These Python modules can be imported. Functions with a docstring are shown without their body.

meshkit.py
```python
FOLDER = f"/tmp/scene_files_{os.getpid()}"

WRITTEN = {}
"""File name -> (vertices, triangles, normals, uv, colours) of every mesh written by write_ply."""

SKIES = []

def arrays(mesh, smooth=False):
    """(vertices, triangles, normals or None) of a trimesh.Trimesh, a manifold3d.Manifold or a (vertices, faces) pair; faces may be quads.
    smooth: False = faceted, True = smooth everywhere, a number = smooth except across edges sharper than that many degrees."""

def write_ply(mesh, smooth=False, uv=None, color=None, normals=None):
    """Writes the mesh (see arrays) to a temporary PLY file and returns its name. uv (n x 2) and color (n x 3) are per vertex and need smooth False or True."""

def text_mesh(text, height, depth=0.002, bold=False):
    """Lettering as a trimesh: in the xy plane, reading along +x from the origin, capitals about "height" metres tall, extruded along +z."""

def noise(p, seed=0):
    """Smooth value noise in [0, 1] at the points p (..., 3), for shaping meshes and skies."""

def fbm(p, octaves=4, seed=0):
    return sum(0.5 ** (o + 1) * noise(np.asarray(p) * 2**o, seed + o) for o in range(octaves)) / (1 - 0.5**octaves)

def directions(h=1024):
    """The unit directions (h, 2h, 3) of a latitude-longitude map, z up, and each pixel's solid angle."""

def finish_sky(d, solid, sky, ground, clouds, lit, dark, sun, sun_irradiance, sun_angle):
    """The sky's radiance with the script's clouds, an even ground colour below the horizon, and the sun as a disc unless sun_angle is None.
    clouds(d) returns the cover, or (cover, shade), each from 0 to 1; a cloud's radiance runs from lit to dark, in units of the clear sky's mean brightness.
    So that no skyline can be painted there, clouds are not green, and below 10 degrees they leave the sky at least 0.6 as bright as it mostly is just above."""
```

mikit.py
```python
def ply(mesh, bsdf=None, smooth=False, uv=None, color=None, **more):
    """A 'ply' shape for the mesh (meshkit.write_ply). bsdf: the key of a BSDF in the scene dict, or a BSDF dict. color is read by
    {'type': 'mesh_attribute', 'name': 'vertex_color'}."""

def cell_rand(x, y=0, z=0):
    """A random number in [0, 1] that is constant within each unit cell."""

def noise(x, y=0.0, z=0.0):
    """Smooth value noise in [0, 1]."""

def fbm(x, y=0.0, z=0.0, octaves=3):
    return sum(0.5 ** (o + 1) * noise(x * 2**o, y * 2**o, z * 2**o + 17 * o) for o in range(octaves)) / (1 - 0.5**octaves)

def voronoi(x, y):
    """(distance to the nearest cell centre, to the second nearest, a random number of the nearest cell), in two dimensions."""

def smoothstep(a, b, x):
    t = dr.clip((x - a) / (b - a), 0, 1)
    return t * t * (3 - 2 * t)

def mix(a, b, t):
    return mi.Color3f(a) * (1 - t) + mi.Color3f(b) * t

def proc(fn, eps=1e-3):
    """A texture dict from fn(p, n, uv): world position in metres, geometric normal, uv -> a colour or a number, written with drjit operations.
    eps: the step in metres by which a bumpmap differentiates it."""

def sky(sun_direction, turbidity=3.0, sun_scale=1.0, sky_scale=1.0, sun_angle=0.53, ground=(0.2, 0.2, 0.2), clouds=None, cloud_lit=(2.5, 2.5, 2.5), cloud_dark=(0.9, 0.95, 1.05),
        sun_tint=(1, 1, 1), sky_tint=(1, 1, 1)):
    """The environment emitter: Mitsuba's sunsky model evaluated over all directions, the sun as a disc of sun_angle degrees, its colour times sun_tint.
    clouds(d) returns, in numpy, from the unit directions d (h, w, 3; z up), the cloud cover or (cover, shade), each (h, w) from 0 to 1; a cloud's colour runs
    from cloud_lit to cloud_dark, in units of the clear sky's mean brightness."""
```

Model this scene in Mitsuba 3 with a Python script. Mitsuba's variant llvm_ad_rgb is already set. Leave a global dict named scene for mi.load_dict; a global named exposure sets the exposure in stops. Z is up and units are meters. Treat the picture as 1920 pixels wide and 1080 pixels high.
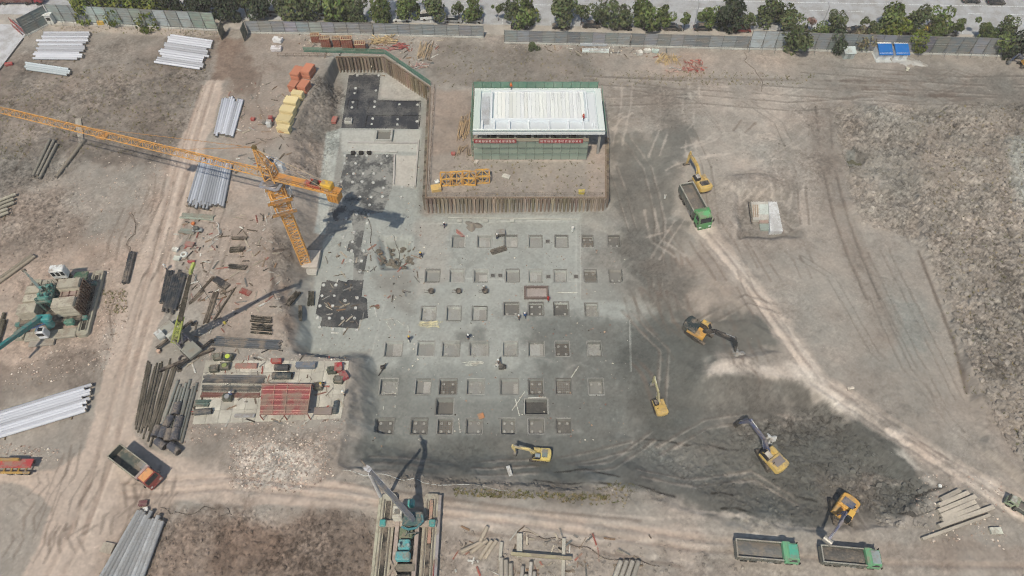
import math, numpy as np, trimesh, mitsuba as mi, mikit, meshkit, manifold3d
from scipy.spatial import ConvexHull
T = mi.ScalarTransform4f
# ---------------------------------------------------------------- camera, sky, exposure
CAM_H, PITCH, FOV = 104.0, 55.0, 73.02
_c, _s = math.cos(math.radians(PITCH)), math.sin(math.radians(PITCH))
scene, labels = {}, {}
scene['air'] = {'type': 'homogeneous', 'albedo': {'type': 'rgb', 'value': [.95, .95, .95]}, 'sigma_t': .00033}
scene['camera'] = {'type': 'perspective', 'fov': FOV, 'near_clip': 1.0, 'far_clip': 9000.0, 'medium': {'type': 'ref', 'id': 'air'},
                   'to_world': T().look_at([0, 0, CAM_H], [0, _c, CAM_H - _s], [0, 0, 1])}
SUN = (-0.375 * 0.545, -0.927 * 0.545, 0.839)
scene['sky'] = mikit.sky(SUN, turbidity=3, sun_scale=.95, sky_scale=1.2, ground=(0.25, 0.23, 0.21), sky_tint=(1.24, 1.0, .78), sun_tint=(.985, 1.0, 1.035))
exposure = 1.33
rng = np.random.default_rng(7)
scene['haze'] = {'type': 'cube', 'to_world': T().translate([0, 0, 49.0]).scale([7000, 7000, 58.0]), 'bsdf': {'type': 'null'}, 'interior': {'type': 'ref', 'id': 'air'}}
labels['haze'] = {'label': 'thin dusty haze over the whole site', 'kind': 'stuff'}
# ---------------------------------------------------------------- survey: a bearing (in 1920 x 1080 sheet units) met with a level gives a site point
_F = 960 / math.tan(math.radians(FOV / 2))
def G(px, py, z=0.0):
    d = np.array([px - 960.0, _F * _c - (540.0 - py) * -_s, -_F * _s + (540.0 - py) * _c])
    return np.array([0, 0, CAM_H]) + d * ((z - CAM_H) / d[2])
def lin(c):
    c = np.asarray(c, float) / 255
    return np.where(c <= .04045, c / 12.92, ((c + .055) / 1.055) ** 2.4)
def alb(c):            # the reflectance of a matt surface that looks sRGB c in this daylight
    return np.clip(lin(c) * np.array([.89, .98, 1.045]), 0.005, .86)
def sstep(a, b, x):
    t = np.clip((x - a) / (b - a), 0, 1)
    return t * t * (3 - 2 * t)
# ---------------------------------------------------------------- materials
def M(name, d):
    scene[name] = d
def rgb(v): return {'type': 'rgb', 'value': [float(x) for x in v]}
def paint_of(p, n, uv):          # a mesh carries its own flat colour in its uv: u packs red and green, v blue
    import drjit as dr
    u, v = dr.floor(uv.x + .5), dr.floor(uv.y + .5)
    r = dr.floor(u / 1024)
    return mi.Color3f(r, u - r * 1024, v) / 1023.0
VC = mikit.proc(paint_of)
def pack(c):
    c = np.round(np.clip(c, .004, .9) * 1023)
    return np.stack([c[..., 0] * 1024 + c[..., 1], c[..., 2]], -1)
def dust(p, n, uv):
    import drjit as dr
    a = mikit.fbm(p.x * .9, p.y * .9, p.z * .9, octaves=3)
    b = mikit.noise(p.x * 5, p.y * 5, p.z * 5)
    up = dr.clip(n.z, 0, 1)
    return dr.clip(mikit.smoothstep(.38, .7, a * .75 + b * .25) * (.36 + .42 * up), 0, 1)
DUST = mikit.proc(dust)
DUSTC = {'type': 'diffuse', 'reflectance': rgb(alb((150, 136, 122)))}
def dusty(front):
    return {'type': 'twosided', 'bsdf': {'type': 'blendbsdf', 'weight': DUST, 'bsdf_0': front, 'bsdf_1': DUSTC}}
M('matte', {'type': 'twosided', 'bsdf': {'type': 'diffuse', 'reflectance': VC}})
M('dirty', dusty({'type': 'diffuse', 'reflectance': VC}))
M('paint', dusty({'type': 'principled', 'base_color': VC, 'roughness': .42, 'specular': .5}))
M('metal', dusty({'type': 'principled', 'base_color': VC, 'roughness': .45, 'metallic': .6, 'specular': .5}))
M('rubber', dusty({'type': 'principled', 'base_color': VC, 'roughness': .7, 'specular': .3}))
M('glass', {'type': 'twosided', 'bsdf': {'type': 'principled', 'base_color': rgb((.02, .025, .03)), 'roughness': .08, 'specular': .7}})
M('leaf', {'type': 'twosided', 'bsdf': {'type': 'diffuse', 'reflectance': VC}})
def conc(p, n, uv):
    a = mikit.fbm(p.x * .6, p.y * .6, p.z * .6, octaves=4)
    b = mikit.noise(p.x * 6, p.y * 6, p.z * 6)
    return mikit.smoothstep(.3, .75, a * .7 + b * .3) * .45
M('concrete', {'type': 'twosided', 'bsdf': {'type': 'blendbsdf', 'weight': mikit.proc(conc), 'bsdf_0': {'type': 'diffuse', 'reflectance': VC},
               'bsdf_1': {'type': 'diffuse', 'reflectance': rgb(alb((138, 130, 122)))}}})
def memb(p, n, uv):
    a = mikit.fbm(p.x * .35, p.y * .35, 0, octaves=4)
    b = mikit.noise(p.x * 4, p.y * 4, 3)
    return mikit.smoothstep(.38, .85, a * .8 + b * .2) * .55
M('sheet', {'type': 'twosided', 'bsdf': {'type': 'blendbsdf', 'weight': mikit.proc(memb), 'bsdf_0': {'type': 'principled', 'base_color': VC, 'roughness': .5, 'specular': .4},
            'bsdf_1': {'type': 'diffuse', 'reflectance': rgb(alb((140, 136, 130)))}}})
def memb2(p, n, uv):
    a = mikit.fbm(p.x * .45 + p.y * .2, p.y * .45 - p.x * .2, 0, octaves=4)
    b = mikit.noise(p.x * 3 + p.y, p.y * 3 - p.x, 3)
    return mikit.smoothstep(.36, .68, a * .8 + b * .2) * .85
M('dusty_sheet', {'type': 'twosided', 'bsdf': {'type': 'blendbsdf', 'weight': mikit.proc(memb2), 'bsdf_0': {'type': 'diffuse', 'reflectance': VC}, 'bsdf_1': {'type': 'diffuse', 'reflectance': rgb(alb((160, 158, 152)))}}})
def soil_of(p, n, uv):           # earth: u is its lightness (green), v its warmth (red over green)
    import drjit as dr
    k = 1 + .16 * (mikit.noise((p.x * .8 + p.y * .6) * 3.1, (p.y * .8 - p.x * .6) * 3.1, 0) - .5)
    return mi.Color3f(uv.x * uv.y, uv.x, uv.x * (1.335 - .39 * uv.y)) * k
M('soil', {'type': 'twosided', 'bsdf': {'type': 'diffuse', 'reflectance': mikit.proc(soil_of)}})
# net: woven green mesh, real see-through cloth
M('net', {'type': 'mask', 'opacity': .34, 'bsdf': {'type': 'twosided', 'bsdf': {'type': 'diffuse', 'reflectance': VC}}})
# ---------------------------------------------------------------- registering things and parts
_count = {}
def newkey(base):
    n = _count.get(base, 0); _count[base] = n + 1
    return base if n == 0 else '%s_%03d' % (base, n)
def thing(name, label, cat, group=None):
    k = newkey(name)
    labels[k] = {'label': label, 'category': cat}
    if group: labels[k]['group'] = group
    return k
def shape(mesh, col, mat='dirty', smooth=None, jit=.04, M=None):
    if isinstance(mesh, tuple): mesh = trimesh.Trimesh(*mesh, process=False)
    if smooth: mesh = trimesh.graph.smooth_shade(mesh, angle=math.radians(smooth))
    if mat != 'glass':
        c = np.asarray(col, float)
        if c.ndim == 1: c = np.tile(alb(c * .86 + .14 * c.mean()) * (1 + jit * rng.standard_normal()), (len(mesh.vertices), 1))
        d = mikit.ply(mesh, mat, smooth=bool(smooth), uv=pack(c))
    else:
        d = mikit.ply(mesh, mat, smooth=bool(smooth))
    if M is not None: d['to_world'] = T(np.asarray(M))
    return d
def part(parent, name, mesh, col=(128, 128, 128), mat='dirty', smooth=None, jit=.04, M=None, label=None):
    k = newkey(parent + '__' + name) if parent else newkey(name)
    scene[k] = shape(mesh, col, mat, smooth, jit, M)
    if label: labels[k] = {'label': label}
    return k
def one(name, mesh, col, label, cat, mat='dirty', smooth=None, group=None, kind=None, jit=.04, M=None):
    k = thing(name, label, cat, group)
    if kind:
        labels[k] = {'label': label, 'kind': kind}
    scene[k] = shape(mesh, col, mat, smooth, jit, M)
    return k
def place(x, y, z=0, rz=0, s=1.0):
    return np.array(T().translate([float(x), float(y), float(z)]).rotate([0, 0, 1], float(rz)).scale(s).matrix)
class Kit:
    """A prototype: named parts (path, shape dict) in local metres, stamped as separate things with their own keys."""
    def __init__(self): self.items = []
    def add(self, path, mesh, col=(128, 128, 128), mat='dirty', smooth=None, jit=.04):
        self.items.append((path, shape(mesh, col, mat, smooth, jit)))
    def stamp(self, name, label, cat, Mx, group=None, swap=None):
        k = thing(name, label, cat, group); made = {}
        for path, d in self.items:
            up, _, leaf = path.rpartition('/')
            kk = newkey((made[up] if up else k) + '__' + leaf.split('#')[0]) if leaf else k
            made[path] = kk
            d2 = dict(swap[path]) if swap and path in swap else dict(d)
            d2['to_world'] = T(np.asarray(Mx))
            scene[kk] = d2
        return k
# ---------------------------------------------------------------- mesh helpers
cat = trimesh.util.concatenate
def hull(p):
    h = ConvexHull(np.asarray(p, float)); m = trimesh.Trimesh(np.asarray(p, float), h.simplices, process=False)
    m.remove_unreferenced_vertices(); m.fix_normals(); return m
def bx(x0, x1, y0, y1, z0, z1, b=0.0):
    """An axis-aligned block, its edges chamfered by b."""
    if b <= 0:
        m = trimesh.creation.box((x1 - x0, y1 - y0, z1 - z0)); m.apply_translation(((x0 + x1) / 2, (y0 + y1) / 2, (z0 + z1) / 2)); return m
    b = min(b, .45 * min(x1 - x0, y1 - y0, z1 - z0)); p = []
    for x, sx in ((x0, 1), (x1, -1)):
        for y, sy in ((y0, 1), (y1, -1)):
            for z, sz in ((z0, 1), (z1, -1)):
                p += [(x + sx * b, y + sy * b, z), (x + sx * b, y, z + sz * b), (x, y + sy * b, z + sz * b)]
    return hull(p)
def frame_of(p, q, up=(0, 0, 1)):
    p, q = np.asarray(p, float), np.asarray(q, float); d = q - p; L = np.linalg.norm(d); d = d / L
    u = np.asarray(up, float)
    if abs(d @ u) > .97: u = np.array([0, 1.0, 0])
    s = np.cross(d, u); s /= np.linalg.norm(s); u = np.cross(s, d)
    return p, d, s, u, L
def bar(p, q, w, h=None, up=(0, 0, 1)):
    """A straight bar of section w x h from p to q."""
    p, d, s, u, L = frame_of(p, q, up); h = w if h is None else h
    v = [p + d * a * L + s * (b - .5) * w + u * (c - .5) * h for a in (0, 1) for b in (0, 1) for c in (0, 1)]
    f = [[0, 1, 3], [0, 3, 2], [4, 6, 7], [4, 7, 5], [0, 4, 5], [0, 5, 1], [2, 3, 7], [2, 7, 6], [0, 2, 6], [0, 6, 4], [1, 5, 7], [1, 7, 3]]
    m = trimesh.Trimesh(v, f, process=False); m.fix_normals(); return m
def rod(p, q, r, n=8, r2=None, bore=0.0):
    """A round bar, tapered to r2; with a bore it is a pipe whose open ends show."""
    p, d, s, u, L = frame_of(p, q); r2 = r if r2 is None else r2
    a = np.arange(n) * 2 * np.pi / n; ring = np.cos(a)[:, None] * s + np.sin(a)[:, None] * u
    v = [p + ring * r, p + d * L + ring * r2]; i = np.arange(n); j = (i + 1) % n
    f = [np.stack([i, j, j + n], 1), np.stack([i, j + n, i + n], 1)]
    if bore:
        dep = min(.8, L * .4)
        v += [p + ring * r * bore, p + d * L + ring * r2 * bore, p + d * dep + ring * r * bore, p + d * (L - dep) + ring * r2 * bore, [p + d * dep], [p + d * (L - dep)]]
        f += [np.stack([i, i + 2 * n, j + 2 * n], 1), np.stack([i, j + 2 * n, j], 1), np.stack([i + n, j + n, j + 3 * n], 1), np.stack([i + n, j + 3 * n, i + 3 * n], 1),
              np.stack([i + 2 * n, i + 4 * n, j + 4 * n], 1), np.stack([i + 2 * n, j + 4 * n, j + 2 * n], 1), np.stack([i + 3 * n, j + 3 * n, j + 5 * n], 1), np.stack([i + 3 * n, j + 5 * n, i + 5 * n], 1),
              np.stack([i + 4 * n, i * 0 + 6 * n, j + 4 * n], 1), np.stack([i + 5 * n, j + 5 * n, i * 0 + 6 * n + 1], 1)]
    else:
        v += [[p], [p + d * L]]; c = 2 * n
        f += [np.stack([i, i * 0 + c, j], 1), np.stack([i + n, j + n, i * 0 + c + 1], 1)]
    return trimesh.Trimesh(np.vstack(v), np.vstack(f), process=False)
def tube(pts, r, n=6):
    v, f = _tube(np.asarray(pts, float), r, n); return trimesh.Trimesh(v, f, process=False)
def _tube(p, r, n):
    t = np.gradient(p, axis=0); t /= np.linalg.norm(t, axis=1, keepdims=True) + 1e-12
    a = np.cross(t, np.where(np.abs(t[:, 2:]) < .9, [0, 0, 1.0], [1.0, 0, 0])); a /= np.linalg.norm(a, axis=1, keepdims=True) + 1e-12
    b = np.cross(t, a); g = np.arange(n) * 2 * np.pi / n
    v = (p[:, None] + np.broadcast_to(r, (len(p),))[:, None, None] * (np.cos(g)[None, :, None] * a[:, None] + np.sin(g)[None, :, None] * b[:, None])).reshape(-1, 3)
    i, j = np.meshgrid(np.arange(len(p) - 1), np.arange(n), indexing='ij'); k = (j + 1) % n
    q = np.stack([i * n + j, i * n + k, (i + 1) * n + k, (i + 1) * n + j], -1).reshape(-1, 4)
    f = np.vstack([q[:, [0, 1, 2]], q[:, [0, 2, 3]]])
    c0, c1 = len(v), len(v) + 1; e = (len(p) - 1) * n; m = np.arange(n)
    f = np.vstack([f, np.stack([m, m * 0 + c0, (m + 1) % n], 1), np.stack([e + m, e + (m + 1) % n, m * 0 + c1], 1)])
    return np.vstack([v, p[:1], p[-1:]]), f
def plate(poly, z0, z1):
    """A flat outline in x, y made into a slab from z0 to z1."""
    m = trimesh.creation.extrude_polygon(__import__('shapely').Polygon(poly).buffer(0), z1 - z0, engine='earcut'); m.apply_translation((0, 0, z0)); return m
def side(poly, y0, y1):
    """An outline in x, z made into a solid from y0 to y1."""
    m = trimesh.creation.extrude_polygon(__import__('shapely').Polygon(poly).buffer(0), y1 - y0, engine='earcut')
    m.vertices = np.stack([m.vertices[:, 0], y0 + m.vertices[:, 2], m.vertices[:, 1]], 1); m.fix_normals(); return m
def lathe(prof, n=16, axis=2):
    m = trimesh.creation.revolve(np.asarray(prof, float), sections=n)
    if axis == 1: m.vertices = m.vertices[:, [0, 2, 1]]; m.invert()
    if axis == 0: m.vertices = m.vertices[:, [2, 1, 0]]; m.invert()
    return m
def moved(m, M_):
    m = m.copy(); m.apply_transform(M_); return m
# ---------------------------------------------------------------- the ground: one sheet to the horizon, finer where the site is
def W(y): return (72.8 + (np.clip(y, 20, 170) - 22.9) * (59.85 / 141.05)) * 1.03
def poly(px, z=0.0): return np.array([G(a, b, z)[:2] for a, b in px])
def sdf(x, y, P):
    """Signed distance (inside negative) to the closed outline P."""
    d = np.full(x.shape, 1e9); ins = np.zeros(x.shape, bool)
    for (ax, ay), (bx_, by_) in zip(P, np.roll(P, -1, 0)):
        ex, ey = bx_ - ax, by_ - ay
        t = np.clip(((x - ax) * ex + (y - ay) * ey) / (ex * ex + ey * ey + 1e-12), 0, 1)
        d = np.minimum(d, (x - ax - t * ex) ** 2 + (y - ay - t * ey) ** 2)
        c = (ay > y) != (by_ > y)
        with np.errstate(divide='ignore', invalid='ignore'):
            ins ^= c & (x < ex * (y - ay) / (by_ - ay + (by_ == ay) * 1e-12) + ax)
    return np.where(ins, -1, 1) * np.sqrt(d)
def pdist(x, y, L):
    d = np.full(x.shape, 1e9)
    for (ax, ay), (bx_, by_) in zip(L[:-1], L[1:]):
        ex, ey = bx_ - ax, by_ - ay
        t = np.clip(((x - ax) * ex + (y - ay) * ey) / (ex * ex + ey * ey + 1e-12), 0, 1)
        d = np.minimum(d, (x - ax - t * ex) ** 2 + (y - ay - t * ey) ** 2)
    return np.sqrt(d)
def n2(x, y, s, o=3, seed=0):
    r = 0
    for k in range(o):          # each octave is turned, so that no lattice shows
        a = .6 + 1.1 * k + seed; c, t = math.cos(a) * 2 ** k / s, math.sin(a) * 2 ** k / s
        r = r + .5 ** (k + 1) * meshkit.noise(np.stack([x * c - y * t, x * t + y * c, np.full_like(x, seed * 7.31 + .5)], -1), seed + k)
    return r / (1 - .5 ** o)
def idw(x, y, pts, p=3):
    num = 0; den = 0
    for px, py, v in pts:
        q = G(px, py, -2); w = 1 / (((x - q[0]) ** 2 + (y - q[1]) ** 2) + 1) ** (p / 2)
        num = num + w * v; den = den + w
    return num / den
PIT = poly([(628, 107), (720, 107), (806, 165), (800, 250), (797, 372), (1137, 372), (1137, 258), (1200, 232), (1272, 255), (1268, 330), (1345, 430), (1340, 520), (1420, 600),
            (1470, 660), (1340, 676), (1330, 700), (1480, 708), (1545, 738), (1600, 790), (1700, 868), (1745, 930), (1690, 985), (1600, 1003), (1500, 1000), (1370, 985), (1250, 945),
            (1150, 930), (950, 915), (800, 903), (640, 885), (632, 868), (640, 810), (652, 790), (657, 679), (545, 663), (530, 610), (510, 530), (505, 470), (520, 430), (530, 330),
            (535, 265), (560, 215), (595, 160)])
FLOOR = [(650, 200, -4), (700, 330, -4), (560, 480, -4), (600, 480, -4), (640, 600, -4), (850, 450, -4), (850, 600, -4), (850, 800, -4), (1000, 600, -4), (1100, 450, -4), (1100, 800, -4), (1180, 600, -3.9), (1250, 750, -3.3),
         (1180, 420, -3.4), (1200, 330, -2), (1210, 260, -.6), (1280, 350, -.8), (1300, 430, -1.0), (1330, 640, -1.9), (1300, 560, -1.8), (1000, 850, -3.7), (1200, 870, -3.1),
         (1430, 840, -2.5), (1560, 960, -2.0), (1650, 900, -2), (1350, 950, -2)]
WIDTH = [(530, 300, 8), (560, 215, 6.5), (515, 500, 8), (515, 430, 8), (540, 640, 5), (640, 107, .3), (720, 107, .3), (760, 135, .3), (806, 165, .3), (800, 250, .3), (797, 330, .3), (797, 372, .3), (900, 372, .3), (1050, 372, .3),
         (1137, 372, .3), (1137, 310, .3), (662, 680, 4.5), (658, 760, 4.5), (600, 668, 2), (640, 850, 7), (800, 903, 7), (1000, 915, 7.5), (1300, 960, 10), (1600, 1003, 6), (1740, 930, 4), (1700, 868, 3.5),
         (1550, 740, 2.5), (1400, 700, 5), (1400, 600, 10), (1330, 450, 7), (1250, 250, 9), (1275, 300, 5)]
PLATEAU = poly([(806, 165), (800, 250), (797, 372), (1137, 372), (1137, 258), (1200, 200), (1000, 140)])
FLAT = [poly([(640, 135), (800, 135), (790, 400), (780, 520), (690, 640), (560, 660), (585, 520), (610, 420)], -4),
        poly([(700, 405), (1090, 405), (1180, 440), (1185, 600), (1190, 830), (680, 830), (690, 620)], -4)]
YARD = poly([(350, 662), (657, 677), (650, 792), (640, 800), (350, 800)])
HOLE = poly([(1375, 358), (1480, 358), (1500, 445), (1385, 448)])
POND = poly([(1578, 290), (1605, 284), (1630, 295), (1624, 312), (1590, 318)])
HEAP = poly([(1722, 455), (1770, 590), (1812, 735), (1840, 850), (1990, 960), (2200, 900), (2200, 120), (1900, 200), (1760, 200), (1700, 300)])
SUMP = poly([(706, 440), (776, 440), (780, 470), (772, 506), (712, 508), (700, 480)], -4)
SUMPIN = poly([(724, 455), (766, 452), (768, 485), (735, 494)], -5)
ROUGH = [(poly(p), r) for p, r in [
    ([(40, 150), (280, 130), (400, 130), (330, 300), (120, 300), (-80, 250)], .22), ([(-200, 230), (120, 300), (170, 330), (60, 560), (-200, 560)], .22),
    ([(280, 960), (700, 950), (715, 1100), (230, 1100)], .25), ([(430, 835), (640, 800), (660, 900), (560, 925), (430, 920)], .25),
    ([(1560, 200), (2000, 190), (2000, 1000), (1840, 760), (1730, 460), (1600, 400)], .95), ([(1190, 820), (1550, 740), (1740, 930), (1400, 1000)], .38),
    ([(590, 140), (650, 140), (620, 300), (530, 330), (560, 215)], .35), ([(500, 430), (560, 430), (540, 520), (560, 660), (520, 660)], .25),
    ([(1390, 190), (1560, 190), (1560, 470), (1480, 560), (1380, 480), (1370, 330)], .14), ([(840, 900), (1250, 940), (1100, 960), (850, 930)], .15),
    ([(850, 990), (1300, 1010), (1500, 1060), (1500, 1200), (850, 1200)], .14), ([(1100, 150), (1400, 150), (1400, 240), (1140, 250)], .12), ([(0, 600), (200, 560), (210, 700), (0, 760)], .12)]]
PITS = []     # footing pits: cx, cy, half-widths; filled below, before the height function runs
def pitrect(x0, y0, x1, y1):
    a, b = G(x0, y0, -4), G(x1, y1, -4); return (a[0] + b[0]) / 2, (a[1] + b[1]) / 2, abs(b[0] - a[0]) / 2, abs(a[1] - b[1]) / 2
_rows = [((442, 463), [(849, 870, 1), (897, 920, 1), (947, 969, 1), (992, 1016, 1), (1041, 1065, 1), (1091, 1113, 0), (1139, 1163, 0)]),
         ((506, 528), [(799, 823, 1), (845, 869, 1), (890, 914, 1), (949, 973, 1), (992, 1017, 1), (1039, 1063, 1), (1095, 1119, 0), (1142, 1167, 0)]),
         ((575, 600), [(791, 816, 1), (839, 863, 1), (886, 912, 1)]), ((567, 591), [(945, 973, 0), (991, 1019, 0), (1039, 1066, 0)]), ((569, 592), [(1097, 1122, 2)]),
         ((641, 667), [(724, 752, 1), (784, 812, 1), (831, 860, 1), (882, 915, 1), (944, 970, 1), (992, 1020, 1), (1041, 1068, 0), (1101, 1128, 1)]),
         ((711, 739), [(715, 743, 1), (781, 806, 1), (825, 855, 0), (877, 907, 1), (939, 971, 1), (992, 1018, 0), (1042, 1071, 0), (1103, 1132, 2)]),
         ((748, 777), [(819, 849, 3), (984, 1027, 3)]),
         ((785, 813), [(707, 736, 0), (773, 799, 0), (822, 847, 0), (876, 903, 0), (940, 966, 2), (991, 1020, 0), (1043, 1071, 0)])]
for (y0, y1), xs in _rows:
    for x0, x1, tone in xs: PITS.append(pitrect(x0, y0, x1, y1) + (tone,))
CAR_RUTS = [poly(p) for p in [
    [(1310, 430), (1390, 530), (1470, 640), (1520, 715), (1640, 795), (1760, 875), (1905, 970), (2100, 1080)], [(1330, 420), (1410, 522), (1492, 634), (1545, 705), (1660, 780), (1780, 858), (1925, 945), (2100, 1050)],
    [(1530, 200), (1540, 300), (1562, 400), (1590, 480), (1625, 560)], [(1556, 200), (1562, 300), (1583, 390), (1612, 470), (1650, 560)],
    [(405, 150), (375, 240), (345, 350), (325, 440), (290, 560), (250, 700), (215, 850), (160, 1000), (110, 1090)], [(380, 160), (350, 250), (322, 340), (300, 430), (268, 545), (225, 700), (185, 850), (130, 1000), (80, 1090)],
    [(240, 930), (420, 915), (640, 935), (800, 960), (1000, 985), (1300, 1030), (1700, 1058), (1960, 1062)], [(230, 905), (420, 893), (640, 915), (800, 943), (1000, 965), (1320, 1012), (1500, 1024)],
    [(1600, 1000), (1605, 960), (1615, 940)], [(1270, 590), (1400, 595), (1480, 640)], [(950, 195), (1000, 100)], [(1370, 330), (1420, 325), (1470, 340)]]]
def Z(x, y, detail=True):
    x = np.asarray(x, float); y = np.asarray(y, float); z = np.zeros_like(x)
    wob = (n2(x, y, 3.0, 3, 5) - .5) * 2
    w = idw(x, y, WIDTH, 4)
    d = sdf(x, y, PIT) + wob * np.where(w < .6, 0, .24 * w ** .6) + np.where(w < .6, 0, .35) * (n2(x, y, .9, 2, 15) - .5)
    fl = idw(x, y, FLOOR, 3)
    flat = np.zeros_like(x)
    for P in FLAT: flat = np.maximum(flat, sstep(.2, 2.0, -sdf(x, y, P)))
    fl = fl * (1 - flat) - 4 * flat
    lip = .26 * sstep(.34, .66, n2(x, y, 7, 2, 17)); bank = lip * sstep(0, 1.3, -d) + (1 - lip) * sstep(.03, 1, -d / w)          # a broken lip, then the slope below it
    z = fl * np.where(w < .8, sstep(-.02, 1, -d / w), bank)
    z = np.where(sdf(x, y, PLATEAU) < 0, 0, z)
    dh = -sdf(x, y, HEAP); z = z + (1.1 + 2.2 * (n2(x, y, 11, 3, 18) - .5)) * sstep(0, 1.6, dh + wob * .8)
    for mx, my, mr, mh in ((1660, 215, 4.5, 1.3), (1695, 240, 4, 1.2), (1640, 250, 3.5, 1.0), (1700, 300, 4.5, 1.2), (1655, 350, 4, 1.0), (1600, 230, 3, .7), (1610, 390, 3, .8), (1740, 330, 4, 1.3), (1690, 400, 4, .9), (1380, 345, 3.5, .9), (1430, 340, 3.5, .9)):
        q = G(mx, my); z = z + mh * np.exp(-((x - q[0]) ** 2 + (1.4 * (y - q[1])) ** 2 + 2.5 * wob) / mr ** 2)
    z = z - 1.0 * sstep(-.3, 1.4, -sdf(x, y, HOLE) + wob * .5) - 1.2 * sstep(-.3, 1.6, -sdf(x, y, POND) + wob * .4)
    ds = -sdf(x, y, SUMP) + wob * .3; z = z - 1.5 * sstep(0, 2.0, ds) - .9 * sstep(0, .5, -sdf(x, y, SUMPIN))
    flat = np.maximum(flat * (1 - sstep(-1, .5, ds)), sstep(0, .6, -sdf(x, y, YARD)))
    far = sstep(150, 158, y + .03 * x)
    north = sstep(-2, 0, y - (151.5 - .042 * x))       # street side of the hoarding: level
    if detail:
        r = np.full_like(x, .08) + .06 * (n2(x, y, 9, 2, 3) > .55)
        for P, a in ROUGH: r = np.maximum(r, a * sstep(-2.5, 2.5, -sdf(x, y, P)))
        cl = np.abs(n2(x, y, 1.5, 4, 11) - .5) * 1.3 + np.abs(n2(x, y, .7, 2, 14) - .5) * 1.0; big = n2(x, y, 6, 3, 12) - .5
        z = z + (r * ((cl - .35) * 1.6 + big * 1.3) + .05 * big) * (1 - flat) * (1 - np.maximum(north, far)) + .012 * big * flat
    for L in CAR_RUTS:
        dl = pdist(x, y, L); z = z + (-.10 * np.exp(-(dl / .34) ** 2) + .05 * np.exp(-((dl - .75) / .35) ** 2)) * (1 - flat) * (1 - north)
    for cx, cy, a, b, tone in PITS:
        z = np.where((np.abs(x - cx) < a) & (np.abs(y - cy) < b), -5.2 if tone == 3 else -4.8, z)
    return z
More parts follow.
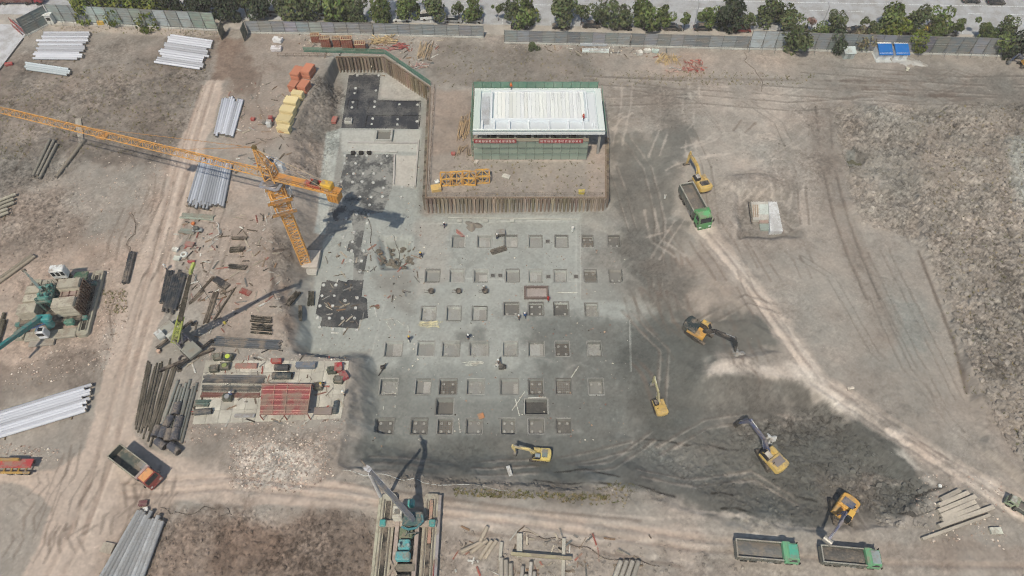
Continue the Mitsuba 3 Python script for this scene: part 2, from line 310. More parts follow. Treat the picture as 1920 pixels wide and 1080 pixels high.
# grid
_y = [16.0]
while _y[-1] < 172: _y.append(_y[-1] + .155 + .14 * (_y[-1] - 20) / 145)
ys = np.concatenate([[-4000, -1500, -500, -180, -60, -20, 0, 8], _y, [176, 185, 205, 260, 420, 900, 2000, 5000]])
us = np.linspace(-1, 1, 1000); e = np.array([1.01, 1.04, 1.1, 1.25, 1.6, 2.4, 5, 14, 40]); us = np.concatenate([-e[::-1], us, e])
YY, UU = np.meshgrid(ys, us, indexing='ij'); XX = UU * W(YY)
x, y = XX.ravel(), YY.ravel()
core = (np.abs(UU.ravel()) < 1.2) & (y > 10) & (y < 190)
z = np.zeros_like(x); z[core] = Z(x[core], y[core])
# soils: each zone has its own earth; edges wander with noise
col = np.tile(lin((157, 148, 141)), (len(x), 1)); mot = np.full(len(x), .11)
N1, N2, N3 = n2(x, y, 7, 4, 21), n2(x, y, 1.6, 3, 22), n2(x, y, .42, 2, 23)
def zone(px, c, soft=1.5, amp=2.0, op=1.0, m=None, zz=0.0):
    Q = poly(px, zz); k = soft + amp + 1
    s = (x > Q[:, 0].min() - k) & (x < Q[:, 0].max() + k) & (y > Q[:, 1].min() - k) & (y < Q[:, 1].max() + k)
    t = sstep(-soft, soft, -(sdf(x[s], y[s], Q) + amp * ((N1[s] - .5) * 2.2 + (N2[s] - .5) * 1.3))) * op
    col[s] += (lin(c) - col[s]) * t[:, None]
    if m is not None: mot[s] += (m - mot[s]) * t
def streak(px, c, width, soft=.3, op=.7, amp=.3, zz=0.0, gap=0.0):
    L = poly(px, zz); k = width + soft + amp + 1
    s = (x > L[:, 0].min() - k) & (x < L[:, 0].max() + k) & (y > L[:, 1].min() - k) & (y < L[:, 1].max() + k)
    t = sstep(-soft, soft, width / 2 - pdist(x[s], y[s], L) + amp * (N2[s] - .5) * 2) * op * (sstep(gap - .1, gap + .1, N1[s]) if gap else 1)
    col[s] += (lin(c) - col[s]) * t[:, None]
zone([(-300, -60), (2300, -60), (2300, 110), (1920, 100), (1440, 80), (950, 60), (480, 40), (-300, 20)], (176, 168, 160), 1, .5)
zone([(-200, 130), (60, 90), (420, 65), (395, 150), (330, 320), (130, 290), (-200, 260)], (137, 126, 118), 2, 3, m=.2)
zone([(150, 60), (300, 60), (290, 140), (170, 150)], (142, 132, 122), 2, 2, .7)
zone([(90, 45), (420, 55), (415, 70), (180, 62), (100, 60)], (186, 172, 155), .8, .6, .8)
zone([(210, 180), (330, 150), (360, 220), (300, 290), (210, 260)], (118, 109, 104), 3, 3, .6, m=.22)
zone([(-60, 240), (60, 255), (110, 290), (60, 420), (-60, 480)], (122, 115, 107), 3, 3, .8, m=.2)
zone([(30, 350), (120, 330), (170, 420), (110, 560), (-80, 560), (-80, 420)], (146, 132, 127), 3, 3, .9, m=.2)
zone([(-50, 500), (240, 440), (290, 330), (330, 300), (320, 420), (230, 560), (200, 680), (-50, 740)], (173, 154, 144), 3, 3, .9, m=.14)
zone([(-50, 690), (190, 650), (190, 720), (-50, 780)], (128, 115, 103), 1, 1.5, .7, m=.15)
zone([(412, 72), (460, 72), (455, 130), (410, 160), (385, 230), (370, 240), (395, 140)], (138, 116, 96), 1, 1.2, .85)
zone([(470, 65), (590, 70), (600, 110), (545, 230), (430, 330), (420, 180)], (158, 143, 131), 2, 2, .8)
zone([(430, 330), (530, 340), (515, 520), (540, 650), (400, 640), (340, 480), (360, 400)], (172, 156, 146), 2, 2, .9)
zone([(435, 130), (470, 100), (480, 170), (440, 180)], (126, 108, 94), 1.5, 2, .7)
zone([(385, 150), (422, 150), (372, 330), (348, 430), (312, 560), (268, 700), (247, 800), (270, 845), (420, 868), (640, 900), (720, 920), (720, 955), (450, 948), (330, 940), (250, 1000), (225, 1120), (20, 1120),
      (100, 950), (40, 915), (-60, 905), (-60, 875), (100, 885), (160, 840), (188, 740), (212, 620), (242, 520), (290, 400), (330, 280)], (192, 174, 150), .4, 1.0, m=.07)
zone([(225, 915), (330, 920), (320, 1000), (230, 1090), (170, 1090)], (160, 142, 124), 2, 1.5, .6)
zone([(290, 960), (420, 950), (700, 960), (715, 1120), (230, 1120)], (138, 122, 111), 2, 2.5, m=.2)
zone([(400, 965), (520, 960), (560, 1050), (380, 1100)], (118, 98, 85), 2, 3, .7)
zone([(350, 795), (640, 795), (660, 880), (560, 925), (350, 870)], (150, 137, 127), 1.5, 2, .9, m=.18)
zone([(440, 835), (600, 825), (600, 890), (560, 915), (450, 905)], (196, 184, 178), 1.5, 3.5, .85, m=.2)
zone([(470, 845), (560, 835), (570, 885), (500, 895)], (214, 204, 198), 1, 3.5, .6, m=.22)
zone([(640, 922), (800, 945), (1000, 965), (1250, 985), (1390, 1010), (1380, 1045), (1000, 1003), (700, 968)], (190, 174, 160), 1.3, 2, .95, m=.1)
zone([(830, 985), (1300, 1010), (1960, 1055), (1960, 1120), (820, 1120)], (160, 149, 140), 2, 2, .9, m=.14)
zone([(1640, 1010), (2000, 1030), (2000, 1080), (1640, 1060)], (158, 144, 136), 1, 2, .8)
# pit floor and its concrete
zone([(628, 120), (800, 150), (797, 390), (1137, 390), (1200, 380), (1300, 450), (1330, 620), (1330, 700), (1200, 930), (690, 880), (690, 690), (560, 665), (540, 520), (575, 420), (590, 250)], (150, 148, 143), 1, .6, m=.08, zz=-4)
zone([(628, 107), (640, 140), (625, 260), (600, 330), (540, 330), (545, 230), (590, 150)], (130, 121, 114), 1.5, 1.5, .9, m=.2)
zone([(535, 265), (600, 250), (600, 420), (545, 520), (505, 540), (520, 330)], (164, 150, 142), 1.5, 2, .8)
zone([(515, 430), (575, 390), (598, 420), (560, 520), (510, 525)], (140, 130, 122), 1.5, 2, .7)
zone([(515, 520), (545, 520), (560, 660), (530, 655)], (140, 124, 112), 1, 1.5, .8)
zone([(612, 250), (640, 240), (610, 440), (590, 440)], (176, 178, 172), .3, .3, .9, zz=-4)
zone([(640, 240), (790, 240), (782, 410), (770, 640), (680, 660), (560, 660), (590, 520), (610, 445), (650, 430)], (164, 166, 163), .5, .5, .9, m=.05, zz=-4)
zone([(785, 405), (1088, 405), (1092, 560), (1180, 570), (1180, 700), (690, 700), (700, 620), (770, 580)], (164, 165, 160), .6, .8, .95, m=.05, zz=-4)
zone([(780, 420), (840, 420), (840, 520), (780, 560)], (172, 166, 161), 1, 1.5, .7, zz=-4)
zone([(700, 520), (775, 505), (770, 585), (720, 575)], (140, 136, 130), 1.5, 1.5, .8, zz=-4)
zone([(690, 700), (1180, 690), (1180, 830), (1100, 900), (690, 880)], (130, 131, 127), 2, 1.5, .9, m=.06, zz=-4)
zone([(780, 690), (1120, 690), (1120, 745), (780, 750)], (150, 152, 148), 1.5, 2, .7, zz=-4)
zone([(1000, 590), (1180, 590), (1290, 690), (1290, 790), (1180, 800), (1010, 640)], (120, 120, 116), 2, 2.5, .75, zz=-4)
zone([(930, 585), (1080, 590), (1170, 600), (1180, 640), (1000, 630)], (126, 127, 123), 1.5, 2.5, .7, zz=-4)
zone([(740, 660), (790, 660), (785, 700), (745, 700)], (128, 130, 128), 1, 1.5, .6, zz=-4)
zone([(1095, 470), (1175, 470), (1180, 500), (1100, 500)], (126, 122, 118), 1, 1.2, .7, zz=-3.9)
zone([(860, 625), (905, 620), (905, 640), (860, 640)], (112, 112, 110), 1, 1, .6, zz=-4)
zone([(680, 830), (1180, 815), (1200, 925), (950, 912), (800, 900), (650, 880)], (104, 104, 100), 2, 1.5, .9, m=.1, zz=-3.8)
zone([(1150, 260), (1290, 260), (1290, 330), (1260, 420), (1330, 440), (1300, 560), (1180, 560), (1140, 420)], (146, 138, 130), 2.5, 2.5, .8, m=.1, zz=-2)
zone([(1150, 400), (1240, 400), (1230, 520), (1130, 520)], (160, 154, 148), 2, 3, .7, zz=-3.5)
zone([(1150, 255), (1300, 245), (1285, 350), (1255, 440), (1300, 560), (1200, 560), (1150, 420)], (116, 113, 108), 2, 3.5, .9, m=.1, zz=-1.5)
zone([(1150, 400), (1215, 410), (1200, 500), (1120, 500)], (150, 146, 140), 2, 3, .7, zz=-3.5)
zone([(1230, 480), (1330, 440), (1420, 590), (1330, 620), (1260, 590)], (164, 150, 139), 2.5, 3, .7, zz=-1)
zone([(1190, 590), (1420, 600), (1480, 655), (1330, 685), (1320, 700), (1200, 760)], (108, 107, 104), 1.6, 2.5, .92, m=.09, zz=-2.5)
zone([(1230, 700), (1325, 700), (1480, 710), (1550, 742), (1610, 800), (1705, 870), (1750, 925), (1690, 985), (1500, 1000), (1370, 985), (1240, 938), (1150, 925), (1160, 830)], (102, 101, 98), 1.2, 2, .95, m=.1, zz=-2)
zone([(1310, 710), (1480, 715), (1560, 790), (1400, 820), (1310, 780)], (120, 114, 109), 2, 3, .6, m=.14, zz=-2)
zone([(1180, 800), (1300, 830), (1350, 900), (1250, 930), (1170, 860)], (128, 127, 122), 2, 2.5, .7, zz=-3)
zone([(1000, 605), (1180, 595), (1300, 630), (1325, 700), (1250, 930), (1000, 905), (690, 880), (690, 835), (900, 825), (1010, 730)], (114, 114, 110), 3, 3, .7, m=.09, zz=-3.6)
zone([(1185, 585), (1290, 580), (1330, 640), (1325, 705), (1300, 830), (1190, 850), (1165, 720)], (98, 98, 95), 2, 2.5, .85, m=.08, zz=-3)
zone([(1150, 300), (1230, 290), (1290, 330), (1270, 420), (1290, 540), (1230, 580), (1180, 460)], (116, 112, 106), 2, 3.5, .7, m=.11, zz=-2)
zone([(1540, 900), (1640, 900), (1650, 1000), (1560, 1000)], (128, 118, 108), 2, 2, .6, zz=-2)
zone([(690, 890), (1100, 905), (1250, 935), (1180, 950), (850, 930)], (124, 116, 104), .8, 1, .7, m=.15)
zone([(640, 244), (790, 244), (786, 286), (640, 284)], (190, 188, 183), .4, .4, .8, zz=-4)
zone([(740, 290), (786, 290), (778, 352), (738, 346)], (196, 188, 186), .4, .5, .8, zz=-4)
zone([(715, 137), (760, 150), (790, 178), (788, 188), (712, 184)], (190, 184, 178), .6, .8, .8, zz=-4)
# plateau with the building
zone([(812, 80), (1130, 95), (1140, 160), (1000, 165), (812, 165)], (138, 129, 119), 2, 2, .9, m=.12)
zone([(806, 165), (890, 165), (890, 300), (798, 372)], (158, 142, 130), 1, 2, .9)
zone([(798, 290), (1130, 290), (1136, 372), (797, 372)], (160, 149, 132), .8, 1, .95, m=.08)
zone([(880, 290), (1100, 290), (1095, 306), (880, 302)], (186, 172, 148), .6, 1, .9)
zone([(1090, 270), (1137, 262), (1137, 372), (1110, 372)], (172, 154, 136), .6, .8, .7)
zone([(1100, 95), (1480, 100), (1480, 142), (1130, 150)], (168, 155, 148), 2, 2, .8)
zone([(1230, 100), (1310, 100), (1320, 140), (1240, 145)], (180, 160, 148), 1, 1.5, .6)
streak([(1130, 145), (1400, 149), (1560, 150)], (120, 110, 95), .7, .4, .7, .5)
zone([(1140, 160), (1300, 170), (1320, 220), (1140, 240)], (136, 127, 119), 3, 3, .7, m=.13)
zone([(1300, 155), (1540, 160), (1540, 420), (1480, 470), (1370, 440), (1340, 300)], (168, 157, 149), 3, 3, .8, m=.15)
zone([(1400, 245), (1480, 250), (1480, 310), (1420, 320)], (150, 144, 134), 2, 2, .7)
zone([(1480, 130), (1940, 125), (1940, 270), (1780, 200), (1640, 190), (1500, 185)], (146, 138, 131), 2.5, 2.5, .85, m=.1)
zone([(1740, 140), (1940, 140), (1940, 230), (1800, 190)], (130, 124, 118), 2, 3, .7)
zone([(1560, 195), (1700, 195), (1760, 215), (1960, 260), (1960, 980), (1840, 800), (1730, 460), (1600, 420)], (152, 142, 134), 1.2, 2.5, .9, m=.15)
zone([(1620, 200), (1740, 200), (1720, 330), (1680, 440), (1600, 400)], (154, 148, 140), 3, 4, .7, m=.14)
zone([(1890, 270), (1960, 260), (1960, 420), (1900, 400)], (176, 176, 170), 2, 3, .7)
zone([(1800, 540), (1960, 500), (1960, 760), (1840, 740)], (140, 134, 122), 3, 4, .6, m=.2)
zone([(1612, 465), (1718, 465), (1812, 740), (1700, 740), (1640, 600)], (158, 150, 138), 1.4, 1.4, .85, m=.07)
zone([(1670, 560), (1740, 560), (1750, 660), (1700, 670)], (144, 146, 130), 3, 3, .6)
zone([(1480, 560), (1600, 540), (1640, 680), (1700, 790), (1560, 720)], (158, 150, 140), 2.5, 3, .7)
zone([(1400, 350), (1490, 350), (1505, 450), (1380, 450)], (138, 130, 123), 1.2, 1, .8, zz=-.8)
zone([(1365, 322), (1440, 318), (1480, 345), (1380, 352)], (146, 137, 129), 1.5, 1, .8)
zone([(1580, 291), (1600, 287), (1605, 310), (1590, 315)], (122, 122, 48), .4, .5, .9, zz=-1.2)
zone([(1600, 290), (1628, 295), (1620, 310), (1603, 312)], (104, 100, 96), .4, .5, .8, zz=-1.2)
zone([(1500, 360), (1560, 340), (1640, 460), (1620, 480), (1560, 470)], (146, 137, 128), 2, 2, .5)
streak([(1535, 195), (1548, 300), (1572, 400), (1606, 480), (1660, 620)], (146, 135, 126), 5.0, 1.2, .8, 1.0)
for L in ([(1530, 200), (1540, 300), (1562, 400), (1590, 480), (1625, 560)], [(1556, 200), (1562, 300), (1583, 390), (1612, 470), (1650, 560)]): streak(L, (112, 102, 94), .5, .3, .75, .4, gap=.35)
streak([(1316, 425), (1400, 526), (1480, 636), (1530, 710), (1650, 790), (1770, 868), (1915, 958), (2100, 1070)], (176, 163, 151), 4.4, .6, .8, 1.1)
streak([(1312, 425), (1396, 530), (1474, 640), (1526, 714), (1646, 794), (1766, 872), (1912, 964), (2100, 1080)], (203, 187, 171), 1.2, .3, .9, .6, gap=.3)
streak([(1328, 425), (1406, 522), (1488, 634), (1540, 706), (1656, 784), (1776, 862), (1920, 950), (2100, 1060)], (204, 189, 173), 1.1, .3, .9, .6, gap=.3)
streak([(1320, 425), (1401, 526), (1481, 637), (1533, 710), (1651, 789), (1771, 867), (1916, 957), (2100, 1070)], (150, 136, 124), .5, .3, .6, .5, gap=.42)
streak([(1340, 440), (1420, 530), (1478, 622)], (164, 152, 142), .9, .6, .5, 1.0)
streak([(1545, 715), (1660, 790), (1800, 875)], (140, 126, 112), .5, .35, .8, .6, gap=.45)
streak([(1335, 688), (1400, 690), (1480, 700), (1540, 715)], (198, 186, 172), 2.2, .9, .85, 1.3)
streak([(1490, 690), (1520, 718), (1600, 772)], (204, 192, 176), 3, .8, .8, 1.2)
streak([(1545, 742), (1605, 790), (1690, 850), (1750, 905)], (206, 196, 182), .9, .5, .75, .8, gap=.4)
for L in CAR_RUTS[4:8]:
    k = 2.0; s = (x > L[:, 0].min() - k) & (x < L[:, 0].max() + k) & (y > L[:, 1].min() - k) & (y < L[:, 1].max() + k)
    t = sstep(-.3, .3, .35 - pdist(x[s], y[s], L) + (N2[s] - .5)) * .35; col[s] += (lin((158, 138, 118)) - col[s]) * t[:, None]
for L in ([(150, 255), (60, 270), (20, 330)], [(640, 905), (800, 930), (1000, 958), (1200, 975)], [(880, 1000), (1010, 1010), (1150, 1040), (1280, 1062)], [(490, 140), (480, 190), (500, 230)], [(1375, 245), (1390, 225)], [(1398, 248), (1416, 230)]): streak(L, (112, 98, 84), .5, .3, .6, .5)
for L in ([(242, 400), (258, 420), (250, 440), (238, 460), (245, 475)], [(215, 560), (205, 590), (212, 640)]): streak(L, (110, 96, 88), .25, .15, .7, .15)
# cracks and wet seams of the dug clay
for L in ([(1205, 820), (1250, 823), (1290, 832), (1330, 833), (1360, 842), (1395, 845)], [(1330, 932), (1350, 930), (1368, 935)], [(1345, 962), (1370, 960), (1400, 967)], [(1120, 912), (1150, 916), (1180, 914), (1220, 928), (1260, 938)], [(1490, 932), (1510, 937), (1530, 942)], [(1660, 968), (1690, 972), (1700, 978), (1745, 962)], [(1425, 815), (1440, 800), (1448, 778)], [(1700, 940), (1730, 930), (1760, 922)],
          [(1040, 885), (1100, 880), (1160, 900)], [(1000, 905), (1060, 912), (1140, 915)]): streak(L, (54, 52, 50), .28, .16, .9, .45, zz=-2.5)
for L in ([(1665, 808), (1682, 818), (1698, 832)],): streak(L, (224, 206, 192), 1.1, .3, .9, .4)
for L in ([(512, 470), (540, 458), (545, 478)], [(508, 500), (512, 530), (505, 560)], [(620, 165), (615, 190)], [(1722, 470), (1745, 530), (1790, 650), (1812, 735)]): streak(L, (88, 76, 66), .5, .3, .7, .4)
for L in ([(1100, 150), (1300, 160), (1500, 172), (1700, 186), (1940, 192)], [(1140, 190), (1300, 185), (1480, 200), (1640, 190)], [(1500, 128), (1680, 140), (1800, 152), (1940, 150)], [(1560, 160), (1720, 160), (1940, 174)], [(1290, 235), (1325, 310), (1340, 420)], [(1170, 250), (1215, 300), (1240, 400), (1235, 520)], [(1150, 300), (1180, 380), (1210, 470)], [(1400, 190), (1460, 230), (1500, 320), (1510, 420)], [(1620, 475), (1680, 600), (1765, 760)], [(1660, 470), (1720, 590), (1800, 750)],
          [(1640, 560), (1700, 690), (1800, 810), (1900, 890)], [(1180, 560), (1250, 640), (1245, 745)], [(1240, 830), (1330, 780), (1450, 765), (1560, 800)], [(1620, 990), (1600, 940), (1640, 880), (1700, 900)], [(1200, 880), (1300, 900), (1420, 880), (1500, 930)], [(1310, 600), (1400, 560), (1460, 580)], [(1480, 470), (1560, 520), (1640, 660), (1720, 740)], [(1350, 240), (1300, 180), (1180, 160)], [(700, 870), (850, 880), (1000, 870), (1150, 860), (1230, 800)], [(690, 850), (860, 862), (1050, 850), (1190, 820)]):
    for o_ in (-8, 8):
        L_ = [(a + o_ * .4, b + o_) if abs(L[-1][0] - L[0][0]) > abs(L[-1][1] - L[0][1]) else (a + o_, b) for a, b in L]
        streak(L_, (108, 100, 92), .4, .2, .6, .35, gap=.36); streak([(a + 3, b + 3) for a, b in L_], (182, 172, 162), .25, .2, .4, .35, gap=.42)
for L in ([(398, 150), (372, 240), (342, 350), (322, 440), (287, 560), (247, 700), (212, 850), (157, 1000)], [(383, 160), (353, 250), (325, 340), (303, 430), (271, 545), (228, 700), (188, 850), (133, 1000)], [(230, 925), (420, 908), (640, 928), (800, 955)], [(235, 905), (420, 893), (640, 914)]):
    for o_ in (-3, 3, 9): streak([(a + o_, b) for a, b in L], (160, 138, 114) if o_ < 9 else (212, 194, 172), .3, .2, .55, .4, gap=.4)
for i in range(150):
    a, b = [(rng.uniform(1140, 1540), rng.uniform(150, 440)), (rng.uniform(1190, 1500), rng.uniform(440, 700)), (rng.uniform(20, 330), rng.uniform(880, 1080)), (rng.uniform(850, 1500), rng.uniform(960, 1075)), (rng.uniform(210, 420), rng.uniform(340, 760)), (rng.uniform(1560, 1800), rng.uniform(130, 190))][i % 6]
    t = [(rng.normal(0, 1), rng.normal(0, .6)), (.6, 1), (-.4, 1), (1, .1), (-.35, 1), (1, .05)][i % 6]; L = rng.uniform(20, 60); k = np.hypot(*t); u = np.array(t) / k * L; c_ = rng.normal(0, 8, 2); tone = (112, 100, 90) if i % 3 else (186, 174, 160)
    for o in (-9, 9): streak([(a - u[0] + o, b - u[1]), (a + c_[0] + o, b + c_[1]), (a + u[0] + o * 1.1, b + u[1])], tone, .38, .22, .5, .4, gap=.35)
# joints of the concrete in the pit
for L in ([(1181, 600), (1182, 700)], [(790, 420), (1085, 412)], [(1088, 420), (1088, 560)], [(720, 575), (690, 690)], [(780, 520), (1090, 528)], [(1080, 420), (1080, 560)]): streak(L, (186, 184, 176), .18, .1, .7, .05, zz=-4)
# faint trowel and hose marks on the slab, damp patches
for i in range(70):
    a, b = rng.uniform(690, 1170), rng.uniform(420, 820); dx, dy = rng.normal(0, 30), rng.normal(0, 8)
    streak([(a, b), (a + dx, b + dy), (a + 1.7 * dx, b + 3 * dy)], (176, 176, 170) if i % 2 else (120, 120, 118), .5, .5, .3, .5, zz=-4)
for i in range(40):
    a, b = rng.uniform(1180, 1720), rng.uniform(740, 970)
    streak([(a, b), (a + rng.normal(0, 40), b + rng.normal(4, 8))], (86, 82, 78) if i % 3 else (142, 134, 126), .6, .6, .4, .8, zz=-2)
spk = np.random.default_rng(4).standard_normal(len(x)); N4 = n2(x, y, .9, 3, 27)
ridge = np.abs(N4 - .5) * 2
N0 = n2(x, y, 22, 3, 29) - .5
N5 = np.abs(n2(x, y, .6, 2, 41) - .5) * 2
rgh = np.full(len(x), .42)
for P_, a_ in ROUGH: rgh = np.maximum(rgh, np.clip(a_ * 3.2, .5, 1.1) * sstep(-2, 2, -sdf(x, y, P_) + 3 * (N1 - .5)))
rgh = rgh * (.55 + .9 * sstep(.35, .65, n2(x, y, 9, 2, 43)))
fine = N0 * .8 * (mot > .07) + (N2 - .5) * .9 + (N1 - .5) * .7 + ((N3 - .5) * 1.2 + (ridge - .3) * .7 + (N5 - .3) * .7 + .12 * spk) * rgh
col *= (1 + np.clip(fine * mot * 5.0, -.6, .65))[:, None]
hue = n2(x, y, 4, 3, 31) - .5 + .5 * (n2(x, y, 16, 2, 33) - .5)
col *= 1 + hue[:, None] * np.array([.10, .0, -.09]) * np.where(mot > .07, 1, .35)[:, None]
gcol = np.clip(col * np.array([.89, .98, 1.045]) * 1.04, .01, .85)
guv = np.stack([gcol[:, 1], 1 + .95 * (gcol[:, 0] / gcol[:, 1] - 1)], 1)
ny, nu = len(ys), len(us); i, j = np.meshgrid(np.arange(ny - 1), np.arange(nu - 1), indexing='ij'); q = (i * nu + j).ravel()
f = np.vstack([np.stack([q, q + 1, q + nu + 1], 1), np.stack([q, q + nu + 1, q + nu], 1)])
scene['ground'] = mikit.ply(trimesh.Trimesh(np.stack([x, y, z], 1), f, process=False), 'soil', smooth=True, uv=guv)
labels['ground'] = {'label': 'bare graded earth of the construction site with its excavation and dirt tracks', 'kind': 'structure'}

# a coarse copy of the levels, for setting things on the ground
from scipy.interpolate import RegularGridInterpolator
_gx, _gy = np.arange(-150, 150.1, .5), np.arange(12, 182.1, .5); _X, _Y = np.meshgrid(_gx, _gy, indexing='ij')
_lev = RegularGridInterpolator((_gx, _gy), Z(_X.ravel(), _Y.ravel(), False).reshape(_X.shape), bounds_error=False, fill_value=0.0)
_fine = RegularGridInterpolator((ys[1:-1], us), z.reshape(len(ys), len(us))[1:-1], bounds_error=False, fill_value=0.0)
def ground_z(x, y): return _fine(np.stack([y, np.asarray(x) / W(np.asarray(y))], -1))
def Zs(x, y): return float(_lev([[x, y]])[0])
def P(px, py, lift=0.0):
    h = 0.0
    for _ in range(6): q = G(px, py, h + lift); h = Zs(q[0], q[1])
    q[2] = h; return q

_gu, _gv = [RegularGridInterpolator((ys[1:-1], us), c_.reshape(len(ys), len(us))[1:-1], bounds_error=False, fill_value=.3) for c_ in (guv[:, 0], guv[:, 1])]
def ground_uv(x, y): q = np.stack([y, np.asarray(x) / W(np.asarray(y))], -1); return np.stack([_gu(q), _gv(q)], 1)
# ---------------------------------------------------------------- street: road, pavement, hoardings, trees, parked cars
def Pz(px, py, z): q = G(px, py, z); q[2] = z; return q
KA, KB = G(480, 37), G(1900, 67)                       # near kerb of the road
kd = (KB - KA)[:2] / np.linalg.norm((KB - KA)[:2]); kn = np.array([-kd[1], kd[0]])
def street(s, t): return KA[:2] + kd * s + kn * t
def strip(s0, s1, t0, t1): return [street(s0, t0), street(s1, t0), street(s1, t1), street(s0, t1)]
SE = [-1500, -300, -150] + list(np.arange(-100, 260, 12)) + [300, 500, 1600]
def ribbon(t0, t1, z0, z1):
    return cat([plate(strip(a, b, t0, t1), z0, z1) for a, b in zip(SE[:-1], SE[1:])])
one('road', ribbon(0, 34, -.3, .03), (184, 184, 186), 'wide grey asphalt road running behind the trees', 'road', 'concrete', kind='structure', jit=.02)
one('pavement', ribbon(-4.2, -.15, -.3, .14), (186, 176, 165), 'pale pavement between the hoardings and the road', 'pavement', 'concrete', kind='structure', jit=.03)
one('pavement_far', ribbon(34.15, 40, -.3, .14), (180, 172, 162), 'pale pavement on the far side of the road', 'pavement', 'concrete', kind='structure', jit=.03)
one('kerb', cat([ribbon(-.15, 0, -.3, .16), ribbon(34, 34.15, -.3, .16)]), (190, 188, 184), 'grey kerb line along the road', 'kerb', 'concrete', kind='structure', jit=.03)
L1, L2 = G(1440, 3, .03), G(1900, 10.5, .03); tl = (L1[:2] - KA[:2]) @ kn
mk = [plate(strip(a, b, tl - .08, tl + .08), .034, .038) for a, b in zip(SE[:-1], SE[1:])]
for s0 in range(-120, 320, 10): mk.append(plate(strip(s0, s0 + 4, tl - 3.6, tl - 3.45), .034, .038)); mk.append(plate(strip(s0, s0 + 4, tl + 3.6, tl + 3.75), .034, .038))
for s0 in range(-10, 250, 6): mk.append(plate(strip(s0, s0 + .1, .1, 2.3), .034, .038))
one('road_marking', cat(mk), (232, 232, 230), 'white lane lines painted on the grey road', 'marking', 'matte', kind='structure')
YD = poly([(-400, -40), (72, 6), (62, 46), (44, 72), (0, 130), (-140, 300), (-500, 320)])
one('yard_slab', plate(YD, -.5, .12), (204, 203, 206), 'pale concrete yard at the top left corner', 'pavement', 'concrete', kind='structure', jit=.02)
YE = [(44, 72), (0, 130), (-140, 300)]
one('yard_kerb', tube([Pz(a, b, .14) for a, b in YE], .16, 5), (92, 90, 88), 'dark edging strip along the pale concrete yard', 'kerb', 'matte')
# hoardings: corrugated sheets on posts and rails, with a white plinth
def hoarding(pa, pb, h, label, colr, brace=False, step=3.0, tilt=0.0):
    k = thing('hoarding', label, 'hoarding', None)
    A, B = P(*pa), P(*pb); A[2] = B[2] = 0; L = np.linalg.norm(B - A); d = (B - A) / L; n = np.array([d[1], -d[0], 0])   # n points to the site
    if n[1] > 0: n = -n
    m = max(1, round(L / step)); w = L / m
    zz = np.linspace(.35, h, 15)
    for i in range(m):
        a, b = A + d * (i * w + .05), A + d * ((i + 1) * w - .05); v = []; t = rng.uniform(-.03, .03)
        for off in (0, -.03):
            for r, z in enumerate(zz):
                for e in (a, b): v.append(e + n * (off + (.05 if r % 2 else 0) + t * (z / h)) + [0, 0, z])
        q = lambda r: [[2 * r, 2 * r + 1, 2 * r + 3], [2 * r, 2 * r + 3, 2 * r + 2], [30 + 2 * r, 33 + 2 * r, 31 + 2 * r], [30 + 2 * r, 32 + 2 * r, 33 + 2 * r]]
        f = sum([q(r) for r in range(14)], []) + [[28, 29, 59], [28, 59, 58]]
        c = np.array(colr) + rng.normal(0, 9) + rng.normal(0, 3, 3)
        part(k, 'panel', trimesh.Trimesh(np.array(v), f, process=False), np.clip(c, 20, 250), 'dirty', jit=.08)
    for i in range(m + 1):
        p = A + d * i * w + n * .09
        part(k, 'post', cat([bar(p, p + [0, 0, h + .15], .1, .1), bar(p + n * 1.5, p + [0, 0, h * .62], .07, .07)] if brace else [bar(p, p + [0, 0, h + .12], .1, .1)]), (118, 122, 122), 'metal')
    for z in (.5, h * .55, h): part(k, 'rail', bar(A + n * .075 + [0, 0, z], B + n * .075 + [0, 0, z], .06, .09), (172, 174, 174), 'metal')
    part(k, 'plinth', bar(A + n * .12 + [0, 0, .13], B + n * .12 + [0, 0, .13], .38, .34), (205, 202, 194), 'concrete')
    return k
hoarding((102, 41), (410, 57), 4.9, 'tall grey braced hoarding behind the two pipe stacks at top left', (158, 168, 165), True)
hoarding((50, 67), (98, 42), 4.6, 'short grey hoarding return beside the pale concrete yard', (140, 150, 140), True)
hoarding((466, 61), (700, 65), 3.3, 'grey hoarding behind the red formwork stacks', (148, 152, 155))
hoarding((702, 65), (907, 70), 3.2, 'grey hoarding just left of the gap behind the building', (144, 148, 150))
hoarding((946, 80), (1180, 86), 3.5, 'grey hoarding behind the orange bin and the white panels', (140, 145, 148))
hoarding((1182, 86), (1400, 92), 3.5, 'grey hoarding behind the yellow tank', (136, 141, 144))
hoarding((1402, 92), (1474, 93), 5.0, 'taller grey hoarding piece in the middle of the long fence', (158, 164, 166), True)
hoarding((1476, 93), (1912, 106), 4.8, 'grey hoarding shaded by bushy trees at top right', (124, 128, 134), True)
for (a, b), lab in (((421, 64), 'dark green gate leaf swung open at the left end of the site entrance'), ((463, 66), 'dark gate leaf swung open at the right end of the site entrance')):
    k = thing('gate_leaf', lab, 'gate'); q = P(a, b)
    part(k, 'panel', bx(q[0] - .06, q[0] + .06, q[1] - 2.6, q[1] + .4, .2, 3.4), (66, 78, 66), 'paint')
    for z in (.2, 3.4): part(k, 'rail', bar((q[0], q[1] - 2.65, z), (q[0], q[1] + .5, z), .14), (90, 96, 92), 'paint')
    part(k, 'post', bar((q[0], q[1] + .5, 0), (q[0], q[1] + .5, 3.7), .2), (90, 96, 92), 'paint')
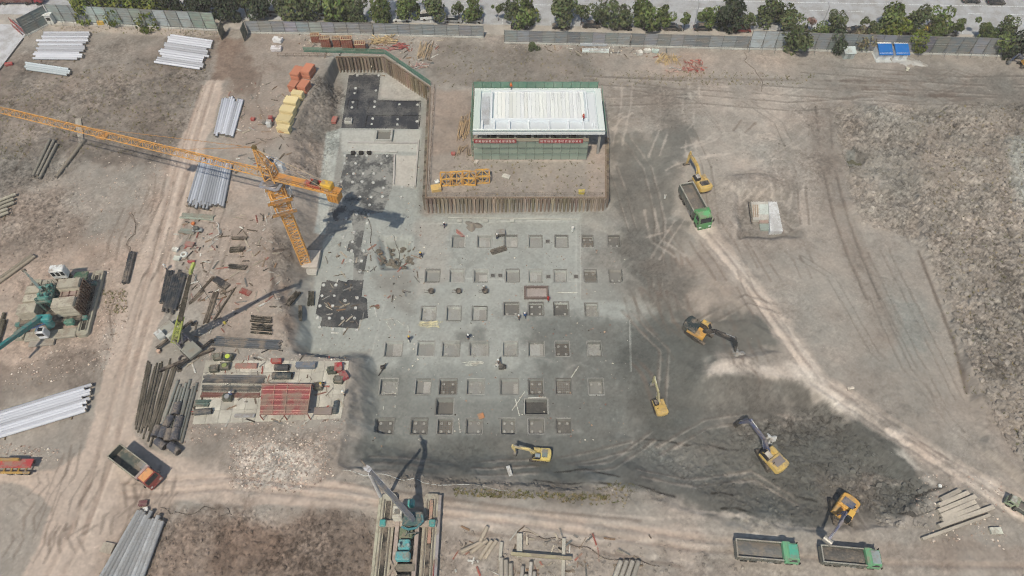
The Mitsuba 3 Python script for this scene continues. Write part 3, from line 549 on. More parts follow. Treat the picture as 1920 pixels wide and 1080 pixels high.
# trees
def crown(seed, n, lobes, rx, rz, leaf, base, sparse=0.0):
    r = np.random.default_rng(seed)
    cs = np.array([[r.normal(0, .42) * rx, r.normal(0, .42) * rx, r.uniform(-.55, .65) * rz] for _ in range(lobes)])
    rr = r.uniform(.38, .62, lobes) * rx
    w = r.integers(0, lobes, n); d = r.normal(size=(n, 3)); d /= np.linalg.norm(d, axis=1, keepdims=True)
    p = cs[w] + d * (rr[w] * r.uniform(.55, 1.05, n) ** .5)[:, None] * [1, 1, .85]
    a = r.normal(size=(n, 3)) + d * .9 + [0, 0, .5]; a /= np.linalg.norm(a, axis=1, keepdims=True)
    u = np.cross(a, r.normal(size=(n, 3))); u /= np.linalg.norm(u, axis=1, keepdims=True); v = np.cross(a, u)
    s = leaf * r.uniform(.6, 1.3, n)[:, None]
    V = np.stack([p - u * s, p + v * s * .55, p + u * s, p - v * s * .55], 1).reshape(-1, 3); i = np.arange(n) * 4
    F = np.vstack([np.stack([i, i + 1, i + 2], 1), np.stack([i, i + 2, i + 3], 1)])
    c = lin(base) * (.55 + .9 * r.random(lobes)[w][:, None] * r.uniform(.5, 1.2, (n, 1))) * (1 + r.normal(0, .08, (n, 3)))
    return trimesh.Trimesh(V, F, process=False), np.repeat(c, 4, 0)
def trunk(seed, h, r0):
    r = np.random.default_rng(seed + 50); ms = [tube([(0, 0, -.2), (r.normal(0, .08), r.normal(0, .08), h * .35), (r.normal(0, .15), r.normal(0, .15), h * .75)], np.array([r0, r0 * .8, r0 * .45]), 6)]
    for k in range(6):
        a = r.uniform(0, 6.28); z = h * r.uniform(.35, .6); L = h * r.uniform(.25, .42)
        ms.append(tube([(0, 0, z), (math.cos(a) * L * .5, math.sin(a) * L * .5, z + L * .45), (math.cos(a) * L, math.sin(a) * L, z + L * .8)], np.array([r0 * .4, r0 * .25, r0 * .1]), 5))
    return cat(ms)
KINDS = {'dark': (88, 100, 72), 'mid': (98, 114, 72), 'lit': (112, 126, 64), 'grey': (122, 120, 98), 'pink': (165, 140, 135), 'deep': (70, 82, 66)}
_tp = {}
def tree(px, py, wpx, kind, label, hpx=None, group=None, zc=3.4):
    R = wpx / 2 / (_F / np.linalg.norm(G(px, py, zc) - [0, 0, CAM_H])) * 1.04; q = G(px, py, zc)
    vi = (kind, int(rng.integers(0, 3))); n = 1500 if wpx > 24 else 750
    if vi + (n,) not in _tp:
        sd = 10 * vi[1] + len(kind) + sum(map(ord, kind))
        m, c = crown(sd, n if kind != 'grey' else n // 2, 11 if n > 1000 else 7, 1.0, 1.0, .125 if n > 1000 else .17, KINDS[kind])
        _tp[vi + (n,)] = (mikit.ply(m, 'leaf', uv=pack(np.clip(c, .01, .4))), shape(trunk(sd, 2.1, .085), (92, 80, 68), 'matte'))
    cr, tr = _tp[vi + (n,)]; k = thing('tree', label, 'tree', group); a = rng.uniform(0, 360); st = 1.18
    zb = Zs(q[0], q[1]); hh = zc - zb
    scene[k + '__crown'] = {**cr, 'to_world': T().translate([q[0], q[1], zc]).rotate([0, 0, 1], a).scale([R, R, R * st])}
    s = hh / 1.55
    scene[k + '__trunk'] = {**tr, 'to_world': T().translate([q[0], q[1], zb]).rotate([0, 0, 1], a).scale([min(R, s), min(R, s), s])}
    return k
ROWT = 'round-crowned trees lining the street behind the hoardings'
street_trees = [
    (160, 12, 40, 'lit', 'yellow-green sunlit tree over the tall hoarding, left of the pair'), (203, 8, 42, 'lit', 'yellow-green tree between two others over the tall hoarding'), (268, 12, 52, 'lit', 'bright green tree over the tall hoarding, right of the pair'),
    (325, 5, 40, 'deep', 'dark tree beside the white car at top left'), (372, 10, 46, 'deep', 'dark tree behind the right end of the tall hoarding'), (415, 14, 46, 'deep', 'dark tree at the left side of the entrance'), (455, 5, 30, 'dark', 'dark tree over the entrance road'),
    (488, 13, 44, 'deep', 'dark tree at the right side of the entrance'), (530, 6, 30, 'dark', 'dark tree partly behind the entrance trees'), (572, 15, 60, 'dark', 'broad dark tree behind the red formwork stacks'), (640, 16, 56, 'mid', 'wide green tree right of the first white car'), (672, 24, 36, 'dark', 'small dark tree against the side of a wide green tree'),
    (716, 18, 44, 'mid', 'tall green tree behind the yellow timber heap'), (763, 14, 40, 'mid', 'green tree left of the white van'), (814, 18, 38, 'dark', 'tree that half hides the white van'), (859, 18, 19, 'dark', 'slim small tree right of the white van'), (888, 16, 36, 'mid', 'green tree just left of the fence gap'),
    (934, 16, 14, 'mid', 'very small tree standing in the fence gap'), (956, 16, 26, 'dark', 'dark tree just right of the fence gap'), (982, 20, 50, 'mid', 'wide bright green tree above the orange bin'), (1057, 22, 46, 'dark', 'solid dark tree above the white panels'), (1091, 24, 22, 'dark', 'small tree leaning against the solid dark tree'),
    (1129, 27, 38, 'dark', 'tree in front of the first black cars'), (1167, 30, 32, 'dark', 'smaller tree between two tree crowns over black cars'), (1206, 27, 46, 'mid', 'tall green tree above the yellow tank'), (1246, 28, 30, 'mid', 'light tree over a long black car'), (1286, 37, 16, 'mid', 'thin young tree between two black cars'),
    (1326, 30, 29, 'mid', 'leaning green tree beside a lamp post'), (1367, 34, 56, 'deep', 'big round dark tree left of the red car'), (1408, 38, 22, 'dark', 'small dark tree in front of the red car'), (1450, 26, 42, 'dark', 'round dark tree above the taller hoarding piece'), (1479, 38, 28, 'dark', 'small tree touching a round dark tree'),
    (1525, 40, 13, 'pink', 'small pinkish bare tree by the road'), (1567, 40, 26, 'dark', 'small two-lobed tree by the black cars'), (1621, 42, 13, 'dark', 'thin dark sapling by the road'), (1670, 36, 42, 'mid', 'wide green tree above the blue sheds'), (1723, 41, 36, 'dark', 'dark green tree above the yellow loader'),
    (1768, 42, 34, 'mid', 'pale green tree right of the yellow loader'), (1799, 48, 18, 'mid', 'small round tree near the right end of the road'), (1846, 51, 19, 'mid', 'small round tree second from the right along the road'), (1888, 57, 26, 'dark', 'rightmost tree along the road')]
for px, py, w, kd_, lab in street_trees: tree(px, py, w, kd_, lab, group=None)
inner = [(1492, 76, 50, 'dark', 'bushy tree inside the hoarding, first from the left'), (1536, 65, 27, 'mid', 'narrow bushy tree inside the hoarding'), (1577, 72, 33, 'deep', 'dark tall tree inside the hoarding'), (1618, 75, 32, 'grey', 'grey twiggy half-bare tree left of the blue sheds'),
         (1640, 64, 24, 'dark', 'dark tree just behind the blue sheds'), (1674, 60, 38, 'lit', 'yellow-green bushy tree behind the blue sheds'), (1722, 79, 31, 'lit', 'yellow-green bushy tree right of the blue sheds'), (1756, 68, 28, 'mid', 'green tree between the fence and the right blue shed'),
         (1802, 88, 20, 'grey', 'low grey shrub at the fence foot'), (1858, 76, 32, 'mid', 'bushy green tree inside the right end of the hoarding'), (1907, 90, 36, 'deep', 'dark bushy tree at the right edge of the picture'), (1000, 88, 16, 'dark', 'lone small bush in front of the white panels')]
for px, py, w, kd_, lab in inner: tree(px, py, w, kd_, lab, zc=2.6 if w > 22 else 1.0)
# parked cars
def car_kit(c, kind='car'):
    K = Kit(); L, w, h = (4.5, 1.78, 1.45) if kind == 'car' else (5.2, 1.9, 2.05)
    if kind == 'car':
        pr = [(-2.25, .35), (-2.22, .78), (-2.0, .9), (1.2, .92), (2.1, .74), (2.25, .55), (2.22, .3), (-2.1, .25)]; cab = [(-1.9, .9), (-1.25, 1.42), (.35, 1.43), (1.25, .92)]
    else:
        pr = [(-2.6, .35), (-2.58, 1.1), (1.75, 1.12), (2.5, .95), (2.6, .6), (2.55, .3), (-2.5, .28)]; cab = [(-2.5, 1.1), (-2.35, 1.98), (1.0, 2.02), (1.85, 1.12)]
    b = hull([(x, s * (w / 2 - (.07 if z > .85 or z < .3 else 0)), z) for x, z in pr for s in (-1, 1)]); K.add('body', b, c, 'paint', 30)
    K.add('windows', hull([(x, s * (w / 2 - .1 - (.16 if z > 1.2 else 0)), z) for x, z in cab for s in (-1, 1)]), (25, 28, 32), 'glass')
    (x0, z0), (x1, z1) = cab[1], cab[2]; K.add('roof', bx(x0 - .05, x1 + .08, -w / 2 + .22, w / 2 - .22, z1 - .02, z1 + .06, .03), c, 'paint')
    for x in (-L * .3, L * .31):
        for s in (-1, 1):
            K.add('wheel#%f%d' % (x, s), rod((x, s * (w / 2 - .2), .32), (x, s * (w / 2 + .01), .32), .32, 12), (34, 34, 36), 'rubber')
    for s in (-1, 1):
        K.add('headlight#%d' % s, bx(L / 2 - .12, L / 2 + .01, s * .62 - .18, s * .62 + .18, .58, .7, .02), (225, 228, 230), 'paint'); K.add('tail_light#%d' % s, bx(-L / 2 - .01, -L / 2 + .1, s * .66 - .16, s * .66 + .16, .66, .8, .02), (150, 24, 20), 'paint')
        K.add('mirror#%d' % s, bx(L * .17, L * .17 + .16, s * (w / 2 + .08) - .1, s * (w / 2 + .08) + .1, .95, 1.08, .02), c, 'paint')
    return K
CK = {c: car_kit(v) for c, v in {'white': (225, 226, 226), 'black': (38, 42, 48), 'grey': (150, 152, 154), 'red': (122, 30, 34)}.items()}
CK['van'] = car_kit((228, 229, 230), 'van'); ang = math.degrees(math.atan2(kd[1], kd[0]))
cars = [(340, 13, 'white', 'white car parked behind the tall hoarding at top left'), (518, 23, 'grey', 'pale car parked in shade right of the entrance'), (545, 32, 'black', 'dark car parked beside the pale car near the entrance'), (611, 29, 'white', 'white car parked behind the red formwork stacks'),
        (753, 34, 'white', 'white car parked just left of the white van'), (806, 30, 'van', 'white van parked between the green trees'), (850, 36, 'grey', 'grey car parked just right of the white van'), (889, 36, 'grey', 'silver car under the tree left of the fence gap'), (975, 48, 'black', 'black car under the wide bright green tree'),
        (1052, 48, 'black', 'black car under the solid dark tree'), (1109, 46, 'black', 'black car between the two trees above the white panels'), (1168, 50, 'black', 'black car under the smaller tree left of the yellow tank'), (1222, 50, 'black', 'black car behind the yellow tank, left of another'), (1262, 51, 'black', 'long black car right of the yellow tank'),
        (1318, 51, 'black', 'black car next to the lamp post'), (1391, 54, 'red', 'dark red car beside the big round tree'), (1500, 55, 'black', 'black car right of the round dark tree'), (1557, 55, 'black', 'black car beside the small two-lobed tree'), (1604, 56, 'black', 'black car by the thin sapling'),
        (1640, 56, 'black', 'black car left of the wide green tree above the blue sheds'), (1693, 56, 'grey', 'grey car right of the wide green tree above the blue sheds'), (1780, 60, 'grey', 'grey car under the pale green tree near the right end')]
for px, py, c, lab in cars:
    q = G(px, py, .7); r = (rng.random() < .5) * 180 + rng.normal(0, 2)
    if c == 'van': r = 12
    CK[c].stamp('parked_car' if c != 'van' else 'parked_van', lab, 'car' if c != 'van' else 'van', place(q[0], q[1], .05, ang + r), None)
for px, py, lab in ((1821, -1, 'black car driving on the road, left of two'), (1868, 2, 'black car driving on the road, right of two')):
    q = G(px, py, .7); CK['black'].stamp('driving_car', lab, 'car', place(q[0], q[1], .03, ang))
for px, py, lab in ((1302, 45, 'grey lamp post beside the leaning green tree'), (770, 38, 'grey lamp post left of the white van'), (1540, 50, 'grey lamp post right of the pinkish tree')):
    k = thing('street_lamp', lab, 'street lamp'); q = P(px, py)
    part(k, 'pole', rod((q[0], q[1], 0), (q[0], q[1], 5.5), .09, 8, .06), (176, 178, 180), 'metal'); part(k, 'arm', bar((q[0], q[1], 5.5), (q[0], q[1] + 1.4, 5.7), .08), (176, 178, 180), 'metal')
    part(k, 'lamp_head', bx(q[0] - .14, q[0] + .14, q[1] + 1.2, q[1] + 1.9, 5.62, 5.78, .05), (200, 202, 204), 'metal')
# ---------------------------------------------------------------- retaining walls of sheet piles
ORD = ['first', 'second', 'third', 'fourth', 'fifth', 'sixth', 'seventh', 'eighth', 'ninth', 'tenth', 'eleventh', 'twelfth', 'thirteenth', 'fourteenth', 'fifteenth', 'sixteenth', 'seventeenth', 'eighteenth', 'nineteenth', 'twentieth']
def sheet_wall(pa, pb, label, z0=-4.5, z1=.3, w=.8, colr=(162, 142, 122), cap=True, d_=.46):
    k = thing('sheet_pile_wall', label, 'retaining wall'); A, B = G(*pa), G(*pb); A[2] = B[2] = 0
    L = np.linalg.norm(B - A); d = (B - A) / L; n = np.array([d[1], -d[0], 0]); m = max(1, round(L / w)); w = L / m
    prof = [(.02, 0), (.18, 0), (.3, d_), (.66, d_), (.78, 0), (.98, 0), (.98, -.07), (.74, -.07), (.62, d_ - .07), (.34, d_ - .07), (.22, -.07), (.02, -.07)]
    for i in range(m):
        dz = rng.uniform(-.18, .12)
        Q = [(A + d * (i + s) * w + n * (t + .1))[:2] for s, t in prof]
        c = np.array(colr) * rng.uniform(.74, 1.14) + rng.normal(0, 3, 3)
        part(k, 'sheet', plate(Q, z0, z1 + dz), c, 'dirty')
    if cap: part(k, 'wale', bar(A + n * -.12 + [0, 0, .12], B + n * -.12 + [0, 0, .12], .3, .22), (138, 116, 98), 'dirty')
    return k
sheet_wall((797, 372), (1137, 372), 'long ribbed brown sheet pile wall facing the grey slab below the orange mast sections')
sheet_wall((1137, 372), (1137, 258), 'brown sheet pile wall along the right end of the building plateau', w=.9)
sheet_wall((806, 165), (797, 372), 'sheet pile wall seen edge-on along the left end of the building plateau', w=.9, colr=(150, 138, 122))
sheet_wall((630, 108), (720, 108), 'ribbed sheet pile wall at the far end of the pit under the green net', colr=(146, 126, 106))
sheet_wall((720, 108), (806, 165), 'slanting sheet pile wall between the far pit end and the building plateau', colr=(156, 134, 112))
def rail_fence(pts, h, label, colr=(180, 60, 50), net=None, step=2.0, name='guard_rail', nets=(70, 140, 115)):
    k = thing(name, label, 'railing'); Q = [P(*p) for p in pts]
    for A, B in zip(Q[:-1], Q[1:]):
        L = np.linalg.norm(B - A); m = max(1, round(L / step))
        for i in range(m):
            p = A + (B - A) * i / m; part(k, 'post', bar(p, p + [0, 0, h], .06), colr, 'paint')
            if net: q = A + (B - A) * (i + 1) / m; part(k, 'net_panel', bar(p + [0, 0, h * .5 + .05], q + [0, 0, h * .5 + .05], .015, h * .95), nets, 'net')
        for z in (h * .5, h): part(k, 'rail', bar(A + [0, 0, z], B + [0, 0, z], .05), colr, 'paint')
rail_fence([(570, 98), (722, 102), (808, 161)], 1.5, 'green netted railing along the crest of the far pit wall', (120, 150, 130), True)
rail_fence([(522, 107), (626, 108)], 1.0, 'low brown railing left of the green netted railing', (118, 96, 80))
rail_fence([(800, 368), (1132, 368)], 1.1, 'thin railing along the crest of the long sheet pile wall', (148, 132, 116))
rail_fence([(815, 165), (804, 365)], 1.1, 'thin brown railing along the left edge of the building plateau', (104, 82, 70))
# ---------------------------------------------------------------- slab details in the pit: footing pits, pile heads, membranes
TONE = {0: (124, 122, 118), 1: (164, 163, 158), 2: (146, 144, 138), 3: (98, 97, 95)}; it = iter(PITS)
ROWN = ['one, nearest the building', 'two from the building', 'three, left half', 'three, right half', 'three, far right', 'four from the building', 'five from the building', 'of deep ones', 'last, nearest the viewer']
for ri, ((y0, y1), xs) in enumerate(_rows):
    for ci, (x0, x1, tone) in enumerate(xs):
        cx, cy, a, b, _ = next(it)
        tn = {0: 'dark', 1: 'pale', 2: 'mid-grey', 3: 'deep dark'}[tone]
        k = thing('footing_pit', '%s footing pit, %s from the left in pit row %s' % (tn, ORD[ci], ROWN[ri]), 'footing pit', 'footing pits in the pit slab')
        zf = -5.1 if tone == 3 else -4.68; a2, b2 = a + .1, b + .1; rc = np.array((182, 180, 172)) * rng.uniform(.84, 1.04) if tone != 0 else np.array((168, 165, 158)) * rng.uniform(.8, 1.05)
        part(k, 'floor', bx(cx - a2, cx + a2, cy - b2, cy + b2, zf - .1, zf), np.array(TONE[tone]) * rng.uniform(.84, 1.1), 'concrete')
        if rng.random() < .35 and tone != 3:      # blinding poured over part of the floor, or a mat of bars
            if tone == 1: u = rng.uniform(-.3, .5) * a; part(k, 'blinding', bx(cx + u, cx + a2, cy - b2, cy + b2 * rng.uniform(.2, 1), zf, zf + .04), np.array((178, 174, 168)) * rng.uniform(.85, 1.05), 'concrete')
            else: part(k, 'bar_mat', cat([bx(cx - a, cx + a, cy + t * b - .02, cy + t * b + .02, zf + .06, zf + .1) for t in np.linspace(-.9, .9, 7)] + [bx(cx + t * a - .02, cx + t * a + .02, cy - b, cy + b, zf + .08, zf + .12) for t in np.linspace(-.9, .9, 7)]), (128, 112, 100), 'metal')
        a2 *= rng.uniform(.98, 1.04); b2 *= rng.uniform(.98, 1.04); th = rng.uniform(.08, .13)
        for (u0, u1, v0, v1) in ((-a2 - th, -a2 + .08, -b2, b2), (a2 - .08, a2 + th, -b2, b2), (-a2, a2, -b2 - th, -b2 + .08), (-a2, a2, b2 - .08, b2 + th)):
            part(k, 'rim', bx(cx + u0, cx + u1, cy + v0, cy + v1, zf - .2, -3.95 + rng.uniform(-.05, .06)), rc * rng.uniform(.72, 1.04), 'concrete')
        if tone in (0, 2) or rng.random() < .25:
            for sx in (-1, 1):
                for sy in (-1, 1):
                    if rng.random() < .85: part(k, 'pile_head', rod((cx + sx * a * .55, cy + sy * b * .55, zf - .05), (cx + sx * a * .55, cy + sy * b * .55, zf + .1), .24, 10, bore=.5), (176, 174, 168), 'concrete')
for px, py in ((924, 517), (938, 517), (1028, 519), (1080, 519), (1027, 453)):
    k = thing('sump_box', 'small dark square sump box ' + {924: 'left of a pair among pale footing pits', 938: 'right of a pair among pale footing pits', 1028: 'alone between two pale footing pits in row two', 1080: 'beside the dark footing pits of row two', 1027: 'alone between footing pits of row one'}[px], 'sump', 'small sump boxes in the slab'); q = G(px, py, -4)
    part(k, 'lid', bx(q[0] - .35, q[0] + .35, q[1] - .35, q[1] + .35, -4.05, -3.93), (92, 90, 88), 'concrete')
    for u in ((-.48, -.36, -.48, .48), (.36, .48, -.48, .48), (-.36, .36, -.48, -.36), (-.36, .36, .36, .48)): part(k, 'rim', bx(q[0] + u[0], q[0] + u[1], q[1] + u[2], q[1] + u[3], -4.05, -3.88), (160, 158, 152), 'concrete')
k = thing('brick_pit', 'brick-lined rectangular shaft with a pale floor among the pale footing pits', 'pit'); a, b = G(986, 541, -4), G(1025, 559, -4); x0, x1, y1, y0 = a[0], b[0], a[1], b[1]
part(k, 'floor', bx(x0, x1, y0, y1, -4.1, -3.95), (178, 164, 158), 'concrete')
for u in ((x0 - .35, x0, y0 - .3, y1 + .3), (x1, x1 + .35, y0 - .3, y1 + .3), (x0, x1, y0 - .3, y0), (x0, x1, y1, y1 + .3)): part(k, 'wall', bx(*u, -4.2, -3.45), (118, 98, 92), 'concrete')
one('drain_kerb', cat([bar(G(840, 409, -3.8), G(1082, 412, -3.8), .3, .4)] + [bx(G(px, 411, -3.8)[0] - .45, G(px, 411, -3.8)[0] + .45, G(px, 411, -3.8)[1] - .9, G(px, 411, -3.8)[1] - .2, -4, -3.5) for px in (862, 911, 960)]), (190, 188, 178), 'pale concrete kerb at the foot of the long sheet pile wall', 'kerb', 'concrete')
MEM = [('membrane', [(655, 136), (714, 136), (708, 187), (790, 191), (785, 242), (640, 240)], (56, 58, 64), 'glossy black L-shaped waterproof membrane at the far end of the pit'),
       ('membrane', [(650, 289), (738, 290), (737, 345), (728, 372), (718, 398), (690, 402), (690, 412), (650, 412), (626, 414), (622, 395), (640, 330)], (92, 92, 92), 'dusty dark grey membrane right of the tower crane jib'),
       ('membrane', [(660, 412), (686, 412), (676, 470), (690, 474), (680, 526), (662, 526), (664, 474), (650, 470), (655, 452), (664, 448)], (94, 94, 93), 'narrow dusty grey membrane strip beside the tower crane base'),
       ('membrane', [(604, 529), (612, 529), (612, 525), (632, 529), (634, 525), (650, 529), (652, 525), (682, 525), (678, 556), (688, 560), (690, 596), (674, 600), (672, 616), (600, 612), (604, 596), (592, 588), (598, 560)], (66, 67, 69), 'ragged black membrane at the near end of the pit strip')]
for nm, pl, c, lab in MEM:
    Q = [G(a, b, -4)[:2] for a, b in pl]; k = thing(nm, lab, 'membrane'); mm_ = 'dusty_sheet' if 90 < c[0] else 'sheet'; part(k, 'sheet', plate(Q, -4.05, -3.955), c, mm_)
    cx, cy = np.mean(Q, 0); S = __import__('shapely').Polygon(Q).buffer(-.3); (bx0, by0, bx1, by1) = S.bounds
    for xx in np.arange(bx0 + 1.2, bx1, 2.0):       # welded laps between the rolls
        Ln = S.intersection(__import__('shapely').LineString([(xx, by0), (xx + .1, by1)]))
        for g in getattr(Ln, 'geoms', [Ln]):
            if g.length > 1 and hasattr(g, 'coords'):
                (u, v), (u2, v2) = g.coords[0], g.coords[-1]; part(k, 'lap', bar((u, v, -3.95), (u2, v2, -3.95), .12, .02), np.array(c) * 1.12, mm_)
    if c[0] < 60:
        for (a0, b0, a1, b1) in ((657, 162, 670, 176), (654, 188, 669, 204), (693, 190, 787, 212), (689, 217, 786, 238)):
            u, v = G(a0, b0, -4), G(a1, b1, -4)
            for (p, q) in (((u[0], u[1]), (v[0], u[1])), ((u[0], u[1]), (u[0], v[1])), ((v[0], u[1]), (v[0], v[1]))): part(k, 'fold', bar((*p, -3.93), (*q, -3.93), .22, .1), (38, 39, 43), 'sheet')
PH = {'on the black L-shaped membrane': [(670, 142), (710, 142), (667, 166), (705, 170), (665, 175), (662, 192), (660, 202), (703, 191), (702, 201), (749, 196), (699, 223), (697, 233), (746, 224), (745, 234), (782, 228), (783, 197)],
      'on the dusty dark grey membrane': [(646, 292), (668, 292), (688, 292), (707, 293), (726, 293), (646, 307), (667, 307), (715, 307), (663, 326), (681, 326), (701, 326), (721, 335), (640, 341), (661, 342), (679, 341), (700, 343), (719, 353), (675, 370), (696, 370), (717, 369), (672, 384), (693, 385), (669, 402), (691, 403), (649, 410), (689, 419), (754, 351), (774, 351), (752, 370)],
      'beside the narrow membrane strip': [(664, 436), (661, 454), (684, 454), (660, 471), (682, 471), (657, 489), (678, 490), (675, 509), (623, 445), (644, 445)],
      'on the ragged black membrane': [(607, 535), (630, 535), (604, 555), (627, 555), (647, 564), (600, 574), (624, 574), (596, 596), (618, 597), (642, 597), (600, 614), (624, 618), (646, 619), (670, 559), (667, 578), (665, 597), (669, 619)]}
phd = rod((0, 0, -.1), (0, 0, .16), .30, 12, bore=.6); phd = shape(phd, (214, 212, 206), 'concrete', jit=0)
for where, pts in PH.items():
    rows_ = []
    for p_ in sorted(pts, key=lambda t: t[1]):
        if rows_ and p_[1] - rows_[-1][0][1] < 9: rows_[-1].append(p_)
        else: rows_.append([p_])
    for i, row in enumerate(rows_):
        for j, (px, py) in enumerate(sorted(row)):
            q = G(px, py, -3.95); k = thing('ring_pile', 'white pile ring, %s from left in row %s %s' % (ORD[j], ORD[i], where), 'pile', 'white pile rings ' + where)
            scene[k] = {**phd, 'to_world': T().translate([q[0], q[1], -3.95]).scale(float(rng.uniform(.85, 1.12)))}
k = thing('pedestal', 'square pale pedestal standing at the lower left corner of the black L-shaped membrane', 'pedestal'); q = G(654, 229, -4)
part(k, 'block', bx(q[0] - .85, q[0] + .85, q[1] - .75, q[1] + .75, -4, -3.3, .05), (206, 204, 196), 'concrete'); part(k, 'top_plate', bx(q[0] - .6, q[0] + .6, q[1] - .5, q[1] + .5, -3.3, -3.22, .02), (150, 148, 142), 'concrete')
k = thing('lift_pit', 'pale square lift pit wall sunk in the slab below the L-shaped membrane', 'pit'); a, b = G(706, 246, -4), G(735, 268, -4)
for u in ((a[0], a[0] + .4, b[1], a[1]), (b[0] - .4, b[0], b[1], a[1]), (a[0], b[0], a[1] - .4, a[1]), (a[0], b[0], b[1], b[1] + .4)): part(k, 'wall', bx(*u, -4.1, -3.2), (186, 184, 176), 'concrete')
part(k, 'floor', bx(a[0] + .4, b[0] - .4, b[1] + .4, a[1] - .4, -4.05, -3.9), (128, 126, 120), 'concrete')
for (p, q, c, lab) in (((668, 283), (745, 285), (212, 208, 200), 'pale concrete upstand beam at the head of the dusty dark membrane'), ((740, 290), (738, 345), (196, 188, 182), 'pale upstand beam right of the dusty dark membrane'), ((652, 267), (782, 268), (196, 190, 184), 'low pale upstand beam below the pale lift pit'), ((785, 262), (778, 350), (205, 198, 190), 'pale strip beam along the plateau wall foot')):
    one('upstand_beam', bar(G(*p, -3.8), G(*q, -3.8), .35, .45), c, lab, 'beam', 'concrete')
for i, px in enumerate((662, 677, 692)):
    q = G(px, 286, -3.6); one('dark_block', bx(q[0] - .45, q[0] + .45, q[1] - .4, q[1] + .3, -4, -3.3, .05), (58, 56, 54), ['leftmost', 'middle', 'rightmost'][i] + ' of three dark blocks on the pale upstand beam', 'block', 'matte')
# debris heaped in the lift sump
r_ = np.random.default_rng(3)
def rock(s, r=r_): m = trimesh.creation.icosahedron(); m.vertices *= r.uniform(.6, 1.25, (12, 1)) * s * np.array([1, r.uniform(.6, 1), r.uniform(.45, .8)]); return m
sb = []
for i in range(40):
    px, py = r_.uniform(706, 774), r_.uniform(462, 506); q = P(px, py); m = rock(r_.uniform(.25, .9)); m.apply_translation((q[0], q[1], q[2] + .1)); sb.append(m)
one('sump_debris', cat(sb), (112, 106, 96), 'broken earth and concrete heaped in the lift sump', 'debris', 'dirty', kind='stuff')
q = P(748, 470); one('sump_slab', moved(bx(-1.6, 1.6, -1.2, 1.2, 0, .25), np.array(T().translate([q[0], q[1] + 1.6, q[2] + .1]).rotate([1, 0, 0], 18).matrix)), (186, 184, 172), 'pale tilted slab inside the lift sump', 'slab', 'concrete')
# ---------------------------------------------------------------- the building with its white roof
bX0, bX1, bY0, bY1, RZ = -8.0, 19.0, 106.8, 120.3, 7.0
k = thing('building', 'low white flat-roofed building under scaffold on the plateau', 'building')
part(k, 'wall', bx(-7.2, 15.0, 109.2, 119.6, -.2, 6.2), (150, 148, 142), 'concrete'); part(k, 'roof', bx(bX0, bX1, bY0, bY1, 6.1, 6.45), (214, 216, 218), 'matte')
rw = k + '__roof'
def rp(n, *b, c=(232, 233, 234), bev=.04): part(rw, n, bx(*b, bev), c, 'matte' if c[0] > 210 else 'concrete')
rp('parapet', bX0, bX1, bY0, bY0 + .8, 6.45, RZ, c=(236, 238, 236)); rp('parapet', bX0, bX1, bY1 - .75, bY1, 6.45, RZ, c=(222, 230, 224)); rp('parapet', bX0, bX0 + 1.4, bY0 + .8, bY1 - .75, 6.45, RZ, c=(214, 224, 216)); rp('parapet', bX1 - 1.3, bX1, bY0 + .8, bY1 - .75, 6.45, RZ, c=(226, 232, 228))
cx0, cx1, cy0, cy1 = G(926, 200, 7.2)[0], G(1096, 200, 7.2)[0], G(1000, 222, 7.2)[1], G(1000, 172, 7.2)[1]
def roofc(n, w0, w1):      # standing-seam strips of the raised roof
    for i in range(n):
        a = cx0 + (cx1 - cx0) * i / n; part(rw, 'strip', bx(a + .02, a + (cx1 - cx0) / n - .02, cy0, cy1, 6.45, 7.12 + r_.uniform(0, .05)), np.array((240, 240, 244)) * r_.uniform(.975, 1.01), 'matte')
roofc(24, 0, 0)
for yy in (cy0 - .35, cy1 + .02): rp('ridge_beam', cx0 - .6, cx1 + .6, yy, yy + .33, 6.45, 7.35)
for xx in (cx0 - .62, cx1 + .3): rp('ridge_beam', xx, xx + .32, cy0, cy1, 6.45, 7.3)
for px in (904, 927, 955, 991, 1029, 1065, 1093, 1114): xx = G(px, 230, 7)[0]; rp('divider', xx - .2, xx + .2, bY0 + .8, cy0 - .35, 6.45, 7.05)
for i in range(16): xx = r_.uniform(cx0, cx1); part(rw, 'seam', bx(xx, xx + .07, cy1 - r_.uniform(1.5, 4), cy1 - .1, 7.17, 7.2), (196, 196, 202), 'matte')
rp('pad', bX0 + 1.7, cx0 - .9, bY0 + 2.6, bY1 - 2.2, 6.45, 6.62, c=(200, 202, 206)); rp('pad', cx1 + .9, bX1 - 1.6, bY0 + 2, bY1 - 1.4, 6.45, 6.6, c=(218, 220, 222))
for i in range(7): xx = -6.8 + i * 3.6; part(k, 'column', bx(xx, xx + .5, 107.6, 108.1, -.2, 6.1), (168, 165, 158), 'concrete')
part(k, 'column', bx(17.9, 18.4, 107.6, 108.1, -.2, 6.1), (168, 165, 158), 'concrete'); part(k, 'column', bx(17.9, 18.4, 118.6, 119.1, -.2, 6.1), (168, 165, 158), 'concrete')
for i in range(5): xx = -5.2 + i * 4.1; w_ = part(k, 'window', bx(xx, xx + 2.2, 109.1, 109.19, 1.4, 4.2), (40, 44, 46), 'glass'); part(w_, 'frame', cat([bx(xx - .1, xx + 2.3, 109.0, 109.18, z, z + .1) for z in (1.3, 4.2)] + [bx(xx_, xx_ + .1, 109.0, 109.18, 1.3, 4.3) for xx_ in (xx - .1, xx + 2.2)]), (170, 170, 168), 'concrete')
k = thing('scaffold', 'pipe scaffold wrapped in green net along the front of the white-roofed building', 'scaffold')
for i in range(14):
    xx = -8 + i * 1.82
    for yy in (107.0, 105.9): part(k, 'standard', rod((xx, yy, 0), (xx, yy, 6.0 if yy > 106 else 5.2), .06, 6), (112, 122, 112), 'metal')
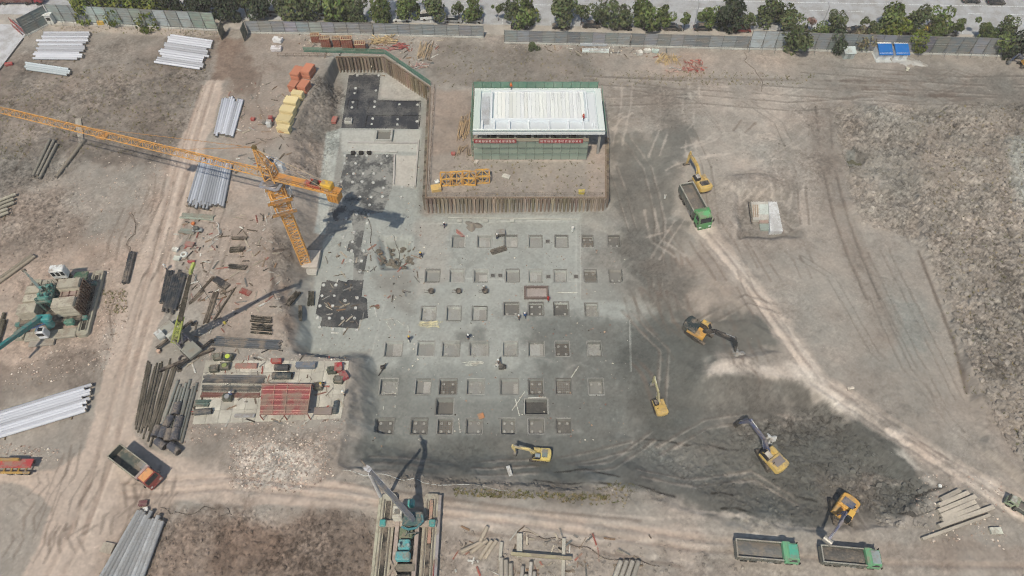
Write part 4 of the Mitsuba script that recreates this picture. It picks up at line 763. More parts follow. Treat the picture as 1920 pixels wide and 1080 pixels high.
for z in (1.7, 3.4, 5.0):
    for yy in (107.0, 105.9): part(k, 'ledger', rod((-8.3, yy, z), (15.9, yy, z), .05, 6), (120, 126, 116), 'metal')
    part(k, 'plank', bx(-8.2, 15.8, 105.98, 106.92, z + .06, z + .11), (150, 142, 122), 'dirty')
for i in range(13):
    xx = -8 + i * 1.82
    for z in (.15, 1.75, 3.45): part(k, 'net_panel', bx(xx + .03, xx + 1.79, 105.80, 105.815, z, z + 1.55), np.array((176, 196, 178)) * r_.uniform(.95, 1.05), 'net')
k = thing('roof_guard', 'green netted guard along the back and left edges of the white roof', 'netting')
for i in range(15):
    xx = -8.2 + i * 1.9
    part(k, 'post', rod((xx, 120.6, 0), (xx, 120.6, 8.4), .06, 6), (96, 140, 120), 'metal')
    if i < 14: part(k, 'net_panel', bx(xx + .03, xx + 1.87, 120.62, 120.635, 6.7, 8.3), np.array((80, 164, 134)) * r_.uniform(.95, 1.05), 'net')
for i in range(8):
    yy = 106.8 + i * 1.9; part(k, 'post', rod((-8.4, yy, 0), (-8.4, yy, 8.0), .06, 6), (110, 170, 140), 'metal')
    if i < 7: part(k, 'net_panel', bx(-8.47, -8.455, yy + .03, yy + 1.87, 6.7, 7.9), np.array((126, 180, 152)) * r_.uniform(.96, 1.04), 'net')
part(k, 'rail', bar((19.25, 106.7, 7.5), (19.25, 120.6, 7.5), .1), (120, 180, 150), 'metal'); part(k, 'rail', bar((-8.4, 106.65, 7.3), (19.2, 106.65, 7.3), .1), (130, 180, 155), 'metal')
for i in range(7): yy = 106.8 + i * 1.9; part(k, 'net_panel', bx(19.3, 19.315, yy + .03, yy + 1.87, 6.2, 7.5), np.array((120, 176, 148)) * r_.uniform(.96, 1.04), 'net')
part(k, 'rail', bar((-8.4, 106.7, 8.0), (-8.4, 120.6, 8.0), .08), (120, 180, 150), 'metal'); part(k, 'rail', bar((-8.4, 120.6, 8.4), (18.6, 120.6, 8.4), .08), (96, 160, 135), 'metal')
def glyph(r, s):            # an illegible character of the banner: a few strokes, as the photograph shows it
    ms = []
    for z in (-.42, r.uniform(-.1, .15), .42): ms.append(bx(-.4 * s, .4 * s, -.01, .01, z * s - .05 * s, z * s + .05 * s))
    for x_ in r.choice([-.34, 0, .34], 2, replace=False): ms.append(bx(x_ * s - .05 * s, x_ * s + .05 * s, -.012, .012, -.44 * s, .44 * s))
    return cat(ms)
for (pa, pb, n, lab) in ((889, 968, 12, 'red banner with white characters at the left half of the scaffold'), (1010, 1092, 12, 'red banner with white characters at the right half of the scaffold')):
    k = thing('banner', lab, 'banner'); xa, xb = G(pa, 252, 5.4)[0], G(pb, 252, 5.4)[0]
    part(k, 'cloth', bx(xa, xb, 105.66, 105.69, 4.85, 5.95), (166, 66, 68), 'dirty')
    for i in range(n):
        m = glyph(r_, .5); m.apply_translation((xa + (xb - xa) * (i + .8) / (n + .6), 105.645, 5.4)); part(k, 'character', m, (236, 226, 222), 'matte')
# ---------------------------------------------------------------- tower crane
OR = (238, 166, 74); CB = G(572, 488, -2.9); CBx, CBy = CB[0], CB[1]
jd = np.array([-.9545, .2983, 0]); jn = np.array([.2983, .9545, 0])
k = thing('crane_base', 'stepped pale concrete foundation under the orange tower crane', 'foundation')
q0, q1 = G(548, 472, -2.9), G(600, 500, -2.9)
part(k, 'block', bx(CBx - 2.4, CBx + 2.6, CBy - 1.6, CBy + 2.6, -4.3, -2.9, .08), (198, 186, 174), 'concrete'); part(k, 'step', bx(CBx - 3.2, CBx + 2.5, CBy - 3.0, CBy - 1.6, -4.3, -3.5, .08), (188, 182, 172), 'concrete')
k = thing('tower_crane', 'orange hammerhead tower crane rising beside the pit', 'crane')
def lattice(pts, n, r, rb, cross=True):
    """Sections between two quads of corner points: chords and zigzag lacing."""
    A, B = pts; m = len(A); out = []
    for i in range(m): out.append(bar(A[i], B[i], r * 2))
    for s in range(n):
        for i in range(m):
            j = (i + 1) % m; a = A[i] + (B[i] - A[i]) * s / n; b = A[j] + (B[j] - A[j]) * (s + 1) / n; c = A[j] + (B[j] - A[j]) * s / n
            out.append(bar(a, c, rb * 2)); out.append(bar(a, b, rb * 2) if (s + i) % 2 else bar(c, A[i] + (B[i] - A[i]) * (s + 1) / n, rb * 2))
    return cat(out)
def quad(c, u, v, w, h): return [c + u * a * w / 2 + v * b * h / 2 for a, b in ((-1, -1), (1, -1), (1, 1), (-1, 1))]
mu, mv = np.array([math.cos(.35), math.sin(.35), 0]), np.array([-math.sin(.35), math.cos(.35), 0]); ez = np.array([0, 0, 1.0])
mz = np.linspace(-2.9, 18.2, 9); base = np.array([CBx, CBy, 0])
for a, b in zip(mz[:-1], mz[1:]): part(k, 'mast_section', lattice((quad(base + ez * a, mu, mv, 1.75, 1.75), quad(base + ez * b, mu, mv, 1.75, 1.75)), 3, .1, .045), OR, 'paint')
cf = part(k, 'climbing_frame', lattice((quad(base + ez * 12.6, mu, mv, 2.7, 2.7), quad(base + ez * 18.0, mu, mv, 2.7, 2.7)), 3, .085, .05), OR, 'paint')
for z in (12.7, 15.6):
    part(cf, 'platform', cat([moved(bx(-2.1, 2.1, s * 1.75 - .35, s * 1.75 + .35, 0, .08), np.array(T().translate([CBx, CBy, float(z)]).rotate([0, 0, 1], 20).matrix)) for s in (-1, 1)]), (214, 150, 70), 'metal')
    part(cf, 'railing', cat([bar(p + ez * (z + 1 - p[2] * 0), q + ez * (z + 1), .06) for p, q in zip(quad(base, mu, mv, 4.0, 4.2), np.roll(quad(base, mu, mv, 4.0, 4.2), -1, 0))]), (214, 214, 210), 'paint')
part(cf, 'hydraulic_unit', moved(bx(1.5, 2.3, -.5, .5, 15.6, 17.2, .08), np.array(T().translate([CBx, CBy, 0]).rotate([0, 0, 1], 20).matrix)), (214, 216, 220), 'paint')
J0 = 20.3
part(k, 'slewing_ring', lathe([(.01, 18.0), (1.35, 18.0), (1.35, 18.7), (1.15, 18.8), (1.15, 19.2), (1.4, 19.3), (1.4, 19.6), (.01, 19.6)], 20).apply_translation((CBx, CBy, 0)), (150, 140, 140), 'metal', 40)
part(k, 'turret', lattice((quad(base + ez * 19.5, jd, jn, 1.9, 1.7), quad(base + ez * 22.8, jd, jn, 1.7, 1.5)), 2, .1, .06), OR, 'paint')
ax = base + jd * 1.1 + ez * 26.2
part(k, 'apex_frame', lattice((quad(base + jd * .3 + ez * 22.6, jd, jn, 1.7, 1.5), quad(ax, jd, jn, .3, .35)), 4, .085, .045), OR, 'paint')
part(k, 'apex_sheave', rod(ax - jn * .25 + ez * .2, ax + jn * .25 + ez * .2, .4, 14), (150, 120, 60), 'metal')
rows = 14; step = 62 / rows
for i in range(rows):
    a, b = base + jd * (1.0 + i * step), base + jd * (1.0 + (i + 1) * step); hh = [1.35 - .03 * t for t in (i, i + 1)]
    tri = lambda c, h: [c - jn * .62 + ez * J0, c + jn * .62 + ez * J0, c + ez * (J0 + h)]
    part(k, 'jib_section', lattice((tri(a, hh[0]), tri(b, hh[1])), 4, .062, .024), OR, 'paint')
part(k, 'trolley', cat([bx(-.9, .9, -.8, .8, -.25, .05, .05)]).apply_transform(np.array(T().translate([*(base + jd * 33)[:2], J0 - .1]).rotate([0, 0, 1], 163).matrix)), (196, 130, 50), 'paint')
for dist, z in ((36, J0 + .95), (17, J0 + 1.1)):
    part(k, 'pendant', tube([ax + ez * .2, base + jd * dist + ez * z], .045, 5), (232, 160, 80), 'metal')
# counter-jib with deck, winch, cabinet and ballast
cj = part(k, 'counter_jib', cat([bar(base - jd * .6 + jn * s * .75 + ez * J0, base - jd * 12.6 + jn * s * .75 + ez * J0, .22, .35) for s in (-1, 1)] + [bar(base - jd * t - jn * .75 + ez * J0, base - jd * t + jn * .75 + ez * J0, .12) for t in np.arange(1, 12.6, 1.1)]), OR, 'paint')
def onjib(m, t, s, z): return moved(m, np.array(T().translate([*(base - jd * t + jn * s)[:2], z]).rotate([0, 0, 1], math.degrees(math.atan2(-jd[1], -jd[0]))).matrix))
part(cj, 'deck', onjib(bx(-6, 6, -.62, .62, 0, .06), 6.7, 0, J0 + .19), (222, 146, 66), 'paint')
for s in (-1, 1): part(cj, 'handrail', cat([onjib(bar((-6, 0, z), (6, 0, z), .05), 6.7, s * .95, J0 + .2) for z in (.55, 1.05)] + [onjib(bar((t, 0, 0), (t, 0, 1.05), .05), 6.7, s * .95, J0 + .2) for t in np.arange(-6, 6.1, 1.5)]), (205, 200, 196) if s > 0 else OR, 'metal')
part(cj, 'winch_drum', onjib(rod((0, -.55, .55), (0, .55, .55), .5, 14), 8.2, 0, J0 + .2), (72, 84, 80), 'metal'); part(cj, 'winch_motor', onjib(bx(-.5, .5, -.4, .4, 0, .7, .1), 7.0, -.1, J0 + .25), (190, 44, 36), 'paint')
part(cj, 'winch_frame', onjib(cat([bx(-1.1, 1.1, s * .62 - .06, s * .62 + .06, 0, .75, .03) for s in (-1, 1)]), 8.3, 0, J0 + .25), (196, 52, 40), 'paint')
part(cj, 'cabinet', onjib(bx(-.95, .95, -.65, .65, 0, 1.2, .12), 10.4, .15, J0 + .25), (240, 184, 46), 'paint')
for i in range(4): part(cj, 'ballast', onjib(bx(-.22, .22, -.85, .85, -2.0, .25, .04), 10.6 + i * .5, 0, J0), np.array((214, 140, 46)) * (1 - .04 * (i % 2)), 'paint')
part(k, 'rear_tie', cat([tube([ax, base - jd * 11.5 + jn * s * .75 + ez * (J0 + .3)], .05, 5) for s in (-1, 1)]), (222, 190, 150), 'metal')
cabm = np.array(T().translate([*(base + jn * 1.9 + jd * .5)[:2], 20.0]).rotate([0, 0, 1], 163).matrix)
cb = part(k, 'cab', moved(hull([(x_, y_, z_) for x_, y_ in ((-1.0, -.7), (1.1, -.7), (1.1, .7), (-1.0, .7)) for z_ in (0, 2.1)] + [(1.35, s * .6, .7) for s in (-1, 1)]), cabm), (226, 228, 236), 'paint')
part(cb, 'window', moved(bx(1.0, 1.3, -.55, .55, .9, 1.9, .05), cabm), (30, 34, 40), 'glass'); part(cb, 'window', moved(bx(-.6, .8, -.74, -.7, 1, 1.8), cabm), (30, 34, 40), 'glass'); part(cb, 'roof_hatch', moved(bx(-.5, .3, -.4, .4, 2.1, 2.16, .02), cabm), (60, 64, 78), 'paint')
part(k, 'control_cabinet', moved(bx(-1.6, -.4, -.5, .5, 0, 1.7, .06), np.array(T().translate([*(base + jn * 1.7 - jd * .2)[:2], J0]).rotate([0, 0, 1], 163).matrix)), (208, 216, 226), 'paint')
part(k, 'ring_platform', cat([bar(p + ez * 19.0, q + ez * 19.0, .5, .08) for p, q in zip(quad(base, jd, jn, 3.2, 3.4), np.roll(quad(base, jd, jn, 3.2, 3.4), -1, 0))]), (190, 192, 204), 'metal')
# ---------------------------------------------------------------- machines
def link(p, q, w, h0, h1, y=0.0):
    """A tapering box girder in the x, z plane of a machine, w wide, h0 deep at p and h1 at q."""
    p, q = np.array([p[0], y, p[1]], float), np.array([q[0], y, q[1]], float); d = (q - p) / np.linalg.norm(q - p); n = np.array([-d[2], 0, d[0]])
    return hull([c + n * s * h / 2 + np.array([0, t * w / 2, 0]) for c, h in ((p, h0), (q, h1)) for s in (-1, 1) for t in (-1, 1)])
def track(y, L, w, h):
    a = np.linspace(np.pi / 2, 3 * np.pi / 2, 7); r = h / 2
    out = [(-L / 2 + r + r * math.cos(t), r + r * math.sin(t)) for t in a] + [(L / 2 - r - r * math.cos(t), r - r * math.sin(t)) for t in a]
    return side(out, y - w / 2, y + w / 2), out
def excavator(name, label, body, bucket, zb, bk=None, s=1.0, c=(228, 180, 70), boomc=None, hood=(70, 70, 78), roofc=None, cabc=None, twist=20, deckc=None, bucketc=(150, 148, 144), Lb=5.6, La=2.9):
    b = P(*body, lift=1.9 * s); w_ = G(*bucket, zb); dx, dy = w_[:2] - b[:2]; ang = math.degrees(math.atan2(dy, dx)); boomc = boomc or c; cabc = cabc or c
    R = math.hypot(dx, dy) / s; zt = (zb - b[2]) / s; k = thing(name, label, 'excavator')
    MM = np.array(T().translate([b[0], b[1], b[2]]).rotate([0, 0, 1], ang).scale(s).matrix); MT = np.array(T().translate([b[0], b[1], b[2]]).rotate([0, 0, 1], ang + twist).scale(s).matrix)
    p = lambda n, m, col=c, mat='paint', sm=None, par=k, X=MM: part(par, n, m, col, mat, sm, M=X)
    for sd in (-1, 1):
        m, out = track(sd * 1.12, 4.0, .58, .86); t = p('track', m, (66, 62, 58), 'rubber', None, k, MT)
        pads = [bx(x - .09, x + .09, sd * 1.12 - .32, sd * 1.12 + .32, .84, .90) for x in np.arange(-1.6, 1.7, .4)]; p('track_pads', cat(pads), (92, 86, 80), 'metal', None, t, MT)
    p('undercarriage', bx(-1.1, 1.1, -.9, .9, .35, 1.0, .1), (70, 66, 60), 'metal', None, k, MT)
    p('slew_ring', rod((0, 0, .95), (0, 0, 1.12), .75, 18), (60, 58, 56), 'metal')
    bd = hull([(x, y, z) for x, y in ((1.15, 1.3), (1.15, -1.3), (-1.9, -1.36), (-1.9, 1.36)) for z in (1.1, 1.65)]); bo = p('body', bd)
    a = np.linspace(-1, 1, 9); cw = [(-1.75, 1.36), (-1.75, -1.36)] + [(-2.25 - .55 * math.cos(t * 1.35), 1.36 * math.sin(t * 1.5707)) for t in a]
    p('counterweight', hull([(x, y, z) for x, y in cw for z in (1.08, 2.0)] + [(x * .96, y * .94, 2.12) for x, y in cw]), deckc or c, 'paint', 40)
    p('engine_deck', bx(-1.75, -.35, -1.3, 1.3, 1.65, 2.08, .1), deckc or c); p('hood', bx(-1.95, -.75, -.95, .85, 2.07, 2.2, .04), hood)
    p('side_tank', bx(-.3, 1.1, -1.3, -.55, 1.65, 2.02, .1)); p('exhaust', rod((-1.2, .9, 2.05), (-1.2, .9, 2.6), .08, 8), (50, 48, 46), 'metal')
    cb = p('cab', hull([(x, y, z) for x, z in ((-.45, 1.2), (-.4, 2.85), (.75, 2.88), (1.3, 2.0), (1.25, 1.2)) for y in (.42, 1.34)]), (34, 36, 40))
    p('cab_roof', bx(-.38, .72, .46, 1.30, 2.86, 2.95, .04), roofc or c, 'paint', None, cb)
    p('window', hull([(x, y, z) for x, z in ((.82, 2.84), (1.32, 2.06), (1.34, 2.02), (.86, 2.82)) for y in (.5, 1.26)]), mat='glass', par=cb); p('window', bx(-.2, .7, 1.34, 1.36, 1.95, 2.75), mat='glass', par=cb); p('cab_frame', cat([bar((.98, y, 2.62), (.7, y, 2.93), .08) for y in (.45, 1.31)] + [bx(-.42, 1.25, 1.3, 1.37, 1.2, 1.85)]), cabc, par=cb)
    F0 = np.array([.55, 1.75]); W0 = np.array([R, zt + .9]); D = np.linalg.norm(W0 - F0); D2 = min(D, (Lb + La) * .985); W1 = F0 + (W0 - F0) * D2 / D
    al = math.acos(np.clip((Lb ** 2 + D2 ** 2 - La ** 2) / (2 * Lb * D2), -1, 1)) + math.atan2(W1[1] - F0[1], W1[0] - F0[0])
    E = F0 + Lb * np.array([math.cos(al), math.sin(al)]); nb = np.array([-math.sin(al), math.cos(al)]); Kn = F0 + (E - F0) * .42 + nb * .85
    p('boom', cat([link(F0, Kn, .42, .5, .72), link(Kn, E, .42, .72, .42)]), boomc)
    ad = (W1 - E) / np.linalg.norm(W1 - E); an = np.array([-ad[1], ad[0]]); T0 = E - ad * .75 + an * .12
    p('arm', cat([link(T0, E + ad * .1, .32, .3, .62), link(E + ad * .1, W1, .32, .62, .26)]), boomc)
    def cyl(n, A, B, y, par):
        A, B = np.array([A[0], y, A[1]]), np.array([B[0], y, B[1]]); C_ = A + (B - A) * .55
        p(n, rod(A, C_, .085, 8), boomc, par=par); p('piston', rod(C_, B, .05, 8), (196, 196, 196), 'metal', par=par)
    for y in (-.32, .32): cyl('boom_cylinder', (1.15, 1.5), Kn - nb * .1, y, k)
    cyl('arm_cylinder', Kn + nb * .45, T0, 0, k); cyl('bucket_cylinder', E + ad * .2 + an * .45, W1 - ad * .35 + an * .3, 0, k)
    # bucket: a thick curved shell with teeth, opening towards the machine
    th = np.linspace(-.4, 3.3, 10); o = [(W1[0] + .05 + .62 * math.sin(t) * .95 - .1, W1[1] - .55 + .6 * math.cos(t)) for t in th]; i_ = [(W1[0] - .08 + .52 * math.sin(t) * .95, W1[1] - .55 + .5 * math.cos(t)) for t in th]
    bk_ = p('bucket', cat([side(o + i_[::-1], -.62, .62)] + [side(o, y, y + .05) for y in (-.64, .59)]), bucketc, 'metal'); e = o[-1]
    p('teeth', cat([bx(e[0] - .22, e[0] + .04, y - .05, y + .05, e[1] - .05, e[1] + .04) for y in np.linspace(-.5, .5, 5)]), (120, 118, 114), 'metal', par=bk_)
    return k
YE = (232, 186, 78)
excavator('excavator', 'yellow excavator with dark hood loading the green truck at the upper right', (1315, 336), (1286, 312), -.4, c=(222, 182, 96), roofc=(196, 190, 186), hood=(62, 58, 56), bucketc=(96, 90, 82), Lb=5.5)
excavator('excavator', 'excavator with dark green deck, yellow sides and black boom reaching right', (1314, 617), (1376, 664), -1.2, s=1.08, deckc=(56, 66, 66), c=(226, 164, 66), boomc=(40, 46, 52), hood=(52, 62, 62), roofc=(236, 186, 70), bucketc=(166, 164, 160), twist=-8, Lb=5.4, La=2.7)
excavator('small_excavator', 'small yellow excavator with dark cab pointing towards the slab', (1237, 757), (1222, 722), -2.6, s=.72, c=(220, 180, 96), boomc=(176, 168, 124), roofc=(54, 54, 66), hood=(206, 166, 84), twist=0)
excavator('small_excavator', 'small yellow excavator with pale cab roof at the near end of the slab', (1010, 850), (966, 850), -3.2, s=.74, c=(226, 198, 104), boomc=(222, 198, 132), roofc=(150, 168, 176), hood=(120, 132, 128), twist=4)
excavator('excavator', 'yellow excavator with violet-grey hood and outstretched boom in the dark mud', (1447, 853), (1384, 797), -2.2, s=1.0, c=(226, 188, 96), boomc=(84, 92, 122), roofc=(206, 194, 176), hood=(118, 118, 138), twist=-14, bucketc=(78, 74, 70), Lb=5.7, La=3.1)
excavator('excavator', 'orange-yellow excavator lifting its bucket over the right one of two green trucks', (1583, 957), (1550, 1014), 2.4, s=1.0, c=(230, 168, 70), boomc=(96, 100, 132), roofc=(236, 184, 76), hood=(88, 96, 120), twist=35, bucketc=(172, 166, 158), Lb=5.2, La=2.6)
def wheel(par, x, y, r, MM, w=.3):
    t = part(par, 'wheel', rod((x, y - w / 2, r), (x, y + w / 2, r), r, 14), (38, 37, 36), 'rubber', M=MM); part(t, 'hub', rod((x, y - w / 2 - .03, r), (x, y + w / 2 + .03, r), r * .45, 10), (120, 118, 114), 'metal', M=MM)
def dump_truck(label, rear, front, z, c, roofc, load=None, rim=(168, 164, 154), bedc=(96, 100, 94), canopy=True, inner=None):
    """rear and front: the bearings of the two ends of its top; the lorry is 8.9 m long."""
    a, b = G(*rear, z + 1.5), G(*front, z + 1.5); m = (a + b) / 2; d = b - a; ang = math.degrees(math.atan2(d[1], d[0])); k = thing('dump_truck', label, 'dump truck')
    MM = np.array(T().translate([m[0], m[1], z]).rotate([0, 0, 1], ang).scale(float(np.linalg.norm(d[:2]) / 8.9)).matrix); p = lambda n, me, col=c, mat='paint', par=k: part(par, n, me, col, mat, M=MM)
    p('chassis', cat([bx(-4.2, 4.2, s * .45 - .1, s * .45 + .1, .62, .92) for s in (-1, 1)] + [bx(x, x + .12, -.4, .4, .65, .9) for x in np.arange(-4, 4, 1.3)]), (58, 56, 54), 'metal')
    for x in (3.35, 1.75, -1.75, -3.1):
        for s in (-1, 1): wheel(k, x, s * 1.05, .52, MM, .34 if x > 0 else .5)
    bd = p('bed', cat([bx(-4.4, 2.1, -1.2, 1.2, 1.0, 1.12), bx(-4.4, 2.1, 1.16, 1.25, 1.0, 2.55), bx(-4.4, 2.1, -1.25, -1.16, 1.0, 2.55), bx(-4.45, -4.36, -1.25, 1.25, 1.05, 2.5), bx(2.05, 2.14, -1.25, 1.25, 1.0, 2.75)]), bedc)
    for s in (-1, 1):
        p('top_rail', bx(-4.45, 2.15, s * 1.22 - .09, s * 1.22 + .09, 2.5, 2.64, .03), rim, 'dirty', bd)
        for x in np.arange(-4.1, 2.1, .85): p('rib', bx(x - .07, x + .07, s * 1.3 - .06, s * 1.3 + .06, 1.0, 2.5, .02), np.array(bedc) * .95, 'paint', bd)
    p('top_rail', bx(-4.5, -4.32, -1.3, 1.3, 2.42, 2.58, .03), rim, 'dirty', bd)
    if load:
        nx, ny = 26, 12; X, Y = np.meshgrid(np.linspace(-4.34, 2.04, nx), np.linspace(-1.15, 1.15, ny), indexing='ij'); Zz = 1.85 + .35 * (1 - (Y / 1.2) ** 2) * (1 - .5 * (X / 4) ** 4) + .28 * (n2(X + m[0], Y + m[1], .9, 3, 4) - .5)
        i, j = np.meshgrid(np.arange(nx - 1), np.arange(ny - 1), indexing='ij'); q = (i * ny + j).ravel()
        p('load', trimesh.Trimesh(np.stack([X, Y, Zz], -1).reshape(-1, 3), np.vstack([np.stack([q, q + ny, q + ny + 1], 1), np.stack([q, q + ny + 1, q + 1], 1)]), process=False), load, 'dirty', bd)
    elif inner: p('bed_floor', bx(-4.34, 2.04, -1.14, 1.14, 1.12, 1.16), inner, 'dirty', bd); p('bed_lining', cat([bx(-.3, 2.04, .3, 1.14, 1.17, 1.19)]), (150, 152, 156), 'dirty', bd)
    if canopy: p('headboard', hull([(x, s * 1.28, zz) for x, zz in ((1.95, 2.3), (1.98, 2.95), (2.5, 3.1), (3.0, 2.98), (3.0, 2.86), (2.2, 2.5)) for s in (-1, 1)]), c, 'paint', bd)
    else: p('headboard', bx(2.0, 2.5, -1.28, 1.28, 2.3, 2.85, .1), (206, 176, 178), 'paint', bd)
    cbp = [(2.55, 1.0), (2.5, 2.85), (2.65, 2.98), (4.1, 2.92), (4.42, 1.9), (4.45, .75), (2.6, .7)]
    cb = p('cab', hull([(x, s * (1.18 if zz < 2.5 else 1.08), zz) for x, zz in cbp for s in (-1, 1)])); p('cab_roof', bx(2.72, 4.02, -.98, .98, 2.94, 3.06, .05), roofc, 'paint', cb)
    p('windscreen', hull([(x, s * .98, zz) for x, zz in ((4.15, 2.8), (4.42, 2.0), (4.46, 2.0), (4.19, 2.8)) for s in (-1, 1)]), mat='glass', par=cb)
    for s in (-1, 1):
        p('window', hull([(x, s * (1.19 - (.06 if zz > 2.3 else 0)) + o, zz) for x, zz in ((2.95, 2.0), (2.95, 2.65), (3.8, 2.65), (4.1, 2.0)) for o in (-.02, .02)]), mat='glass', par=cb)
        p('door', bx(2.9, 4.0, s * 1.2 - .02, s * 1.2 + .02, .95, 1.9, .01), np.array(c) * .95, 'paint', cb); p('headlight', bx(4.42, 4.5, s * .85 - .2, s * .85 + .2, .85, 1.1, .02), (224, 226, 226), 'paint', cb)
        p('mirror', bx(4.2, 4.35, s * 1.42 - .1, s * 1.42 + .1, 1.9, 2.5, .03), (40, 40, 42), 'paint', cb)
    p('bumper', bx(4.35, 4.58, -1.2, 1.2, .45, .8, .05), np.array(c) * .8, 'paint', cb); p('fuel_tank', rod((.2, -1.0, .75), (1.1, -1.0, .75), .3, 12), (170, 172, 172), 'metal')
    return k
GR = (96, 172, 108)
dump_truck('green dump truck with load of soil beside the excavator at upper right', (1284, 352), (1322, 423), -.95, (78, 158, 90), (104, 186, 116), (118, 112, 106), rim=(176, 172, 160))
dump_truck('green dump truck on the near road, the left one of two in line', (1378, 1030), (1496, 1040), -.35, (104, 176, 128), (80, 180, 150), (122, 120, 117))
dump_truck('green dump truck under the excavator bucket, the right one of two in line', (1538, 1040), (1649, 1050), -.3, (104, 178, 124), (150, 162, 162), (104, 100, 96))
dump_truck('orange dump truck with empty dark bed turning on the tan dirt road', (218, 848), (290, 903), 0, (176, 62, 56), (236, 160, 96), None, rim=(176, 170, 150), bedc=(84, 94, 88), canopy=False, inner=(84, 92, 88))
dump_truck('pale green dump truck cut off by the right edge of the picture', (1960, 975), (1893, 932), 0, (150, 170, 134), (196, 206, 196), (120, 114, 108))
k = thing('flatbed_trailer', 'red and yellow flatbed trailer cut off by the left edge of the picture', 'trailer'); a, b = G(-60, 872, 1.4), G(58, 872, 1.4); ang = math.degrees(math.atan2(b[1] - a[1], b[0] - a[0])); MM = np.array(T().translate([*((a + b) / 2)[:2], 0]).rotate([0, 0, 1], ang).matrix); L = np.linalg.norm(b - a) / 2
part(k, 'deck', bx(-L, L, -.35, 1.05, 1.1, 1.35, .04), (188, 62, 62), 'paint', M=MM); part(k, 'frame', cat([bx(-L, L, -1.2, -.9, .9, 1.15, .03)] + [bx(x, x + .2, -1.2, -.3, .85, 1.1) for x in np.arange(-L, L, 1.1)]), (196, 150, 70), 'paint', M=MM); part(k, 'headboard', bx(-L * .1, L * .6, .6, 1.0, 1.35, 1.9, .04), (186, 140, 70), 'paint', M=MM)
for x in (L - .7, L - 1.9, L - 3.4, -L * .4): wheel(k, x, -.95, .45, MM); wheel(k, x, .95, .45, MM)
# ---- truck crane with raised boom
TIP = np.array([-46.4, 59.9, 23.5]); k = thing('mobile_crane', 'grey mobile crane with raised black boom and lime-yellow boom foot', 'crane'); o = P(345, 645); o[2] = 0
ca = math.degrees(math.atan2(-5.5, 6.6)); MM = np.array(T().translate([o[0], o[1], 0]).rotate([0, 0, 1], ca).matrix); p = lambda n, me, col=(150, 148, 140), mat='dirty', par=k: part(par, n, me, col, mat, M=MM)
p('carrier', bx(-5.2, 4.2, -1.25, 1.25, .75, 1.35, .06), (148, 146, 136)); p('deck_plate', bx(-5.0, -1.6, -1.15, 1.15, 1.36, 1.5, .04), (176, 172, 160))
for x in (-4.2, -3.0, 1.6, 2.9):
    for s in (-1, 1): wheel(k, x, s * 1.1, .55, MM, .4)
for x in (-2.2, 3.8):
    for s in (-1, 1): p('outrigger', cat([bx(x - .2, x + .2, min(s, s * 3.6), max(s, s * 3.6), .75, 1.1, .03), bx(x - .12, x + .12, s * 3.5 - .12, s * 3.5 + .12, .1, 1.2), rod((x, s * 3.5, 0), (x, s * 3.5, .12), .45, 12)]), (70, 66, 64), 'metal')
p('turntable', rod((0, 0, 1.3), (0, 0, 1.6), 1.05, 20), (110, 106, 104), 'metal'); p('cab', hull([(x, y, z) for x, z in ((-3.9, 1.4), (-3.8, 2.6), (-2.9, 2.7), (-2.5, 1.9), (-2.5, 1.4)) for y in (-2.4, -1.2)]), (206, 206, 202), 'paint')
p('window', bx(-3.6, -2.9, -2.43, -2.38, 1.9, 2.5), mat='glass'); p('winch', cat([rod((.6, -.9, 1.9), (.6, .9, 1.9), .45, 14), bx(-.2, 1.6, -1.0, -.8, 1.4, 2.4), bx(-.2, 1.6, .8, 1.0, 1.4, 2.4)]), (124, 118, 132), 'metal'); p('counterweight', bx(-1.9, -1.1, -1.3, 1.3, 1.5, 2.6, .1), (190, 188, 180)); p('hose_reel', lathe([(.55, .1), (.75, .1), (.75, .5), (.55, .5), (.55, .1)], 18).apply_translation((2.6, -1.9, 0)), (112, 104, 108), 'metal')
PV = np.array([o[0] - .6, o[1] - .4, 2.0]); bd_ = (TIP - PV); A_ = PV; B_ = PV + bd_ * .33
uu = np.cross(bd_, [0, 0, 1.0]); uu /= np.linalg.norm(uu); vv = np.cross(uu, bd_ / np.linalg.norm(bd_))
part(k, 'boom_foot', lattice((quad(A_, uu, vv, 1.1, 1.0), quad(B_, uu, vv, .9, .8)), 5, .11, .07), (184, 194, 84), 'paint')
bm = part(k, 'boom', cat([bar(B_ - bd_ * .02, PV + bd_ * .62, .62, .7), bar(PV + bd_ * .6, PV + bd_ * .82, .5, .56), bar(PV + bd_ * .8, TIP, .42, .46)]), (62, 58, 50), 'paint'); part(bm, 'boom_head', bar(TIP - uu * .9, TIP + uu * 1.0, .35, .5), (188, 198, 84), 'paint')
part(k, 'luffing_cylinder', rod(PV + np.array([1.2, -.3, -.4]), PV + bd_ * .25, .16, 10), (150, 150, 150), 'metal'); part(k, 'hoist_rope', tube([TIP + uu * .4, TIP + uu * .4 - [0, 0, 14]], .03, 5), (60, 60, 60), 'metal'); part(k, 'hook_block', bx(TIP[0] + uu[0] * .4 - .2, TIP[0] + uu[0] * .4 + .2, TIP[1] - .15 + uu[1] * .4, TIP[1] + .15 + uu[1] * .4, 8.9, 9.6, .06), (190, 170, 60), 'paint')
one('steel_beam', bar(P(300, 697) + [0, 0, .3], P(402, 656) + [0, 0, .3], .5, .45), (76, 68, 66), 'dark steel beam lying across in front of the mobile crane', 'beam', 'metal')
